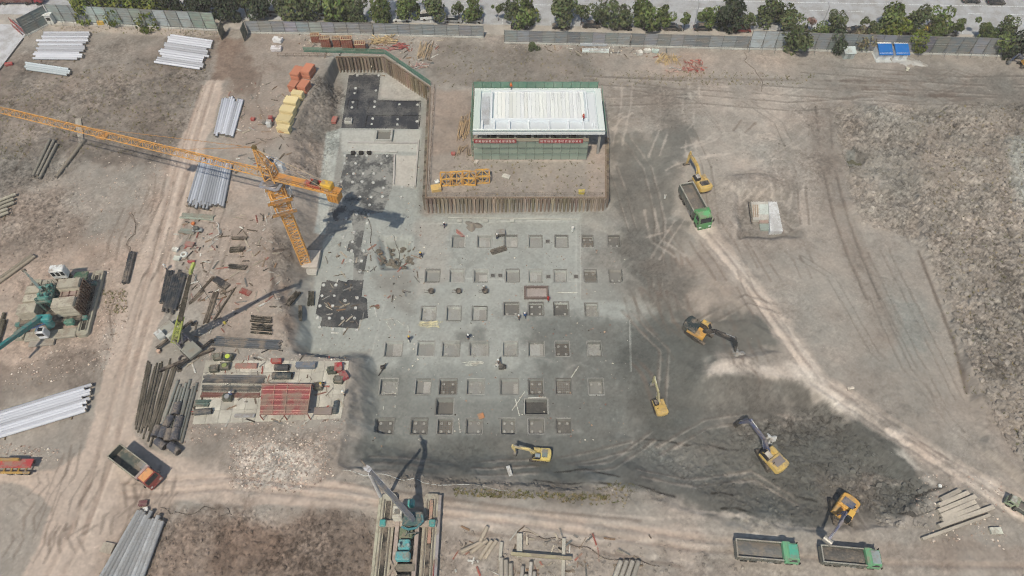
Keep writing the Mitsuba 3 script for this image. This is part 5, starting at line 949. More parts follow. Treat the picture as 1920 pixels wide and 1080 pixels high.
# ---- static pile drivers
TE = (64, 140, 140); BG = (186, 178, 160)
def pontoon(par, x, y0, y1, w, h, M_, c=(176, 170, 150)):
    b = min(.9, (y1 - y0) * .1); pl = [(x - w / 2, y0 + b * .4), (x - w / 2 + .3, y0), (x + w / 2 - .3, y0), (x + w / 2, y0 + b * .4), (x + w / 2, y1 - b * .4), (x + w / 2 - .3, y1), (x - w / 2 + .3, y1), (x - w / 2, y1 - b * .4)]
    k = part(par, 'pontoon', plate(pl, .0, h), c, 'dirty', M=M_)
    for s in (-.28, .28): part(k, 'rail', bx(x + s * w - .1, x + s * w + .1, y0 + .9, y1 - .9, h, h + .16, .03), (150, 140, 126), 'metal', M=M_)
    part(k, 'slot', bx(x - .16 * w, x + .16 * w, y0 + 1.1, y1 - 1.1, h, h + .03), (72, 68, 62), 'metal', M=M_); return k
va = G(187, 516)[:2] - G(155, 637)[:2]; ang = math.degrees(math.atan2(va[1], va[0])) - 90; o = P(112, 578)
k = thing('pile_driver', 'teal static pile driver stacked with beige counterweights and a white cab at left', 'pile driver'); MM = np.array(T().translate([o[0], o[1], 0]).rotate([0, 0, 1], ang).matrix); p = lambda n, me, col=BG, mat='dirty', par=k, sm=None: part(par, n, me, col, mat, sm, M=MM)
ex, ey = np.array([math.cos(math.radians(ang)), math.sin(math.radians(ang))]), np.array([-math.sin(math.radians(ang)), math.cos(math.radians(ang))])
pontoon(k, 5.6, -6.9, 7.2, 2.0, .8, MM); pontoon(k, -5.2, -6.2, 6.6, 1.9, .8, MM)
for y in (-5.9, 5.4): p('cross_pontoon', bx(-4.1, 4.5, y - .9, y + .9, .12, .75, .1), (172, 164, 148))
p('platform', bx(-5.0, 5.4, -4.2, 4.6, 1.3, 1.75, .05), (88, 84, 78), 'metal')
for y in (-3.6, 3.9): p('girder', bx(-5.9, 6.2, y - .35, y + .35, .95, 1.6, .05), (60, 124, 118), 'paint')
for (x0, x1, y0, y1, n, h) in ((1.6, 5.3, .9, 2.8, 5, .62), (1.6, 5.3, -3.3, -1.3, 5, .62), (-4.6, -1.5, -3.2, -1.2, 4, .55), (-4.4, -1.6, -.6, .9, 4, .5), (-4.8, -1.8, 1.6, 3.2, 3, .5)):
    for i in range(n): j = r_.normal(0, .03, 2); p('counterweight', bx(x0 + j[0], x1 + j[0], y0 + j[1], y1 + j[1], 1.76 + i * h, 1.75 + (i + 1) * h, .05), np.array((196, 186, 166)) * r_.uniform(.93, 1.04))
p('weight_rack', cat([bx(1.8, 5.0, -1.2, .8, 1.75, 3.6, .04)]), (172, 146, 138)); p('rack_frame', cat([bar((x, -1.2, 3.66), (x, .8, 3.66), .14) for x in (2.2, 3.4, 4.6)] + [bar((1.8, -.2, 3.66), (5, -.2, 3.66), .12)]), (120, 84, 76), 'metal')
p('side_frame', bx(5.35, 5.55, -3.3, 3.0, 1.3, 4.3), (116, 90, 78), 'metal')
for y in np.arange(-3.0, 3.0, .62): p('side_rib', bx(5.55, 5.75, y - .08, y + .08, 1.3, 4.3, .02), (92, 68, 58), 'metal')
for x in (-.9, .9):
    for y in (-1.5, 1.5): p('guide_column', bx(x - .22, x + .22, y - .22, y + .22, 1.7, 5.4, .05), (58, 104, 98), 'paint')
p('clamp_head', cat([bx(-1.3, 1.3, -1.8, 1.8, 4.2, 4.8, .1), lathe([(.45, 3.0), (.95, 3.0), (.95, 4.2), (.45, 4.2), (.45, 3.0)], 18)]), (52, 112, 104), 'paint'); p('clamp_top', cat([bx(-1.1, 1.1, y - .3, y + .3, 4.8, 5.3, .08) for y in (-1.3, 1.3)]), (70, 140, 128), 'paint')
for x in (-.55, .55):
    for y in (-.75, .75): p('press_cylinder', rod((x, y, 1.8), (x, y, 5.7), .22, 12), (84, 150, 140), 'paint')
for i in range(7): a = r_.uniform(-1, 1, 2) * [1.2, 1.9]; p('hydraulic_hose', tube([(a[0], a[1], 4.9), (a[0] + .4, a[1] + .3, 5.6), (a[0] + .9, a[1] - .2, 4.6)], .06, 5), (36, 60, 54), 'rubber')
cb = p('cab', bx(-.9, 1.6, 4.9, 6.4, 2.3, 4.6, .12), (232, 232, 230), 'paint'); p('cab_base', bx(-.8, 1.5, 4.9, 6.3, 1.2, 2.3, .05), (70, 70, 66), 'metal', cb)
for x in (-.7, .1, .9): p('window', bx(x, x + .55, 4.84, 4.9, 3.2, 4.2, .02), mat='glass', par=cb)
p('green_deck', bx(2.0, 4.4, 4.3, 6.6, 1.4, 1.75, .05), (58, 96, 74), 'paint'); p('walkway', cat([bar((1.6, y, 2.6), (4.4, y, 2.6), .07) for y in (4.3, 6.6)] + [bar((x, 4.3, 1.7), (x, 4.3, 2.6), .06) for x in (1.6, 3, 4.4)]), (150, 160, 150), 'metal')
p('crane_pedestal', cat([rod((.4, -4.6, 1.4), (.4, -4.6, 3.4), .7, 16), bx(-.9, 1.6, -5.3, -4.0, 3.3, 4.3, .2)]), (48, 150, 150), 'paint'); p('crane_bracket', bx(2.8, 4.4, -5.0, -4.0, 1.2, 2.3, .2), (56, 130, 110), 'paint')
w2l = lambda q: np.array([(q[:2] - o[:2]) @ ex, (q[:2] - o[:2]) @ ey, q[2]])
t0, t1 = np.array([.1, -4.7, 4.2]), w2l(G(-30, 672, 7.0)); bb = p('crane_boom', cat([bar(t0, t0 + (t1 - t0) * .45, .75, .85), bar(t0 + (t1 - t0) * .42, t0 + (t1 - t0) * .8, .58, .66), bar(t0 + (t1 - t0) * .78, t1, .44, .5)]), (44, 132, 130), 'paint')
p('boom_cylinder', rod(t0 + [.2, -.5, -1.2], t0 + (t1 - t0) * .3 - [0, 0, .4], .16, 10), (120, 150, 200), 'metal')
cb = p('crane_cab', bx(-.9, .6, -7.2, -5.9, 1.3, 3.3, .12), (226, 226, 228), 'paint'); p('window', bx(-.7, .4, -7.24, -7.19, 2.2, 3.0), mat='glass', par=cb); p('roof_window', bx(-.4, .4, -6.9, -6.2, 3.3, 3.33), mat='glass', par=cb); p('door', bx(.6, .63, -7.0, -6.1, 1.5, 3.0), (210, 210, 212), 'paint', cb)
t2, t3 = np.array([-.3, .2, 5.2]), w2l(G(44, 506, 6.5)); p('lifting_arm', cat([bar(t2, t2 + (t3 - t2) * .6, .42, .42), bar(t2 + (t3 - t2) * .58, t3, .3, .3)]), (104, 126, 124), 'paint'); p('arm_hook', cat([bx(t3[0] - .3, t3[0] + .3, t3[1] - .2, t3[1] + .2, t3[2] - .5, t3[2] + .2, .06)]), (70, 72, 66), 'metal')
p('base_plate', bx(-3.2, 1.0, -7.9, -6.4, .1, .5, .05), (170, 160, 148)); p('step', bx(-2.6, 0, -5.6, -4.6, .8, 1.1, .03), (168, 160, 120))
# second one, near the lower edge
o = np.array([-15.25, 26.5, 0]); k = thing('pile_driver', 'pile driver on two long beige pontoons near the lower edge, hoisting a pile', 'pile driver'); MM = np.array(T().translate([o[0], o[1], 0]).matrix); GB = (188, 180, 160)
pontoon(k, -3.2, -8.5, 7.9, 2.2, .85, MM, GB); pontoon(k, 3.2, -8.5, 7.9, 2.2, .85, MM, GB)
for s in (-1, 1): p('pontoon_edge', bx(s * 4.45 - .22, s * 4.45 + .22, -8.4, 7.7, .3, 1.0, .05), (196, 190, 166) if s < 0 else (168, 160, 160)); p('inner_beam', bx(s * 1.45 - .3, s * 1.45 + .3, -8.0, 4.0, 1.0, 1.7, .06), (184, 164, 154))
p('rail_cover', bx(3.0, 3.5, .6, 6.9, .9, 1.2, .03), (196, 150, 128)); p('red_strip', bx(4.05, 4.25, -6.5, -1.8, 1.0, 1.06), (140, 60, 66), 'paint')
for y in (3.3, -6.2):
    p('cross_beam', bx(-4.2, 4.2, y - .45, y + .45, .95, 1.55, .06), (186, 168, 152))
    for s in (-1, 1): p('travel_bracket', bx(s * 3.6 - .45, s * 3.6 + .45, y - .5, y + .5, 1.2, 1.9, .12), (70, 160, 154), 'paint')
p('cross_beam', bx(-1.6, 1.6, -3.4, -2.4, 1.2, 1.8, .06), (120, 112, 100)); p('machine_deck', bx(-1.3, 1.3, -8.0, 3.2, .75, 1.0, .04), (92, 88, 80), 'metal')
p('clamp_box', cat([bx(-1.1, .9, -2.2, -1.0, 1.8, 3.2, .15), bx(-.9, .7, -.7, .8, 1.6, 2.6, .15)]), (84, 172, 176), 'paint'); p('hydraulic_pack', cat([bx(-1.0, .9, 1.0, 2.6, 1.0, 2.0, .1)]), (120, 130, 104), 'dirty')
for i in range(9): a = r_.uniform([-1, -1.5], [1, 3]); p('hydraulic_hose', tube([(a[0], a[1], 1.8), (a[0] + r_.normal(0, .4), a[1] + .4, 2.7), (a[0] + r_.normal(0, .6), a[1] + .9, 1.7)], .07, 5), (52, 84, 82) if i % 2 else (150, 150, 140), 'rubber')
for x in (-.7, .6): p('press_cylinder', rod((x, -.2, 1.2), (x, -.2, 3.4), .2, 12), (150, 186, 186), 'paint')
for i, (a, b) in enumerate((((-2.4, -4.6), (-1.0, -2.2)), ((-2.0, -2.0), (-.9, -4.0)), ((-2.6, -4.9), (-1.2, -3.9)))): p('timber', bar((*a, 1.9), (*b, 1.9), .35, .2), (190, 170, 150))
cb = p('cab', bx(-1.4, 1.5, -9.0, -7.0, 1.0, 3.3, .12), (222, 222, 218), 'paint'); p('cab_roof', bx(-1.3, 1.4, -8.9, -7.1, 3.3, 3.42, .05), (236, 236, 234), 'paint', cb); p('window', bx(-1.1, 1.2, -9.05, -8.99, 2.0, 3.0), mat='glass', par=cb); p('engine_cover', bx(-1.2, 1.0, -6.6, -3.8, 1.0, 1.9, .1), (58, 54, 52), 'paint')
p('crane_pedestal', rod((.9, 3.6, 1.0), (.9, 3.6, 2.4), .75, 16), (60, 100, 104), 'paint'); p('slew_platform', bx(-.6, 2.2, 2.6, 4.6, 2.4, 3.0, .15), (74, 104, 104), 'paint'); p('turret_guard', tube([(-.6, 2.4, 3.0), (.4, 2.0, 3.1), (1.6, 2.2, 3.1), (2.4, 3.2, 3.0), (2.2, 4.2, 3.0)], .18, 6), (58, 128, 136), 'paint')
cc = p('crane_cab', bx(-2.0, -.6, 3.4, 5.2, 2.0, 3.8, .12), (212, 206, 190), 'paint'); p('roof_hatch', bx(-1.7, -.9, 3.9, 4.7, 3.8, 3.86), (120, 116, 108), 'paint', cc); p('window', bx(-1.8, -.8, 5.19, 5.24, 2.6, 3.5), mat='glass', par=cc); p('teal_tank', bx(-.2, .8, 5.6, 6.8, 1.0, 2.2, .2), (74, 168, 162), 'paint')
TB = np.array([-19.2, 33.0, 15.3]) - o; t0 = np.array([.9, 3.4, 3.0]); bv = TB - t0
p('crane_boom', cat([bar(t0, t0 + bv * .42, .62, .75), bar(t0 + bv * .4, t0 + bv * .75, .5, .6), bar(t0 + bv * .73, TB, .4, .48)]), (112, 116, 126), 'paint'); p('boom_side_plate', cat([bar(t0 + bv * .05 + [.36, .2, 0], t0 + bv * .95 + [.26, .15, 0], .06, .3)]), (196, 196, 204), 'paint'); p('boom_head', bar(TB - bv * .03, TB + bv * .02, .6, .9), (206, 204, 208), 'paint'); p('boom_cylinder', rod(t0 + [-.8, .8, -.6], t0 + bv * .35 - [0, 0, .3], .16, 10), (96, 104, 108), 'metal')
p('hoist_rope', tube([TB, TB - [0, 0, 2.2]], .04, 5), (70, 70, 70), 'metal'); p('jib_stub', bar(TB, TB + np.array([-.9, 1.0, .4]), .2, .2), (60, 58, 58), 'metal')
one('hoisted_pile', rod((-19.2, 33.0, 3.9), (-19.2, 33.0, 13.0), .27, 12, bore=.55), (206, 200, 198), 'pale concrete pile hanging upright from the boom of the near pile driver', 'pile', 'concrete', 60)
# ---------------------------------------------------------------- pipes, beams and bars in stacks: every one a thing
def lerp2(a, b, t): return (a[0] + (b[0] - a[0]) * t, a[1] + (b[1] - a[1]) * t)
def stack(a0, a1, b0, b1, n, r, colr, what, where, frm, group, name='pipe_pile', catg='pipe', bore=.6, jit=.4, lay=1, mat='concrete', sides=10, spread=0.0, top=None):
    """n round bars side by side: their near ends run from a0 to a1, their far ends from b0 to b1."""
    for i in range(n):
        t = (i + .5) / n; A, B = P(*lerp2(a0, a1, t)), P(*lerp2(b0, b1, t)); d = B - A; L = np.linalg.norm(d); d = d / L; s = r_.normal(0, jit, 2)
        z = r * .95 + (.14 if n > 3 and r > .24 else 0) + r_.normal(0, .02) + (r * 1.5 if lay > 1 and i % 2 and 0 < i < n - 1 else 0)
        q = np.cross(d, [0, 0, 1.0]) * r_.normal(0, spread + 1e-9); q2 = np.cross(d, [0, 0, 1.0]) * r_.normal(0, spread + 1e-9)
        A2, B2 = A + d * s[0] + q + [0, 0, z], B + d * s[1] + q2 + [0, 0, z]
        lab = '%s, %s from %s, %s' % (what, ORD[i] if i < len(ORD) else 'last', frm, where) if n > 1 else '%s %s' % (what, where)
        k = thing(name, lab, catg, group if n > 1 else None); rr = r * r_.uniform(.9, .98)
        m = rod(A2, B2, rr, sides, bore=bore); scene[k] = shape(m, np.array(colr) * r_.uniform(.82, 1.03), 'matte' if min(colr) > 190 else mat, 60, jit=0)
        if n > 3 and r > .24 and i == 0:       # timber bearers under the stack
            for t_ in (.14, .86):
                U, V = P(*lerp2(a0, b0, t_)), P(*lerp2(a1, b1, t_)); e_ = (V - U) / np.linalg.norm(V - U) * .45; one('timber_bearer', bar(U - e_ + [0, 0, .06], V + e_ + [0, 0, .06], .18, .16), (118, 100, 80), '%s timber bearer under the %s' % ('near-end' if t_ < .5 else 'far-end', group), 'bearer')
        if bore and r > .2:        # steel end plates
            part(k, 'end_plate', rod(A2 - d * .015, A2 + d * .1, rr * 1.03, sides, bore=.62), (128, 122, 116), 'metal'); part(k, 'end_plate', rod(B2 - d * .1, B2 + d * .015, rr * 1.03, sides, bore=.62), (128, 122, 116), 'metal')
PG = (216, 216, 224)
stack((82, 62), (66, 114), (171, 62), (152, 115), 14, .30, PG, 'pale grey concrete pipe', 'top left corner stack', 'top', 'pipes in the top left corner stack', lay=1)
stack((52, 119), (48, 133), (134, 131), (128, 145), 4, .30, (196, 204, 208), 'pale concrete pipe', 'small stack below the top left one', 'top', 'pipes in the small second stack')
stack((318, 66), (293, 121), (401, 78), (379, 134), 14, .31, PG, 'pale grey concrete pipe', 'stack left of the site entrance', 'top', 'pipes in the stack left of the entrance', lay=1)
stack((418, 185), (458, 190), (402, 256), (438, 259), 10, .27, PG, 'grey concrete pipe', 'stack left of the yellow formwork boards', 'left', 'pipes in the upright narrow stack')
stack((377, 298), (437, 310), (351, 384), (421, 390), 15, .27, (196, 198, 206), 'grey concrete pipe', 'stack under the crane jib', 'left', 'pipes in the stack under the crane jib')
stack((357, 375), (395, 384), (352, 389), (392, 396), 6, .27, (186, 188, 194), 'short grey concrete pipe', 'near end of the jib stack', 'left', 'short pipes at the stack end', jit=.1)
stack((92, 262), (112, 272), (60, 331), (79, 336), 3, .33, (150, 142, 128), 'weathered brown pipe', 'of three at far left', 'left', 'weathered pipes at far left')
stack((156, 267), (160, 267), (106, 332), (110, 332), 1, .36, (158, 144, 126), 'single weathered brown pipe', 'lying right of the three at far left', 'left', None)
stack((-4, 776), (-14, 828), (172, 722), (160, 775), 10, .34, PG, 'pale concrete pipe', 'left edge stack beside the tan road', 'top', 'pipes in the left edge stack', lay=1)
stack((262, 957), (313, 972), (182, 1095), (268, 1098), 10, .36, (184, 184, 186), 'grey concrete pipe', 'lower left edge stack', 'left', 'pipes in the lower left stack')
stack((70, 483), (62, 478), (-30, 556), (-36, 548), 2, .34, (186, 170, 148), 'brown pipe', 'beside the teal pile driver', 'bottom', 'brown pipes beside the teal pile driver')
stack((31, 364), (18, 405), (-40, 392), (-48, 430), 5, .36, (194, 186, 164), 'cream pipe', 'at the left edge above the pile driver', 'top', 'cream pipes at the left edge', jit=.5)
stack((16, 594), (6, 592), (-6, 668), (-16, 664), 2, .32, (110, 102, 84), 'dark mossy beam', 'at the left edge below the pile driver', 'right', 'mossy beams at the left edge')
stack((313, 511), (352, 512), (300, 576), (330, 588), 9, .25, (78, 84, 90), 'dark steel tube', 'stack left of the mobile crane boom', 'left', 'dark steel tubes by the mobile crane', name='steel_tube', catg='tube', mat='metal')
stack((274, 682), (331, 690), (252, 798), (290, 822), 20, .15, (104, 97, 86), 'dark brown steel bar', 'road edge below the mobile crane', 'left', 'dark brown steel bars by the road', name='steel_bar', catg='bar', bore=0, jit=.8, spread=.25, mat='dirty', sides=7)
stack((330, 722), (372, 720), (302, 806), (346, 828), 8, .22, (184, 182, 168), 'pale steel pipe', 'under the black rolls', 'left', 'pale pipes under the black rolls', name='steel_pipe', bore=.7, jit=.4, spread=.12, mat='metal')
stack((1158, 1053), (1202, 1054), (1140, 1100), (1186, 1100), 4, .37, (196, 186, 172), 'cream pipe', 'at the lower edge right of centre', 'left', 'cream pipes at the lower edge', lay=1, jit=.05)
stack((936, 1050), (962, 1050), (936, 1110), (962, 1110), 3, .34, (200, 188, 172), 'cream beam', 'at the lower edge near the timber cross', 'left', 'cream beams at the lower edge')
stack((976, 1068), (1006, 1070), (970, 1115), (1004, 1115), 4, .3, (206, 196, 184), 'cream short pipe', 'right of the cream beams at the lower edge', 'left', 'cream short pipes at the lower edge')
def single(a, b, r, colr, lab, name='log', catg='log', mat='concrete', bore=0, z=None, grp=None, n=9):
    A, B = P(*a), P(*b); z = r if z is None else z; return one(name, rod(A + [0, 0, z], B + [0, 0, z], r, n, bore=bore), colr, lab, catg, mat, 60, grp)
for i, (a, b) in enumerate((((914, 989), (900, 1017)), ((902, 1018), (864, 1035)), ((914, 1014), (882, 1037)), ((922, 1015), (899, 1048)), ((931, 1015), (909, 1047)))):
    single(a, b, .3, (196, 178, 156), '%s of the scattered cream pipes right of the near pile driver' % ['topmost', 'leftmost', 'second lowest', 'longest middle', 'rightmost'][i], 'short_pipe', 'pipe', bore=.6, grp='scattered cream pipes')
for i, (a, b) in enumerate((((1797, 921), (1762, 938)), ((1813, 925), (1758, 949)), ((1826, 932), (1757, 960)), ((1826, 942), (1762, 969)), ((1832, 951), (1764, 977)), ((1860, 952), (1758, 988)), ((1853, 967), (1727, 1012)))):
    A, B = P(*a), P(*b); one('concrete_beam', bar(A + [0, 0, .3], B + [0, 0, .3], .62 if i < 6 else .4, .55), np.array((204, 190, 172)) * r_.uniform(.92, 1.06), 'grey-brown concrete beam, %s from the top in the spread at lower right' % ORD[i], 'beam', 'concrete', group='concrete beams at lower right')
for a, b, w, lab in (((974, 1002), (974, 1046), .8, 'upright pale beam at the left of the timber cross at lower centre'), ((1057, 1011), (1055, 1088), .5, 'upright pale beam at the right of the timber cross at lower centre'), ((940, 1018), (938, 1052), .45, 'thin pale beam left of the timber cross at lower centre')):
    one('concrete_beam', bar(P(*a) + [0, 0, .3], P(*b) + [0, 0, .3], w, .5), (202, 194, 178), lab, 'beam', 'concrete')
one('timber_beam', bar(P(958, 1041) + [0, 0, .85], P(1071, 1050) + [0, 0, .85], .42, .5), (176, 164, 132), 'long olive timber lying across two pale beams at lower centre', 'beam')
# black corrugated rolls
def roll(a, b, r, lab, grp, colr=(80, 82, 92), z=None):
    A, B = P(*a), P(*b); z = r if z is None else z; A = A + [0, 0, z]; B = B + [0, 0, z]; L = np.linalg.norm(B - A); m = max(8, int(L / .13)); t = np.linspace(0, 1, m)
    rad = r * (1 + .035 * (np.arange(m) % 2)); k = thing('pipe_roll', lab, 'pipe', grp)
    part(k, 'wall', tube([A + (B - A) * s for s in t], rad, 14), colr, 'rubber', 40); part(k, 'mouth', cat([rod(A - (B - A) / L * .02, A + (B - A) / L * .03, r * .8, 14), rod(B - (B - A) / L * .03, B + (B - A) / L * .02, r * .8, 14)]), (30, 30, 34), 'rubber'); return k
RL = 'black ribbed pipe roll '
for i, (X0, Y0, X1, Y1, lab) in enumerate(((520, 535, 490, 650, 'topmost in the heap by the tan road'), (452, 665, 395, 775, 'second from the top in the heap by the tan road'), (540, 675, 512, 785, 'right of the second one in the heap by the tan road'), (325, 765, 285, 872, 'leftmost in the heap by the tan road'),
        (388, 782, 348, 892, 'second from the left in the heap by the tan road'), (440, 800, 415, 918, 'third from the left in the heap by the tan road'), (503, 790, 482, 912, 'lower rightmost upright in the heap by the tan road'), (308, 912, 392, 978, 'slanting at the lower end of the heap by the tan road'), (438, 955, 530, 1030, 'lying lowest of all beside the orange truck shadow'))):
    roll((240 + X0 / 5.4, 660 + Y0 / 5.4), (240 + X1 / 5.4, 660 + Y1 / 5.4), .62, RL + lab, 'black pipe rolls by the tan road')
# ---------------------------------------------------------------- boxes, boards and crates
def boards(px, py, w, d, h, n, rz, colr, lab, name='board_stack', catg='stack', jit=.08, mat='dirty', grp=None, z0=0.0, cj=.06):
    """A stack of n boards w x d, h high in all, its foot's centre under the bearing."""
    q = P(px, py); k = thing(name, lab, catg, grp); t = h / n
    for i in range(n):
        j = r_.normal(0, jit, 2); M_ = np.array(T().translate([q[0] + j[0], q[1] + j[1], q[2] + z0 + i * t]).rotate([0, 0, 1], rz + r_.normal(0, 1.2)).matrix)
        part(k, 'board', bx(-w / 2, w / 2, -d / 2, d / 2, 0, t * .94, .02 if t > .1 else 0), np.clip(np.array(colr) * (1 + r_.normal(0, cj)), 10, 250), mat, M=M_)
    return k
ORG = [(560, 144, 2.1, 3.2, 1.9, 'upper left'), (580, 140, 2.1, 3.3, 2.0, 'upper right'), (553, 167, 1.9, 2.2, 1.7, 'lower left'), (572, 168, 2.1, 2.8, 1.8, 'lower right')]
for px, py, w, d, h, lab in ORG: boards(jit=.03, mat='matte', px=px, py=py, w=w, d=d, h=h, n=8, rz=-16, colr=(206, 128, 98), lab=lab + ' of the four orange-red formwork board stacks', grp='orange-red formwork stacks', cj=.04)
for px, py, w, d, h, lab in []: boards(px, py, w, d, h, 8, -16, (206, 128, 98), lab + ' of the four orange-red formwork board stacks', grp='orange-red formwork stacks', cj=.04)
YEL = [(560, 184, 2.6, 1.5, 1.7, 'topmost pale'), (549, 198, 3.0, 2.2, 1.8, 'second'), (542, 214, 3.2, 2.0, 1.7, 'third'), (536, 231, 3.2, 2.1, 1.6, 'fourth'), (534, 246, 2.8, 1.5, 1.4, 'lowest')]
for px, py, w, d, h, lab in YEL: boards(jit=.03, mat='matte', px=px, py=py, w=w, d=d, h=h, n=7, rz=-12, colr=(230, 206, 150), lab=lab + ' yellow formwork board stack left of the pit slope', grp='yellow formwork stacks', cj=.04)
for px, py, w, d, h, lab in []: boards(px, py, w, d, h, 7, -12, (230, 206, 150), lab + ' yellow formwork board stack left of the pit slope', grp='yellow formwork stacks', cj=.05)
boards(530, 247, 1.3, .9, .9, 4, -8, (214, 128, 74), 'small orange board stack at the lower end of the yellow stacks')
for i, (px, py, w, d, h) in enumerate(((593, 78, 2.0, 1.2, 1.9), (613, 88, 2.2, 1.4, 2.6), (633, 86, 1.8, 1.3, 2.2), (653, 90, 2.6, 1.5, 2.8), (677, 93, 2.5, 1.6, 1.9))):
    q = P(px, py); k = thing('formwork_crate', 'dark red formwork crate with a pale slatted top, %s from the left' % ORD[i], 'crate', 'dark red formwork crates'); M_ = np.array(T().translate([*q]).rotate([0, 0, 1], 4).matrix)
    part(k, 'body', bx(-w / 2, w / 2, -d / 2, d / 2, .1, h, .03), (146, 76, 62), 'dirty', M=M_)
    for y in (-d / 2, d / 2): part(k, 'top_beam', bx(-w / 2 - .05, w / 2 + .05, y - .08, y + .08, h, h + .16), (206, 176, 136), 'dirty', M=M_)
    for x in np.linspace(-w / 2, w / 2, 6): part(k, 'slat', bx(x - .09, x + .09, -d / 2 + .1, d / 2 - .1, h + .02, h + .14), (202, 168, 128), 'dirty', M=M_)
    for x in np.linspace(-w / 2 + .2, w / 2 - .2, 5): part(k, 'rib', bx(x - .06, x + .06, -d / 2 - .07, -d / 2, .1, h), (168, 104, 82), 'dirty', M=M_)
def heap(px, py, n, spanx, spany, L, wd, colr, lab, name='timber_heap', catg='heap', rz=0, spread=12, alt=None, mat='dirty', hgt=.5, piece='plank'):
    q = P(px, py); k = thing(name, lab, catg)
    for i in range(n):
        a = math.radians(rz + r_.normal(0, spread)); c = q + [r_.uniform(-spanx, spanx), r_.uniform(-spany, spany), r_.uniform(.08, hgt)]; l = L * r_.uniform(.6, 1.1) / 2; d = np.array([math.cos(a) * l, math.sin(a) * l, r_.normal(0, .06)])
        part(k, piece, bar(c - d, c + d, wd, wd * .7), np.array(alt if alt is not None and r_.random() < .4 else colr) * r_.uniform(.88, 1.08), mat)
    return k
heap(717, 76, 34, 2.8, 1.5, 3.0, .2, (218, 186, 130), 'heap of yellow timber boards behind the green netted railing', spread=40, alt=(196, 160, 116))
heap(752, 88, 16, 1.3, .8, 2.2, .16, (190, 86, 84), 'low heap of red bars right of the yellow timber heap', name='bar_heap', piece='bar', spread=30)
heap(725, 93, 14, 3.0, .5, 2.4, .14, (204, 120, 116), 'low spread of pinkish bars along the green netted railing', name='bar_heap', piece='bar', spread=14)
heap(797, 97, 26, 1.7, 1.2, 5.4, .16, (182, 152, 116), 'brown bundle of long poles standing beside the plateau corner', name='pole_bundle', piece='pole', rz=84, spread=7, alt=(206, 178, 140))
heap(785, 126, 22, 1.8, 1.0, 1.6, .12, (206, 156, 144), 'pinkish scatter of short pipes below the brown pole bundle', name='pipe_heap', piece='pipe', rz=30, spread=50, alt=(220, 210, 200))
heap(871, 238, 26, 1.3, 1.5, 6.5, .15, (198, 164, 122), 'tan bundle of long poles left of the white-roofed building', name='pole_bundle', piece='pole', rz=86, spread=5, alt=(176, 144, 110))
heap(868, 284, 12, 1.3, .7, 2.4, .14, (178, 150, 118), 'short tan poles below the tan bundle left of the building', name='pole_bundle', piece='pole', rz=80, spread=14)
heap(1253, 112, 26, 2.4, .6, 4.0, .17, (214, 180, 120), 'yellow planks lying beyond the plateau right of the building', rz=70, spread=16, alt=(196, 166, 128))
heap(1299, 124, 40, 2.6, 2.0, 1.5, .14, (206, 92, 82), 'heap of short red tubes right of the yellow planks', name='tube_heap', piece='tube', rz=60, spread=60, alt=(214, 150, 132))
heap(1262, 132, 16, 1.6, .8, 1.5, .14, (214, 176, 160), 'pinkish scatter below the yellow planks', name='pipe_heap', piece='pipe', rz=20, spread=60, alt=(226, 222, 214))
heap(806, 609, 18, 1.4, .5, 2.8, .1, (226, 214, 172), 'cream battens strewn below a pale footing pit', name='batten_heap', piece='batten', rz=5, spread=9, hgt=.3)
heap(889, 682, 9, 1.2, .35, 2.4, .09, (222, 218, 204), 'white battens strewn left of the concrete pump', name='batten_heap', piece='batten', rz=-2, spread=7, hgt=.2)
heap(738, 605, 5, 1.3, .8, 2.4, .09, (214, 210, 200), 'few white battens beside the ragged black membrane', name='batten_heap', piece='batten', rz=-20, spread=50, hgt=.2)
for a, b, lab in (((714, 740), (742, 738), 'white batten lying above the two upright battens'), ((718, 740), (719, 768), 'white upright batten, left of two on the slab'), ((742, 738), (741, 765), 'white upright batten, right of two on the slab'), ((1071, 708), (1085, 687), 'slanting white batten alone on the slab'), ((990, 750), (1024, 745), 'white batten above the deep dark double pit'),
                  ((960, 770), (984, 735), 'slanting white batten left of the deep double pit'), ((860, 785), (863, 812), 'white upright batten between dark footing pits'), ((1045, 549), (1083, 549), 'long pale batten right of the brick-lined shaft'), ((966, 748), (974, 780), 'thin white batten crossing the slanting one'), ((765, 610), (767, 642), 'thin dark rod standing left of pale footing pits')):
    A, B = P(*a), P(*b); one('batten', bar(A + [0, 0, .1], B + [0, 0, .1], .14, .1), (222, 218, 206), lab, 'batten')
def bundle(a, b, n, r, wd, colr, lab, name='rebar_bundle', catg='bundle', mat='metal', lift=.0, piece='bar'):
    A, B = P(*a), P(*b); d = B - A; s = np.cross(d, [0, 0, 1.0]); s /= np.linalg.norm(s); k = thing(name, lab, catg)
    for i in range(n):
        o_ = s * ((i + .5) / n - .5) * wd + [0, 0, r + lift + .06 * (i % 2)]; j = r_.normal(0, .1, 2)[:, None] * (d / np.linalg.norm(d))
        part(k, piece, bar(A + o_ + j[0], B + o_ + j[1], wd / n * .85, r * 2), np.array(colr) * r_.uniform(.85, 1.12), mat)
    return k
DK = (88, 82, 74)
bundle((430, 500), (462, 503), 4, .16, 1.0, DK, 'dark timber bundle lying beside the crane base slope'); bundle((404, 524), (428, 540), 1, .2, 1.4, (92, 88, 88), 'dark grey plate lying on the ground near the red plate', 'steel_plate', 'plate'); bundle((436, 448), (464, 448), 2, .2, .7, (96, 84, 72), 'upper dark beam pair north of the red plate'); bundle((432, 470), (458, 468), 3, .22, 1.2, (92, 84, 70), 'lower dark beam pair north of the red plate')
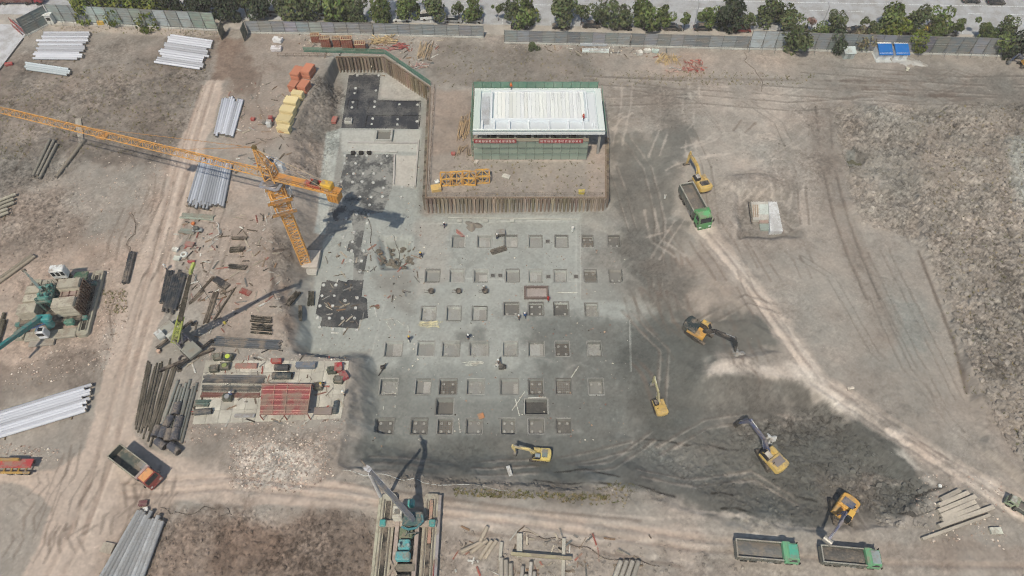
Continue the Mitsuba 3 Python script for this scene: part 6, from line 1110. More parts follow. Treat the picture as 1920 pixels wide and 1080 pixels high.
bundle((452, 545), (470, 552), 1, .12, 1.3, (170, 82, 74), 'red-brown plate alone on the ground', 'steel_plate', 'plate', 'dirty'); bundle((539, 572), (560, 548), 5, .14, 1.1, (88, 80, 66), 'dark bundle slanting beside the ragged black membrane'); bundle((583, 573), (583, 548), 6, .14, 1.3, (82, 82, 70), 'dark upright bundle beside the ragged black membrane'); bundle((564, 602), (564, 575), 3, .2, .6, (68, 72, 62), 'narrow dark bundle at the pit strip edge')
bundle((356, 570), (402, 518), 2, .12, .5, (112, 96, 80), 'brown bar pair slanting past the mobile crane'); bundle((386, 607), (406, 548), 4, .12, 1.0, (120, 104, 86), 'brown bars upright right of the mobile crane'); bundle((402, 600), (441, 541), 2, .12, .35, (100, 88, 74), 'thin dark bar slanting right of the brown bars'); bundle((360, 566), (382, 545), 3, .1, .7, (124, 108, 90), 'short brown bars beside the mobile crane boom')
bundle((402, 640), (526, 648), 9, .14, 1.9, (124, 126, 128), 'long grey flat bundle above the rebar yard'); bundle((383, 711), (496, 713), 7, .16, 1.5, (126, 124, 122), 'upper long grey rebar bundle in the yard'); bundle((380, 729), (488, 730), 5, .14, 1.1, (118, 118, 112), 'lower long grey rebar bundle in the yard'); bundle((378, 741), (488, 742), 6, .12, .9, (162, 108, 94), 'rusty red rebar bundle in the yard')
bundle((250, 476), (237, 532), 3, .35, 1.1, (92, 94, 98), 'dark grey steel trough lying on the left dirt ground', 'steel_trough', 'trough', piece='strip'); bundle((246, 478), (231, 528), 1, .1, .7, (160, 162, 158), 'pale grey strip beside the dark steel trough', 'steel_plate', 'plate')
bundle((340, 405), (402, 409), 3, .12, 1.4, (150, 158, 144), 'greenish flat stack below the pipes under the jib', 'panel_stack', 'stack', 'dirty', piece='panel'); bundle((338, 433), (366, 436), 2, .12, 1.2, (150, 158, 148), 'small greenish flat stack near the grey machine', 'panel_stack', 'stack', 'dirty', piece='panel')
for i in range(7): bundle((472, 594 + i * 5), (510, 597 + i * 5), 2, .18, .32, (64, 66, 60), 'dark steel frame, %s from the top in the heap at the pit edge' % ORD[i], 'steel_rack', 'rack', lift=.12 * (i % 3))
for i in range(3): bundle((144 + i * 3, 224), (152 + i * 2, 272), 1, .15, .7, (176, 166, 152), 'pale plank, %s from the left of three under the crane jib' % ORD[i], 'plank', 'plank', 'dirty')
for i, (px, py, dx) in enumerate(((1087, 84, 50), (1092, 96, 48))): bundle((px, py), (px + dx, py + 1), 4, .25, 1.1, (214, 220, 226), ['upper', 'lower'][i] + ' white panel stack below the hoarding', 'panel_stack', 'stack', 'dirty', piece='panel')
# ---------------------------------------------------------------- rebar yard
YS = [(386, 676), (655, 677), (640, 785), (361, 796)]; YQ = [G(*c) for c in YS]; k = thing('yard_floor', 'pale concrete floor of the rebar yard', 'floor')
for i in range(12):
    for j in range(5):
        f_ = lambda u, v: (YQ[0] * (1 - u) + YQ[1] * u) * (1 - v) + (YQ[3] * (1 - u) + YQ[2] * u) * v
        g_ = .012; c4 = [f_((i + g_) / 12, (j + g_) / 5), f_((i + 1 - g_) / 12, (j + g_) / 5), f_((i + 1 - g_) / 12, (j + 1 - g_) / 5), f_((i + g_) / 12, (j + 1 - g_) / 5)]
        part(k, 'slab', plate([c[:2] for c in c4], -.1, .1 + r_.uniform(-.012, .012)), np.array((208, 200, 184)) * r_.uniform(.9, 1.05), 'concrete')
labels[k] = {'label': 'pale concrete floor of the rebar yard', 'kind': 'structure'}
k = thing('canopy', 'red ribbed canopy roof on posts in the rebar yard', 'canopy'); cz = 2.1; C4 = [G(491, 719, cz), G(585, 720, cz), G(577, 777, cz), G(487, 778, cz)]; n_ = 24
for i in range(n_):
    a, b = C4[0] + (C4[3] - C4[0]) * (i + .04) / n_, C4[0] + (C4[3] - C4[0]) * (i + .96) / n_; c, d = C4[1] + (C4[2] - C4[1]) * (i + .96) / n_, C4[1] + (C4[2] - C4[1]) * (i + .04) / n_
    part(k, 'rib_sheet', plate([a[:2], b[:2], c[:2], d[:2]], cz - .08, cz + (.0 if i % 2 else .06)), np.array((170, 88, 88)) * r_.uniform(.9, 1.07), 'dirty')
for i in (1, 5, 9, 13, 17, 21, 23): part(k, 'batten', bar(C4[0] + (C4[3] - C4[0]) * i / n_ + [0, 0, .1], C4[1] + (C4[2] - C4[1]) * i / n_ + [0, 0, .1], .1, .08), (220, 168, 148), 'dirty')
for t in (.26, .52, .99): part(k, 'purlin', bar(C4[0] + (C4[1] - C4[0]) * t + [0, 0, .16], C4[3] + (C4[2] - C4[3]) * t + [0, 0, .16], .1, .08), (206, 150, 130), 'dirty')
for c in C4 + [(C4[0] + C4[1]) / 2, (C4[2] + C4[3]) / 2]: part(k, 'post', bar([c[0], c[1], .1], [c[0], c[1], cz - .08], .14), (150, 70, 66), 'paint')
roll((517, 692), (543, 692), .55, 'black pipe roll above another in the rebar yard', 'black rolls in the rebar yard', (66, 68, 72)); roll((513, 708), (549, 708), .6, 'black pipe roll with green sheen below another in the rebar yard', 'black rolls in the rebar yard', (62, 74, 78))
roll((367, 776), (399, 773), .5, 'black pipe roll at the left end of the rebar yard', 'black rolls in the rebar yard', (62, 72, 80)); bundle((366, 757), (394, 757), 4, .16, 1.2, (96, 116, 108), 'dark green tarpaulin bundle at the left end of the yard', 'tarpaulin', 'tarpaulin', 'dirty', piece='fold')
def box_thing(px, py, w, d, h, colr, lab, name, catg, rz=0, mat='paint', lid=None):
    q = P(px, py); k = thing(name, lab, catg); M_ = np.array(T().translate([*q]).rotate([0, 0, 1], rz).matrix); part(k, 'body', bx(-w / 2, w / 2, -d / 2, d / 2, 0.02, h, .05), colr, mat, M=M_)
    part(k, 'lid', bx(-w / 2 - .04, w / 2 + .04, -d / 2 - .04, d / 2 + .04, h, h + .07, .02), np.array(colr) * 1.05 if lid is None else lid, mat, M=M_); part(k, 'skid', cat([bx(-w / 2, w / 2, s * d * .35 - .06, s * d * .35 + .06, -.1, .04) for s in (-1, 1)]), (70, 66, 62), 'metal', M=M_); return k
box_thing(575, 688, 3.2, 1.0, .9, (104, 114, 128), 'blue-grey long bin at the top of the rebar yard', 'bin', 'bin'); box_thing(520, 680, 1.7, .7, .8, (178, 66, 62), 'red box at the top edge of the rebar yard', 'box', 'box'); box_thing(636, 692, 1.2, 1.5, .9, (176, 54, 58), 'upper red box at the right end of the rebar yard', 'box', 'box', 5); box_thing(646, 707, 1.1, 1.5, .8, (162, 56, 66), 'lower red box at the right end of the rebar yard', 'box', 'box', 35)
box_thing(607, 773, 2.8, 1.1, .6, (140, 124, 118), 'brown flat bin at the lower right of the rebar yard', 'bin', 'bin'); box_thing(463, 688, 3.6, .8, .5, (176, 116, 104), 'pale red rack at the top of the rebar yard', 'rack', 'rack'); box_thing(460, 781, 3.2, .5, .4, (150, 150, 152), 'grey narrow trough at the lower edge of the rebar yard', 'trough', 'trough')
k = thing('drum', 'dark steel drum lying at the lower right corner of the yard', 'drum'); A, B = P(629, 777), P(632, 755); part(k, 'shell', rod(A + [0, 0, .45], B + [0, 0, .45], .42, 14), (92, 104, 108), 'metal'); part(k, 'hoop', cat([rod(A + (B - A) * t + [0, 0, .45], A + (B - A) * (t + .03) + [0, 0, .45], .47, 14) for t in (.1, .36, .62, .88)]), (120, 132, 136), 'metal')
def bender(px, py, lab, c2):
    q = P(px, py); k = thing('bending_machine', lab, 'machine'); M_ = np.array(T().translate([*q]).rotate([0, 0, 1], float(r_.uniform(-8, 8))).matrix); part(k, 'cabinet', bx(-.75, .75, -.6, .6, .1, .95, .06), (70, 76, 66), 'paint', M=M_); part(k, 'disc', rod((0, 0, .95), (0, 0, 1.05), .42, 16), c2, 'paint', M=M_); part(k, 'leg', cat([bx(x - .08, x + .08, y - .08, y + .08, 0, .1) for x in (-.6, .6) for y in (-.45, .45)]), (50, 50, 48), 'metal', M=M_); part(k, 'motor', rod((-1.0, .2, .4), (-.7, .2, .4), .2, 10), (90, 110, 90), 'paint', M=M_)
bender(411, 672, 'dark bending machine at the left top of the rebar yard', (110, 116, 104)); bender(430, 673, 'dark bending machine with a lime disc in the rebar yard', (206, 226, 70)); bender(424, 690, 'olive bending machine below the lime disc one', (140, 150, 84)); bender(404, 694, 'small dark bending machine below the leftmost one', (96, 96, 90)); bender(636, 715, 'dark round machine beside the red boxes in the yard', (104, 104, 98)); bender(624, 697, 'dark green machine left of the upper red box', (60, 70, 60)); bender(598, 727, 'dark machine right of the red canopy', (70, 66, 60)); bender(429, 748, 'dark machine below the rusty red rebar bundle', (150, 150, 150))
# ---------------------------------------------------------------- other things about the site
for i, (px, py, rz, ln) in enumerate(((838, 336, 4, 2.4), (857, 335, 2, 2.6), (880, 335, -5, 2.8), (905, 331, 3, 2.8))):
    q = P(px, py + 6); k = thing('mast_segment', 'orange lattice mast segment lying on the plateau, %s from the left' % ORD[i], 'mast segment', 'orange mast segments on the plateau'); a = math.radians(rz); u = np.array([math.cos(a), math.sin(a), 0]); v = np.array([-u[1], u[0], 0]); c0 = q + [0, 0, 1.0 + .12 * (i == 2)]
    part(k, 'frame', lattice((quad(c0 - u * ln / 2, v, ez, 2.0, 1.9), quad(c0 + u * ln / 2, v, ez, 2.0, 1.9)), 2, .11, .06), (236, 172, 66), 'paint')
    for s in (-1, 1): part(k, 'end_frame', cat([bar(p_, q_, .2) for p_, q_ in zip(quad(c0 + u * s * ln / 2, v, ez, 2.0, 1.9), np.roll(quad(c0 + u * s * ln / 2, v, ez, 2.0, 1.9), -1, 0))]), (228, 158, 60), 'paint')
box_thing(818, 356, 2.0, 1.5, .8, (214, 172, 96), 'yellow steel tub left of the orange mast segments', 'tub', 'tub', 12); box_thing(820, 346, .8, .8, 1.0, (226, 224, 216), 'white bag beside the yellow steel tub', 'bag', 'bag', 30, 'dirty'); box_thing(1089, 373, 1.2, .7, .8, (236, 208, 60), 'bright yellow box near the plateau edge', 'box', 'box')
box_thing(949, 332, 1.6, 1.0, .3, (196, 188, 176), 'white tilted plate right of the orange mast segments', 'plate', 'plate', -20, 'concrete'); box_thing(893, 305, .7, 1.0, .3, (200, 186, 172), 'small pale plate above the orange mast segments', 'plate', 'plate', -25, 'concrete'); box_thing(850, 290, .8, .7, .5, (186, 76, 72), 'small red box above the orange mast segments', 'box', 'box')
box_thing(939, 440, 1.6, 1.2, .9, (72, 72, 72), 'dark generator frame on the slab', 'generator', 'generator', 8, lid=(150, 150, 146)); bundle((921, 474), (949, 465), 5, .12, 1.3, (98, 92, 84), 'dark timber mat lying on the slab', 'timber_mat', 'mat', 'dirty', piece='plank'); bundle((856, 433), (869, 444), 4, .1, .7, (204, 120, 112), 'red and white tube bundle on the slab', 'tube_bundle', 'bundle', 'dirty')
def mound(px, py, rx, ry, h, colr, lab, name='earth_heap', zz=None, kind=None, mat='dirty'):
    q = P(px, py); n1, n2_ = 12, 28; v, f = [], []
    for i in range(n1 + 1):
        for j in range(n2_):
            t = i / n1; a = 2 * np.pi * j / n2_; w_ = 1 + .3 * math.sin(3 * a + px) + .18 * math.sin(5 * a + py); v.append([q[0] + rx * t * w_ * math.cos(a), q[1] + ry * t * w_ * math.sin(a), 0])
    v = np.array(v); rad = np.repeat(np.arange(n1 + 1) / n1, n2_); v[:, 2] = q[2] - .06 + h * (1 - rad ** 1.3) + h * .5 * (n2(v[:, 0], v[:, 1], .7, 3, 8) - .5) * (1 - rad ** 4)
    for i in range(n1):
        for j in range(n2_): a, b = i * n2_ + j, i * n2_ + (j + 1) % n2_; f += [[a, b + n2_, b], [a, a + n2_, b + n2_]]
    return one(name, trimesh.Trimesh(v, f, process=False), colr, lab, 'heap', mat, True)
mound(887, 424, 1.7, 1.2, .9, (140, 134, 126), 'small grey-brown sand heap on the slab'); mound(1384, 664, 1.2, 1.0, .6, (176, 172, 168), 'small pale heap under the black boom excavator bucket'); mound(1446, 822, .9, .8, .5, (206, 204, 200), 'small whitish heap beside the violet-grey hooded excavator'); mound(1712, 118, 3.0, 1.8, .5, (186, 182, 176), 'low pale heap right of the blue sheds')
for px, py, i in ((805, 549, 0), (856, 549, 1), (906, 549, 2)):
    q = P(px, py); k = thing('tub_cart', 'small dark round tub with a handle on the slab, %s from the left' % ORD[i], 'cart', 'dark tub carts on the slab'); part(k, 'tub', lathe([(.01, .2), (.42, .2), (.6, .8), (.54, .8), (.38, .3), (.01, .3)], 16).apply_translation((q[0] + .4, q[1], q[2])), (86, 86, 86), 'rubber', 30); part(k, 'handle', cat([bar((q[0] - .9, q[1] + s * .25, q[2] + .6), (q[0], q[1] + s * .25, q[2] + .45), .06) for s in (-1, 1)]), (100, 98, 94), 'metal'); part(k, 'wheel', rod((q[0] + .8, q[1] - .1, q[2] + .2), (q[0] + .8, q[1] + .1, q[2] + .2), .2, 10), (40, 40, 40), 'rubber')
k = thing('concrete_pump', 'small pump with a hose reel and white hopper on the slab', 'pump'); q = P(938, 690); part(k, 'engine', bx(q[0] - .3, q[0] + .6, q[1] - .4, q[1] + .4, q[2], q[2] + .9, .08), (64, 66, 66), 'paint'); part(k, 'hopper', lathe([(.2, .5), (.45, 1.0), (.4, 1.0), (.15, .5)], 14).apply_translation((q[0] - .7, q[1], q[2])), (214, 214, 208), 'paint', 30); part(k, 'hose', tube([(q[0] + .1, q[1] + .4, q[2] + .7), (q[0] - .2, q[1] + 1.2, q[2] + .8), (q[0], q[1] + 2.0, q[2] + .3)], .12, 8), (90, 90, 88), 'rubber'); part(k, 'tank', rod((q[0] + .7, q[1] - .3, q[2] + .4), (q[0] + .7, q[1] + .3, q[2] + .4), .35, 12), (50, 52, 54), 'rubber')
k = thing('pump', 'dark pump left of the pale lower slab pits', 'pump'); q = P(718, 690); part(k, 'body', bx(q[0] - .4, q[0] + .4, q[1] - .3, q[1] + .3, q[2], q[2] + .6, .08), (46, 46, 50), 'paint'); part(k, 'pipe', tube([(q[0], q[1], q[2] + .5), (q[0] + .6, q[1] + .5, q[2] + .8), (q[0] - .6, q[1] - 1.6, q[2] + .1)], .1, 6), (54, 54, 56), 'rubber')
box_thing(902, 781, .9, .9, .25, (214, 138, 84), 'orange cloth dropped on the slab', 'cloth', 'cloth', 20, 'dirty')
k = thing('grey_machine', 'small grey mixer with a drum near the greenish flat stacks', 'machine'); q = P(372, 434); part(k, 'frame', bx(q[0] - 1.0, q[0] + .9, q[1] - .35, q[1] + .35, q[2] + .2, q[2] + .6, .05), (150, 156, 158), 'paint'); part(k, 'drum', rod((q[0] - .5, q[1], q[2] + .9), (q[0] + .4, q[1], q[2] + 1.1), .45, 14, .3), (90, 94, 92), 'metal'); part(k, 'wheel', cat([rod((q[0] + x, q[1] - .45, q[2] + .25), (q[0] + x, q[1] - .36, q[2] + .25), .25, 12) for x in (-.7, .6)]), (40, 40, 40), 'rubber')
k = thing('tyre_ring', 'white ring tyre lying among junk beside the road', 'tyre'); q = P(345, 478); part(k, 'ring', lathe([(.35, .05), (.62, .0), (.72, .15), (.62, .32), (.38, .3), (.35, .05)], 20).apply_translation((q[0], q[1], q[2])), (222, 222, 214), 'rubber', 40)
for px, py, w, d, h, c, lab, nm in ((357, 460, 1.6, 1.0, .5, (168, 112, 108), 'faded red sheet among junk beside the road', 'tarpaulin'), (330, 470, 1.1, .8, .5, (214, 210, 200), 'white sack above the white ring tyre', 'sack'), (333, 486, 1.2, .9, .4, (206, 208, 196), 'white sack below the white ring tyre', 'sack'), (360, 492, 1.3, .5, .4, (168, 70, 70), 'small red plank right of the white sacks', 'plank'), (363, 421, .6, .5, .5, (224, 120, 62), 'small orange can above the grey mixer', 'can'),
        (628, 228, 1.0, 1.8, .7, (196, 88, 80), 'red cloth at the foot of the pit slope', 'cloth'), (506, 236, 1.0, 1.2, 1.2, (206, 206, 204), 'white engine box left of the yellow board stacks', 'engine_box'), (509, 226, .9, .8, 1.1, (176, 60, 62), 'dark red engine box left of the yellow board stacks', 'engine_box'), (475, 225, .8, .8, .5, (190, 74, 70), 'red tin near the narrow pipe stack', 'tin'), (496, 232, .7, .7, .6, (120, 116, 112), 'grey bucket by the dark red engine box', 'bucket'),
        (522, 78, 2.2, 1.4, .9, (228, 224, 224), 'upper white sack heap near the site entrance', 'sack'), (519, 94, 2.4, 1.4, .8, (222, 214, 214), 'lower white sack heap near the site entrance', 'sack'), (1060, 76, 1.1, .8, 1.2, (214, 96, 60), 'orange bin in front of the hoarding', 'bin'), (1193, 79, 1.8, 1.3, 1.5, (226, 196, 76), 'yellow tank in front of the hoarding', 'tank'), (1198, 102, 1.4, 1.2, .8, (226, 220, 210), 'white sack left of another near the yellow planks', 'sack'),
        (1213, 98, 1.6, .9, .7, (222, 218, 208), 'white sack right of another near the yellow planks', 'sack'), (1228, 98, 1.6, .8, .7, (196, 212, 204), 'pale green sheet next to the yellow planks', 'plastic_heap'), (979, 77, 2.6, .8, .9, (226, 228, 228), 'white sheet heap left of the orange bin', 'plastic_heap'), (1002, 75, 2.0, .8, .8, (214, 218, 222), 'second white sheet heap left of the orange bin', 'plastic_heap'), (1042, 74, 2.2, .7, .8, (206, 196, 190), 'grey crate left of the orange bin', 'crate'),
        (1700, 132, .6, .6, .7, (228, 222, 200), 'small pale barrel below the blue sheds', 'barrel'), (191, 46, 1.6, .9, 1.0, (218, 172, 60), 'yellow box at the foot of the tall hoarding', 'box'), (18, 122, 1.6, .8, .5, (190, 60, 66), 'red barrier block at the edge of the pale yard', 'barrier'), (203, 1028, 1.7, 1.4, .25, (176, 164, 148), 'square pale plate beside the lower left pipe stack', 'plate'), (275, 957, .6, .6, .5, (232, 232, 230), 'white box at the head of the lower left pipe stack', 'box'), (270, 945, 1.2, .8, .4, (110, 66, 72), 'dark red rags above the lower left pipe stack', 'rags'),
        (299, 661, .5, .5, .6, (214, 172, 150), 'pale pink can beside the mobile crane', 'can'), (1865, 996, 1.6, .9, .4, (214, 212, 196), 'white plank pile beside the concrete beams at lower right', 'plank'), (1594, 729, 1.0, .4, .3, (216, 202, 186), 'small pale kerb stone beside the haul road', 'kerb_stone'), (1761, 912, .4, .4, .3, (230, 230, 226), 'white can above the concrete beams', 'can'), (1246, 372, .35, .35, .9, (226, 224, 216), 'white marker post left of the upper right truck', 'marker_post'), (1073, 434, .4, .4, 1.3, (236, 236, 228), 'white marker post on the slab near dark footing pits', 'marker_post'),
        (955, 860 + 25, .55, 1.6, .5, (198, 198, 196), 'pale short post below the near small excavator', 'marker_post')):
    box_thing(px, py, w, d, h, c, lab, nm, nm.replace('_', ' '), float(r_.uniform(-20, 20)), 'dirty' if h < 1 else 'paint')
# sheds with blue fronts
for px, lab in ((1655, 'left one of two white sheds with a blue sloping roof'), (1686, 'right one of two white sheds with a blue sloping roof')):
    q = P(px, 113); k = thing('site_shed', lab, 'shed'); w = 1.55
    part(k, 'wall', bx(q[0] - w, q[0] + w, q[1], q[1] + 3.6, 0, 2.0), (222, 224, 226), 'paint'); part(k, 'blue_roof', hull([(q[0] + s * (w + .1), q[1] + y, z) for s in (-1, 1) for y, z in ((-.4, 1.7), (-.4, 1.82), (2.5, 2.72), (2.5, 2.84))]), (30, 110, 196), 'matte')
    part(k, 'white_roof', hull([(q[0] + s * (w + .1), q[1] + y, z) for s in (-1, 1) for y, z in ((2.55, 2.72), (2.55, 2.84), (4.9, 2.6), (4.9, 2.72))]), (242, 243, 244), 'matte'); part(k, 'door', bx(q[0] - .4, q[0] + .4, q[1] - .03, q[1], 0, 1.65), (180, 186, 190), 'paint'); part(k, 'base', bx(q[0] - w - .3, q[0] + w + .3, q[1] - .9, q[1] + 3.7, -.1, .12), (206, 206, 202), 'concrete')
k = thing('grey_shed', 'small grey-green shed left of the blue sheds', 'shed'); q = P(1590, 111); part(k, 'wall', bx(q[0] - 1.2, q[0] + 1.2, q[1], q[1] + 1.8, 0, 1.6), (168, 178, 176), 'paint'); part(k, 'roof', hull([(q[0] + s * 1.4, q[1] + y, z) for s in (-1, 1) for y, z in ((-.2, 1.6), (-.2, 1.7), (2.0, 2.1), (2.0, 2.2))]), (186, 196, 194), 'paint'); part(k, 'door', bx(q[0] - .4, q[0] + .4, q[1] - .03, q[1], 0, 1.4), (130, 140, 138), 'paint')
k = thing('yellow_loader', 'small yellow loader under the trees by the road', 'loader'); q = P(1737, 60); part(k, 'body', bx(q[0] - 1.2, q[0] + .6, q[1] - .6, q[1] + .6, .6, 1.5, .15), (236, 196, 50), 'paint'); part(k, 'cab', bx(q[0] - .5, q[0] + .4, q[1] - .5, q[1] + .5, 1.5, 2.4, .1), (50, 52, 54), 'paint'); part(k, 'bucket', bx(q[0] + .9, q[0] + 1.4, q[1] - .7, q[1] + .7, .2, .8, .06), (214, 120, 60), 'paint')
for x in (-.8, .4):
    for s in (-1, 1): part(k, 'wheel', rod((q[0] + x, q[1] + s * .55, .5), (q[0] + x, q[1] + s * .8, .5), .5, 12), (40, 40, 40), 'rubber')
k = thing('yellow_digger', 'yellow and blue digger cut off by the upper right edge', 'excavator'); q = P(1916, 124); part(k, 'body', bx(q[0] - .6, q[0] + 1.6, q[1] - .8, q[1] + .8, .8, 1.8, .12), (226, 164, 56), 'paint'); part(k, 'boom', cat([bar((q[0] - .4, q[1] + .3, 1.6), (q[0] - 2.0, q[1] + .8, 2.9), .3), bar((q[0] - 2.0, q[1] + .8, 2.9), (q[0] - 3.2, q[1] + .4, 1.2), .24)]), (60, 76, 110), 'paint'); part(k, 'bucket', bx(q[0] - 3.6, q[0] - 2.9, q[1] + .1, q[1] + .8, .5, 1.1, .1), (150, 150, 148), 'metal')
for s in (-1, 1): part(k, 'track', bx(q[0] - 1.0, q[0] + 1.8, q[1] + s * .8 - .25, q[1] + s * .8 + .25, 0, .75, .2), (50, 48, 46), 'rubber')
# pale concrete chamber sunk in its hole
k = thing('chamber', 'pale concrete chamber with a raised white slab in a hole at right', 'chamber'); hz = Zs(*G(1440, 410, -1)[:2]); t1 = hz + 1.0
def pq(pts, z): return [G(a, b, z)[:2] for a, b in pts]
part(k, 'slab', plate(pq([(1441, 378), (1457, 378), (1468, 433), (1444, 434)], t1), hz - .1, t1), (232, 230, 228), 'concrete'); part(k, 'low_slab', plate(pq([(1408, 378), (1441, 378), (1443.5, 411), (1412, 412)], t1 - .35), hz - .1, t1 - .35), (214, 206, 194), 'concrete')
for x in (1412, 1416, 1420): part(k, 'plank', bar(G(x, 384, t1 - .3), G(x + 1, 407, t1 - .3), .22, .08), (186, 160, 136), 'dirty')
part(k, 'pale_mat', plate(pq([(1424, 383), (1440, 383), (1441, 402), (1424, 402)], t1 - .33), t1 - .345, t1 - .3), (216, 222, 212), 'concrete'); part(k, 'channel', plate(pq([(1424, 410), (1441, 410), (1442, 418), (1424, 418)], t1 - .6), hz - .1, t1 - .6), (178, 150, 138), 'concrete'); part(k, 'grey_sump', plate(pq([(1424, 419), (1442, 419), (1443, 432), (1426, 432)], hz + .2), hz - .1, hz + .2), (160, 172, 162), 'concrete'); part(k, 'side_rail', bar(G(1404, 379, t1 - .2), G(1410, 418, t1 - .2), .2, .3), (110, 102, 94), 'dirty')
q = P(1603, 303); one('puddle', plate(poly([(1582, 292), (1604, 288), (1622, 296), (1617, 310), (1592, 314)], q[2]), q[2] - .05, q[2] + .22), (92, 90, 66), 'greenish muddy puddle in a small hole at right', 'puddle', 'sheet', kind='structure')
for i, (x0, y0, x1, y1) in enumerate(((20, 40, 48, 64), (26, 52, 42, 66))):
    k = thing('barrier_gate', ['upper', 'lower'][i] + ' red barrier frame beside the pale concrete yard', 'barrier'); A, B = G(x0, y0, .12), G(x1, y1, .12)
    part(k, 'rail', cat([bar(A + [0, 0, z], B + [0, 0, z], .16) for z in (.3, 1.1)]), (168, 60, 60), 'paint'); part(k, 'post', cat([bar(A + (B - A) * t, A + (B - A) * t + [0, 0, 1.2], .1) for t in (0, .5, 1)]), (120, 60, 58), 'paint')
k = thing('red_lorry', 'red-brown lorry side cut off by the top left corner', 'lorry'); q = G(30, 6, .12); part(k, 'bed', bx(q[0] - 6, q[0] + 5, q[1] - .9, q[1] + 1.4, .8, 1.9, .08), (112, 62, 58), 'paint'); part(k, 'cab', bx(q[0] + 5.4, q[0] + 7.4, q[1] - .9, q[1] + 1.4, .7, 2.7, .15), (158, 40, 52), 'paint')
for x in (-4, -2.5, 3.4, 6.2): part(k, 'wheel', rod((q[0] + x, q[1] - 1.0, .62), (q[0] + x, q[1] - .6, .62), .5, 12), (38, 38, 38), 'rubber')
k = thing('gatehouse', 'small white booth on the corner of the tall hoarding', 'booth'); q = P(98, 44); part(k, 'wall', bx(q[0] - .7, q[0] + .9, q[1] - .6, q[1] + 1.0, 0, 2.6, .03), (222, 220, 214), 'paint'); part(k, 'roof', bx(q[0] - .9, q[0] + 1.1, q[1] - .8, q[1] + 1.2, 2.6, 2.75, .03), (236, 236, 234), 'paint'); part(k, 'window', bx(q[0] - .4, q[0] + .6, q[1] - .63, q[1] - .58, 1.2, 2.0), mat='glass')
# ---------------------------------------------------------------- workers
import manifold3d as m3
def body_mesh(J, bones, edge=.05):
    s = {n: m3.Manifold.sphere(r, 10).translate([float(v) for v in p]) for n, (p, r) in J.items()}
    u = m3.Manifold()
    for a, b in bones: u = u + m3.Manifold.batch_hull([s[a], s[b]])
    me = u.refine_to_length(edge).to_mesh(); t = trimesh.Trimesh(me.vert_properties[:, :3], me.tri_verts, process=True); return trimesh.smoothing.filter_taubin(t, iterations=8)
def worker_kit(pose, top, legs):
    st = {'stand': (.10, .05, .32, .55), 'walk': (.28, -.24, .42, .35), 'reach': (.06, .02, .62, .7)}[pose]; K = Kit(); f0, f1, hx, hz = st
    J = {'hip': ((0, 0, .95), .15), 'ch': ((0.02, 0, 1.32), .17), 'nk': ((.03, 0, 1.5), .07), 'hd': ((.06, 0, 1.62), .115), 'chin': ((.12, 0, 1.56), .06)}
    B = [('hip', 'ch'), ('ch', 'nk'), ('nk', 'hd'), ('hd', 'chin')]
    for s, f, n in ((1, f0, 'l'), (-1, f1, 'r')):
        J.update({'h' + n: ((0, s * .1, .9), .11), 'k' + n: ((f * .55 + .05, s * .11, .5), .075), 'a' + n: ((f, s * .12, .1), .05), 't' + n: ((f + .16, s * .13, .05), .045), 's' + n: ((.02, s * .2, 1.4), .08), 'e' + n: ((.06 if s < 0 else hx * .5, s * .27, 1.12), .055), 'w' + n: ((.18 if s < 0 else hx, s * .25, .88 if s < 0 else hz + .45), .04), 'p' + n: ((.22 if s < 0 else hx + .07, s * .25, .83 if s < 0 else hz + .44), .042)})
        B += [('hip', 'h' + n), ('h' + n, 'k' + n), ('k' + n, 'a' + n), ('a' + n, 't' + n), ('ch', 's' + n), ('s' + n, 'e' + n), ('e' + n, 'w' + n), ('w' + n, 'p' + n)]
        for i in range(4): J['f%d%s' % (i, n)] = (tuple(np.array(J['p' + n][0]) + [.07 - .01 * abs(i - 1), (i - 1.5) * .022, -.05]), .011); B.append(('p' + n, 'f%d%s' % (i, n)))
        J['th' + n] = (tuple(np.array(J['p' + n][0]) + [.03, -s * .05, -.02]), .012); B.append(('w' + n, 'th' + n))
    m = body_mesh(J, B); v = np.array(m.vertices); skin = lin((196, 150, 122)); c = np.where((v[:, 2] > 1.47)[:, None], skin, np.where((v[:, 2] > .93)[:, None], lin(top), lin(legs))); c[v[:, 2] < .1] = lin((50, 46, 44)); far = (np.abs(v[:, 1]) > .19) & (v[:, 2] < .93); c[far] = skin
    fc = c[m.faces[:, 0]]; mm = trimesh.Trimesh(v[m.faces].reshape(-1, 3), np.arange(len(m.faces) * 3).reshape(-1, 3), process=False); K.items.append(('', mikit.ply(mm, 'matte', uv=pack(np.repeat(fc, 3, 0)))))
    K.add('vest', hull([(x, y, z) for x in (-.17, .2) for y in (-.19, .19) for z in (1.0, 1.44)]), top, 'matte'); return K
HELM = {'white': (236, 236, 232), 'yellow': (236, 200, 50), 'red': (196, 44, 40), 'orange': (232, 120, 40)}
def helmet(c): return cat([lathe([(.01, .17), (.09, .15), (.14, .06), (.145, 0), (.01, 0)], 12), lathe([(.01, -.01), (.185, -.01), (.185, .01), (.01, .01)], 12)]).apply_translation((.06, 0, 1.66))
WK = {}
def worker(px, py, pose, top, legs, hat, rz, lab, z=None):
    key = (pose, top, legs, hat)
    if key not in WK:
        WK[key] = worker_kit(pose, top, legs); WK[key].add('helmet', helmet(hat), HELM[hat], 'paint', 40)
    q = P(px, py) if z is None else Pz(px, py, z); WK[key].stamp('person', lab, 'person', place(q[0], q[1], q[2], rz), 'workers on the site')
ORV, NV, GY, BL = (226, 112, 50), (52, 60, 84), (110, 108, 104), (70, 96, 140)
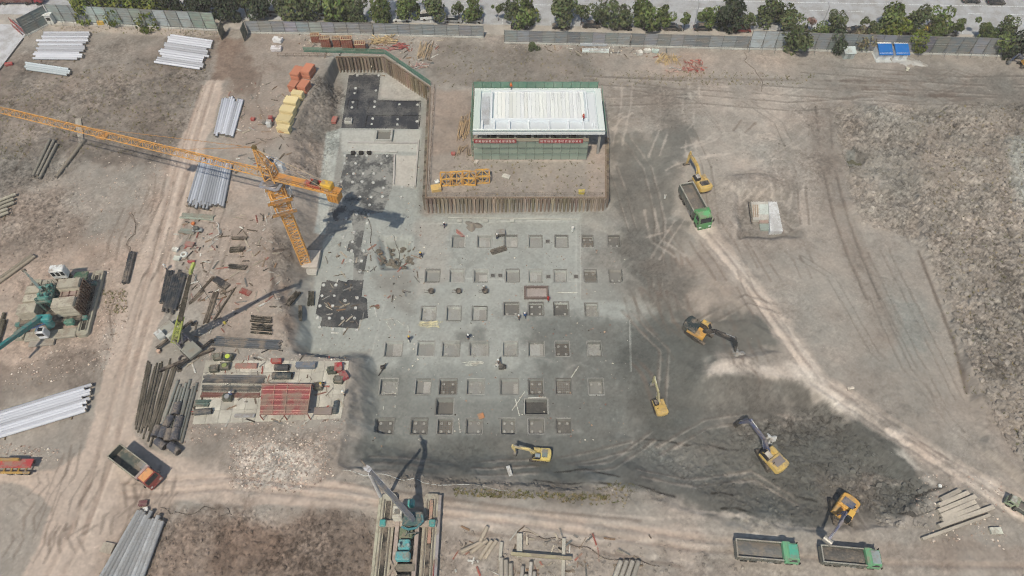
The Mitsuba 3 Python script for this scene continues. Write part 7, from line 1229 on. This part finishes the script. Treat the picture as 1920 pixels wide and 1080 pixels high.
for a in ((935, 683, 'reach', GY, NV, 'white', 200, 'person in grey with a white helmet handling the concrete pump'), (958, 168, 'walk', ORV, NV, 'orange', 60, 'person in an orange vest at the back edge of the white roof', 7.0), (878, 636, 'reach', NV, NV, 'white', -40, 'person in dark clothes with a white helmet by the damp slab patch'), (972, 600, 'stand', GY, NV, 'white', 20, 'person in grey with a white helmet, left of two below the middle pits'), (984, 596, 'walk', BL, NV, 'white', 100, 'person in blue with a white helmet, right of two below the middle pits'),
          (1027, 566, 'stand', (176, 50, 50), NV, 'red', 0, 'person in red beside the brick-lined shaft'), (790, 483, 'walk', NV, (40, 40, 44), 'yellow', 150, 'person in dark clothes at the slab edge below the lift sump'), (834, 427, 'reach', NV, NV, 'white', 180, 'person in dark clothes beside the long sheet pile wall foot'), (908, 545, 'reach', GY, NV, 'white', 210, 'person bending over the rightmost dark tub cart'), (314, 506, 'stand', (214, 212, 206), NV, 'white', 200, 'person in pale clothes beside the dark steel tubes'),
          (436, 744, 'reach', BL, NV, 'white', 60, 'person in blue working below the rusty rebar bundle'), (604, 727, 'walk', (214, 196, 170), NV, 'yellow', 10, 'person in pale clothes right of the red canopy'), (1093, 226, 'stand', (190, 60, 56), NV, 'red', 10, 'person in red at the near right of the raised white roof', 7.0), (645, 742, 'stand', (220, 214, 200), NV, 'white', 40, 'person in white at the right edge of the rebar yard'), (768, 640, 'walk', NV, NV, 'yellow', 90, 'person in dark clothes left of the pale pits'), (932, 449, 'reach', GY, NV, 'white', 90, 'person in grey beside the dark generator frame')):
    worker(*a)
# ---------------------------------------------------------------- stones, clods and weeds: nobody could count them
def stones(key, label, areas, colr, smin, smax, seed, flat=.6):
    earth = colr is None; colr = colr or [(0, 0, 0)]
    r = np.random.default_rng(seed); ico = trimesh.creation.icosahedron(); V, F, C, n0 = [], [], [], 0; var = [ico.vertices * r.uniform(.6, 1.3, (12, 1)) * [1, .85, flat] for _ in range(12)]
    for pts, n in areas:
        Q = poly(pts); lo, hi = Q.min(0), Q.max(0); p = r.uniform(lo, hi, (int(n * 2.5), 2)); p = p[sdf(p[:, 0], p[:, 1], Q) < 0][:n]; zz = ground_z(p[:, 0], p[:, 1]); gu = ground_uv(p[:, 0], p[:, 1]) * (r.uniform(.78, 1.2, (len(p), 1)) * [1, 0] + [0, 1])
        s = smin * (smax / smin) ** (r.random(len(p)) ** 2.2); a = r.uniform(0, 6.28, len(p))
        for (x_, y_), z_, s_, a_, g_ in zip(p, zz, s, a, gu):
            v = var[r.integers(12)]; c_, t_ = math.cos(a_), math.sin(a_); V.append(np.stack([v[:, 0] * c_ - v[:, 1] * t_, v[:, 0] * t_ + v[:, 1] * c_, v[:, 2]], 1) * s_ + [x_, y_, z_ + s_ * .15]); F.append(ico.faces + n0); n0 += 12; C.append(np.tile(g_ if earth else lin(np.array(colr[r.integers(len(colr))]) * r.uniform(.8, 1.15)), (12, 1)))
    scene[key] = mikit.ply(trimesh.Trimesh(np.vstack(V), np.vstack(F), process=False), 'soil' if earth else 'matte', uv=np.vstack(C) if earth else pack(np.vstack(C))); labels[key] = {'label': label, 'kind': 'stuff'}
EA = [(150, 138, 128), (126, 114, 104), (170, 158, 148)]
stones('clods', 'loose clods of earth strewn over the rough ground', [([(1560, 200), (1920, 190), (1920, 900), (1830, 740), (1730, 460), (1600, 400)], 5200), ([(-20, 240), (160, 300), (170, 420), (60, 560), (-20, 560)], 1300), ([(50, 150), (390, 70), (400, 150), (330, 300), (120, 290)], 1100), ([(280, 955), (710, 955), (715, 1080), (230, 1080)], 1800), ([(590, 140), (640, 140), (610, 300), (530, 330), (560, 215)], 900), ([(500, 430), (545, 430), (545, 660), (520, 660)], 400), ([(1250, 830), (1560, 760), (1720, 930), (1400, 980)], 1100), ([(1100, 100), (1540, 130), (1540, 450), (1350, 420), (1280, 240), (1140, 240)], 900), ([(640, 880), (1250, 915), (1250, 945), (640, 905)], 900), ([(830, 990), (1380, 1020), (1400, 1080), (820, 1080)], 700)], None, .07, .34, 5)
stones('lumps', 'larger lumps of dug earth on the spoil field at right', [([(1700, 220), (1920, 190), (1920, 900), (1830, 740), (1730, 460)], 2600), ([(1560, 210), (1720, 210), (1700, 440), (1610, 420)], 700), ([(1380, 790), (1560, 760), (1720, 920), (1600, 960)], 500), ([(1620, 900), (1745, 900), (1745, 990), (1650, 985)], 260)], None, .2, .62, 15, .5)
stones('rubble', 'whitish broken rubble and brick bits', [([(430, 830), (610, 820), (630, 890), (560, 925), (430, 915)], 1800), ([(185, 560), (235, 540), (240, 600), (200, 700), (180, 690)], 420), ([(60, 640), (190, 650), (180, 700), (-10, 740)], 350), ([(140, 300), (330, 250), (330, 480), (220, 560), (120, 480)], 650), ([(350, 655), (660, 660), (660, 676), (350, 676)], 220), ([(345, 790), (650, 785), (650, 830), (345, 830)], 500), ([(560, 60), (820, 70), (820, 100), (560, 95)], 400), ([(960, 70), (1250, 85), (1250, 105), (960, 92)], 300), ([(0, 830), (110, 840), (110, 865), (0, 860)], 200), ([(1700, 890), (1880, 890), (1890, 1030), (1740, 1020)], 350), ([(430, 160), (520, 150), (520, 300), (430, 330)], 350), ([(360, 430), (500, 400), (500, 620), (400, 620)], 400)], [(196, 186, 176), (184, 168, 158), (214, 208, 202), (166, 150, 142), (150, 138, 128)], .05, .22, 6)
stones('slab_litter', 'small bits of debris on the pit slab', [([(700, 410), (1180, 420), (1185, 830), (690, 830)], 650), ([(640, 250), (790, 250), (780, 640), (570, 660), (600, 500)], 450)], [(210, 208, 200), (92, 90, 88), (180, 150, 130), (150, 120, 110)], .05, .2, 9)
def weeds(key, label, areas, colr, seed):
    r = np.random.default_rng(seed); V, C = [], []
    for pts, n in areas:
        Q = poly(pts); lo, hi = Q.min(0), Q.max(0); p = r.uniform(lo, hi, (n * 3, 2)); p = p[sdf(p[:, 0], p[:, 1], Q) < 0][:n]; zz = ground_z(p[:, 0], p[:, 1])
        for (x_, y_), z_ in zip(p, zz):
            c = lin(np.array(colr[r.integers(len(colr))]) * r.uniform(.75, 1.15)); s = r.uniform(.12, .4)
            for _ in range(7): a = r.uniform(0, 6.28); d = np.array([math.cos(a), math.sin(a)]) * s; V += [[x_ - d[1] * .12, y_ + d[0] * .12, z_], [x_ + d[1] * .12, y_ - d[0] * .12, z_], [x_ + d[0], y_ + d[1], z_ + s * r.uniform(.5, 1.3)]]; C += [c] * 3
    scene[key] = mikit.ply(trimesh.Trimesh(np.array(V), np.arange(len(V)).reshape(-1, 3), process=False), 'leaf', uv=pack(np.array(C))); labels[key] = {'label': label, 'kind': 'stuff'}
weeds('weeds', 'sparse olive weeds and dry grass tufts', [([(60, 150), (390, 90), (380, 180), (310, 290), (100, 290)], 900), ([(1150, 130), (1540, 140), (1500, 160), (1140, 160)], 350), ([(1700, 200), (1920, 200), (1920, 900), (1800, 720)], 900), ([(850, 915), (1150, 930), (1130, 940), (850, 930)], 350), ([(860, 280), (1130, 300), (1130, 365), (810, 365)], 260), ([(0, 150), (80, 160), (60, 300), (0, 300)], 300), ([(820, 85), (1120, 95), (1130, 160), (820, 165)], 350), ([(190, 545), (240, 540), (240, 585), (205, 590)], 120), ([(100, 48), (410, 60), (410, 68), (130, 62)], 160), ([(1150, 900), (1200, 905), (1170, 950), (1040, 945)], 120)], [(112, 112, 78), (128, 122, 88), (98, 104, 66), (146, 134, 100)], 12)
# cables and hoses lying about
for i, (pts, r, c, lab) in enumerate((([(640, 884), (730, 893), (800, 904), (960, 918)], .05, (206, 206, 200), 'white hose lying along the near edge of the pit'), ([(690, 413), (700, 470), (745, 500), (742, 440)], .06, (60, 58, 56), 'dark hose running into the lift sump'), ([(480, 262), (560, 262), (600, 330)], .04, (90, 84, 78), 'thin cable on the ground beyond the tower crane'), ([(980, 1000), (1040, 1010), (1090, 1025), (1150, 1048), (1240, 1058)], .06, (74, 66, 60), 'dark cable winding across the ground at lower centre'), ([(300, 955), (340, 965), (400, 950), (440, 962)], .05, (84, 76, 70), 'dark cable above the lower left dirt patch'),
        ([(242, 400), (258, 420), (250, 440), (238, 460), (245, 478)], .05, (92, 78, 70), 'dark cable winding on the left dirt ground'), ([(405, 420), (412, 432), (402, 450), (394, 462)], .12, (200, 194, 186), 'pale crumpled hose right of the grey mixer'), ([(1395, 100), (1400, 118), (1424, 140), (1430, 170)], .06, (112, 100, 92), 'dark cable leading down from the long hoarding'))):
    Q = [P(*p_) for p_ in pts]; t = np.linspace(0, 1, len(Q)); tt = np.linspace(0, 1, 30); C3 = np.stack([np.interp(tt, t, [q_[j] for q_ in Q]) for j in range(3)], 1); C3[:, 0] += .35 * np.sin(tt * 17); C3[:, 1] += .3 * np.sin(tt * 23 + 1); C3[:, 2] = ground_z(C3[:, 0], C3[:, 1]) + r
    one('cable', tube(C3, r, 5), c, lab, 'cable', 'rubber')

# loose scrap about the work yard: bits too small to pick apart
ms, cs = [], []
for pts, n in (([(330, 400), (520, 400), (530, 660), (330, 660)], 190), ([(430, 150), (560, 160), (540, 320), (430, 330)], 60), ([(350, 665), (655, 668), (640, 790), (350, 795)], 90), ([(560, 60), (830, 75), (820, 130), (560, 100)], 90), ([(700, 440), (780, 440), (780, 510), (600, 640), (600, 420)], 80), ([(860, 985), (1240, 1000), (1240, 1075), (840, 1075)], 60), ([(960, 70), (1250, 85), (1250, 108), (960, 96)], 60)):
    Q = poly(pts); lo, hi = Q.min(0), Q.max(0); p_ = r_.uniform(lo, hi, (n * 3, 2)); p_ = p_[sdf(p_[:, 0], p_[:, 1], Q) < 0][:n]
    for (x_, y_), z_ in zip(p_, ground_z(p_[:, 0], p_[:, 1])):
        a_ = r_.uniform(0, 6.28); l_ = r_.uniform(.15, 1.1); d_ = np.array([math.cos(a_) * l_, math.sin(a_) * l_, r_.normal(0, .05)]); m_ = bar(np.array([x_, y_, z_ + .1]) - d_, np.array([x_, y_, z_ + .1]) + d_, r_.uniform(.06, .3), r_.uniform(.05, .15))
        ms.append(m_); c_ = np.array([(104, 92, 80), (72, 70, 68), (196, 184, 166), (150, 120, 96), (120, 122, 122), (168, 96, 86), (214, 210, 202)][r_.integers(7)]); cs.append(np.tile(alb(c_ * r_.uniform(.8, 1.1)), (len(m_.vertices), 1)))
scene['scrap'] = mikit.ply(cat(ms), 'dirty', uv=pack(np.vstack(cs))); labels['scrap'] = {'label': 'loose scrap, offcuts and short bars strewn about', 'kind': 'stuff'}
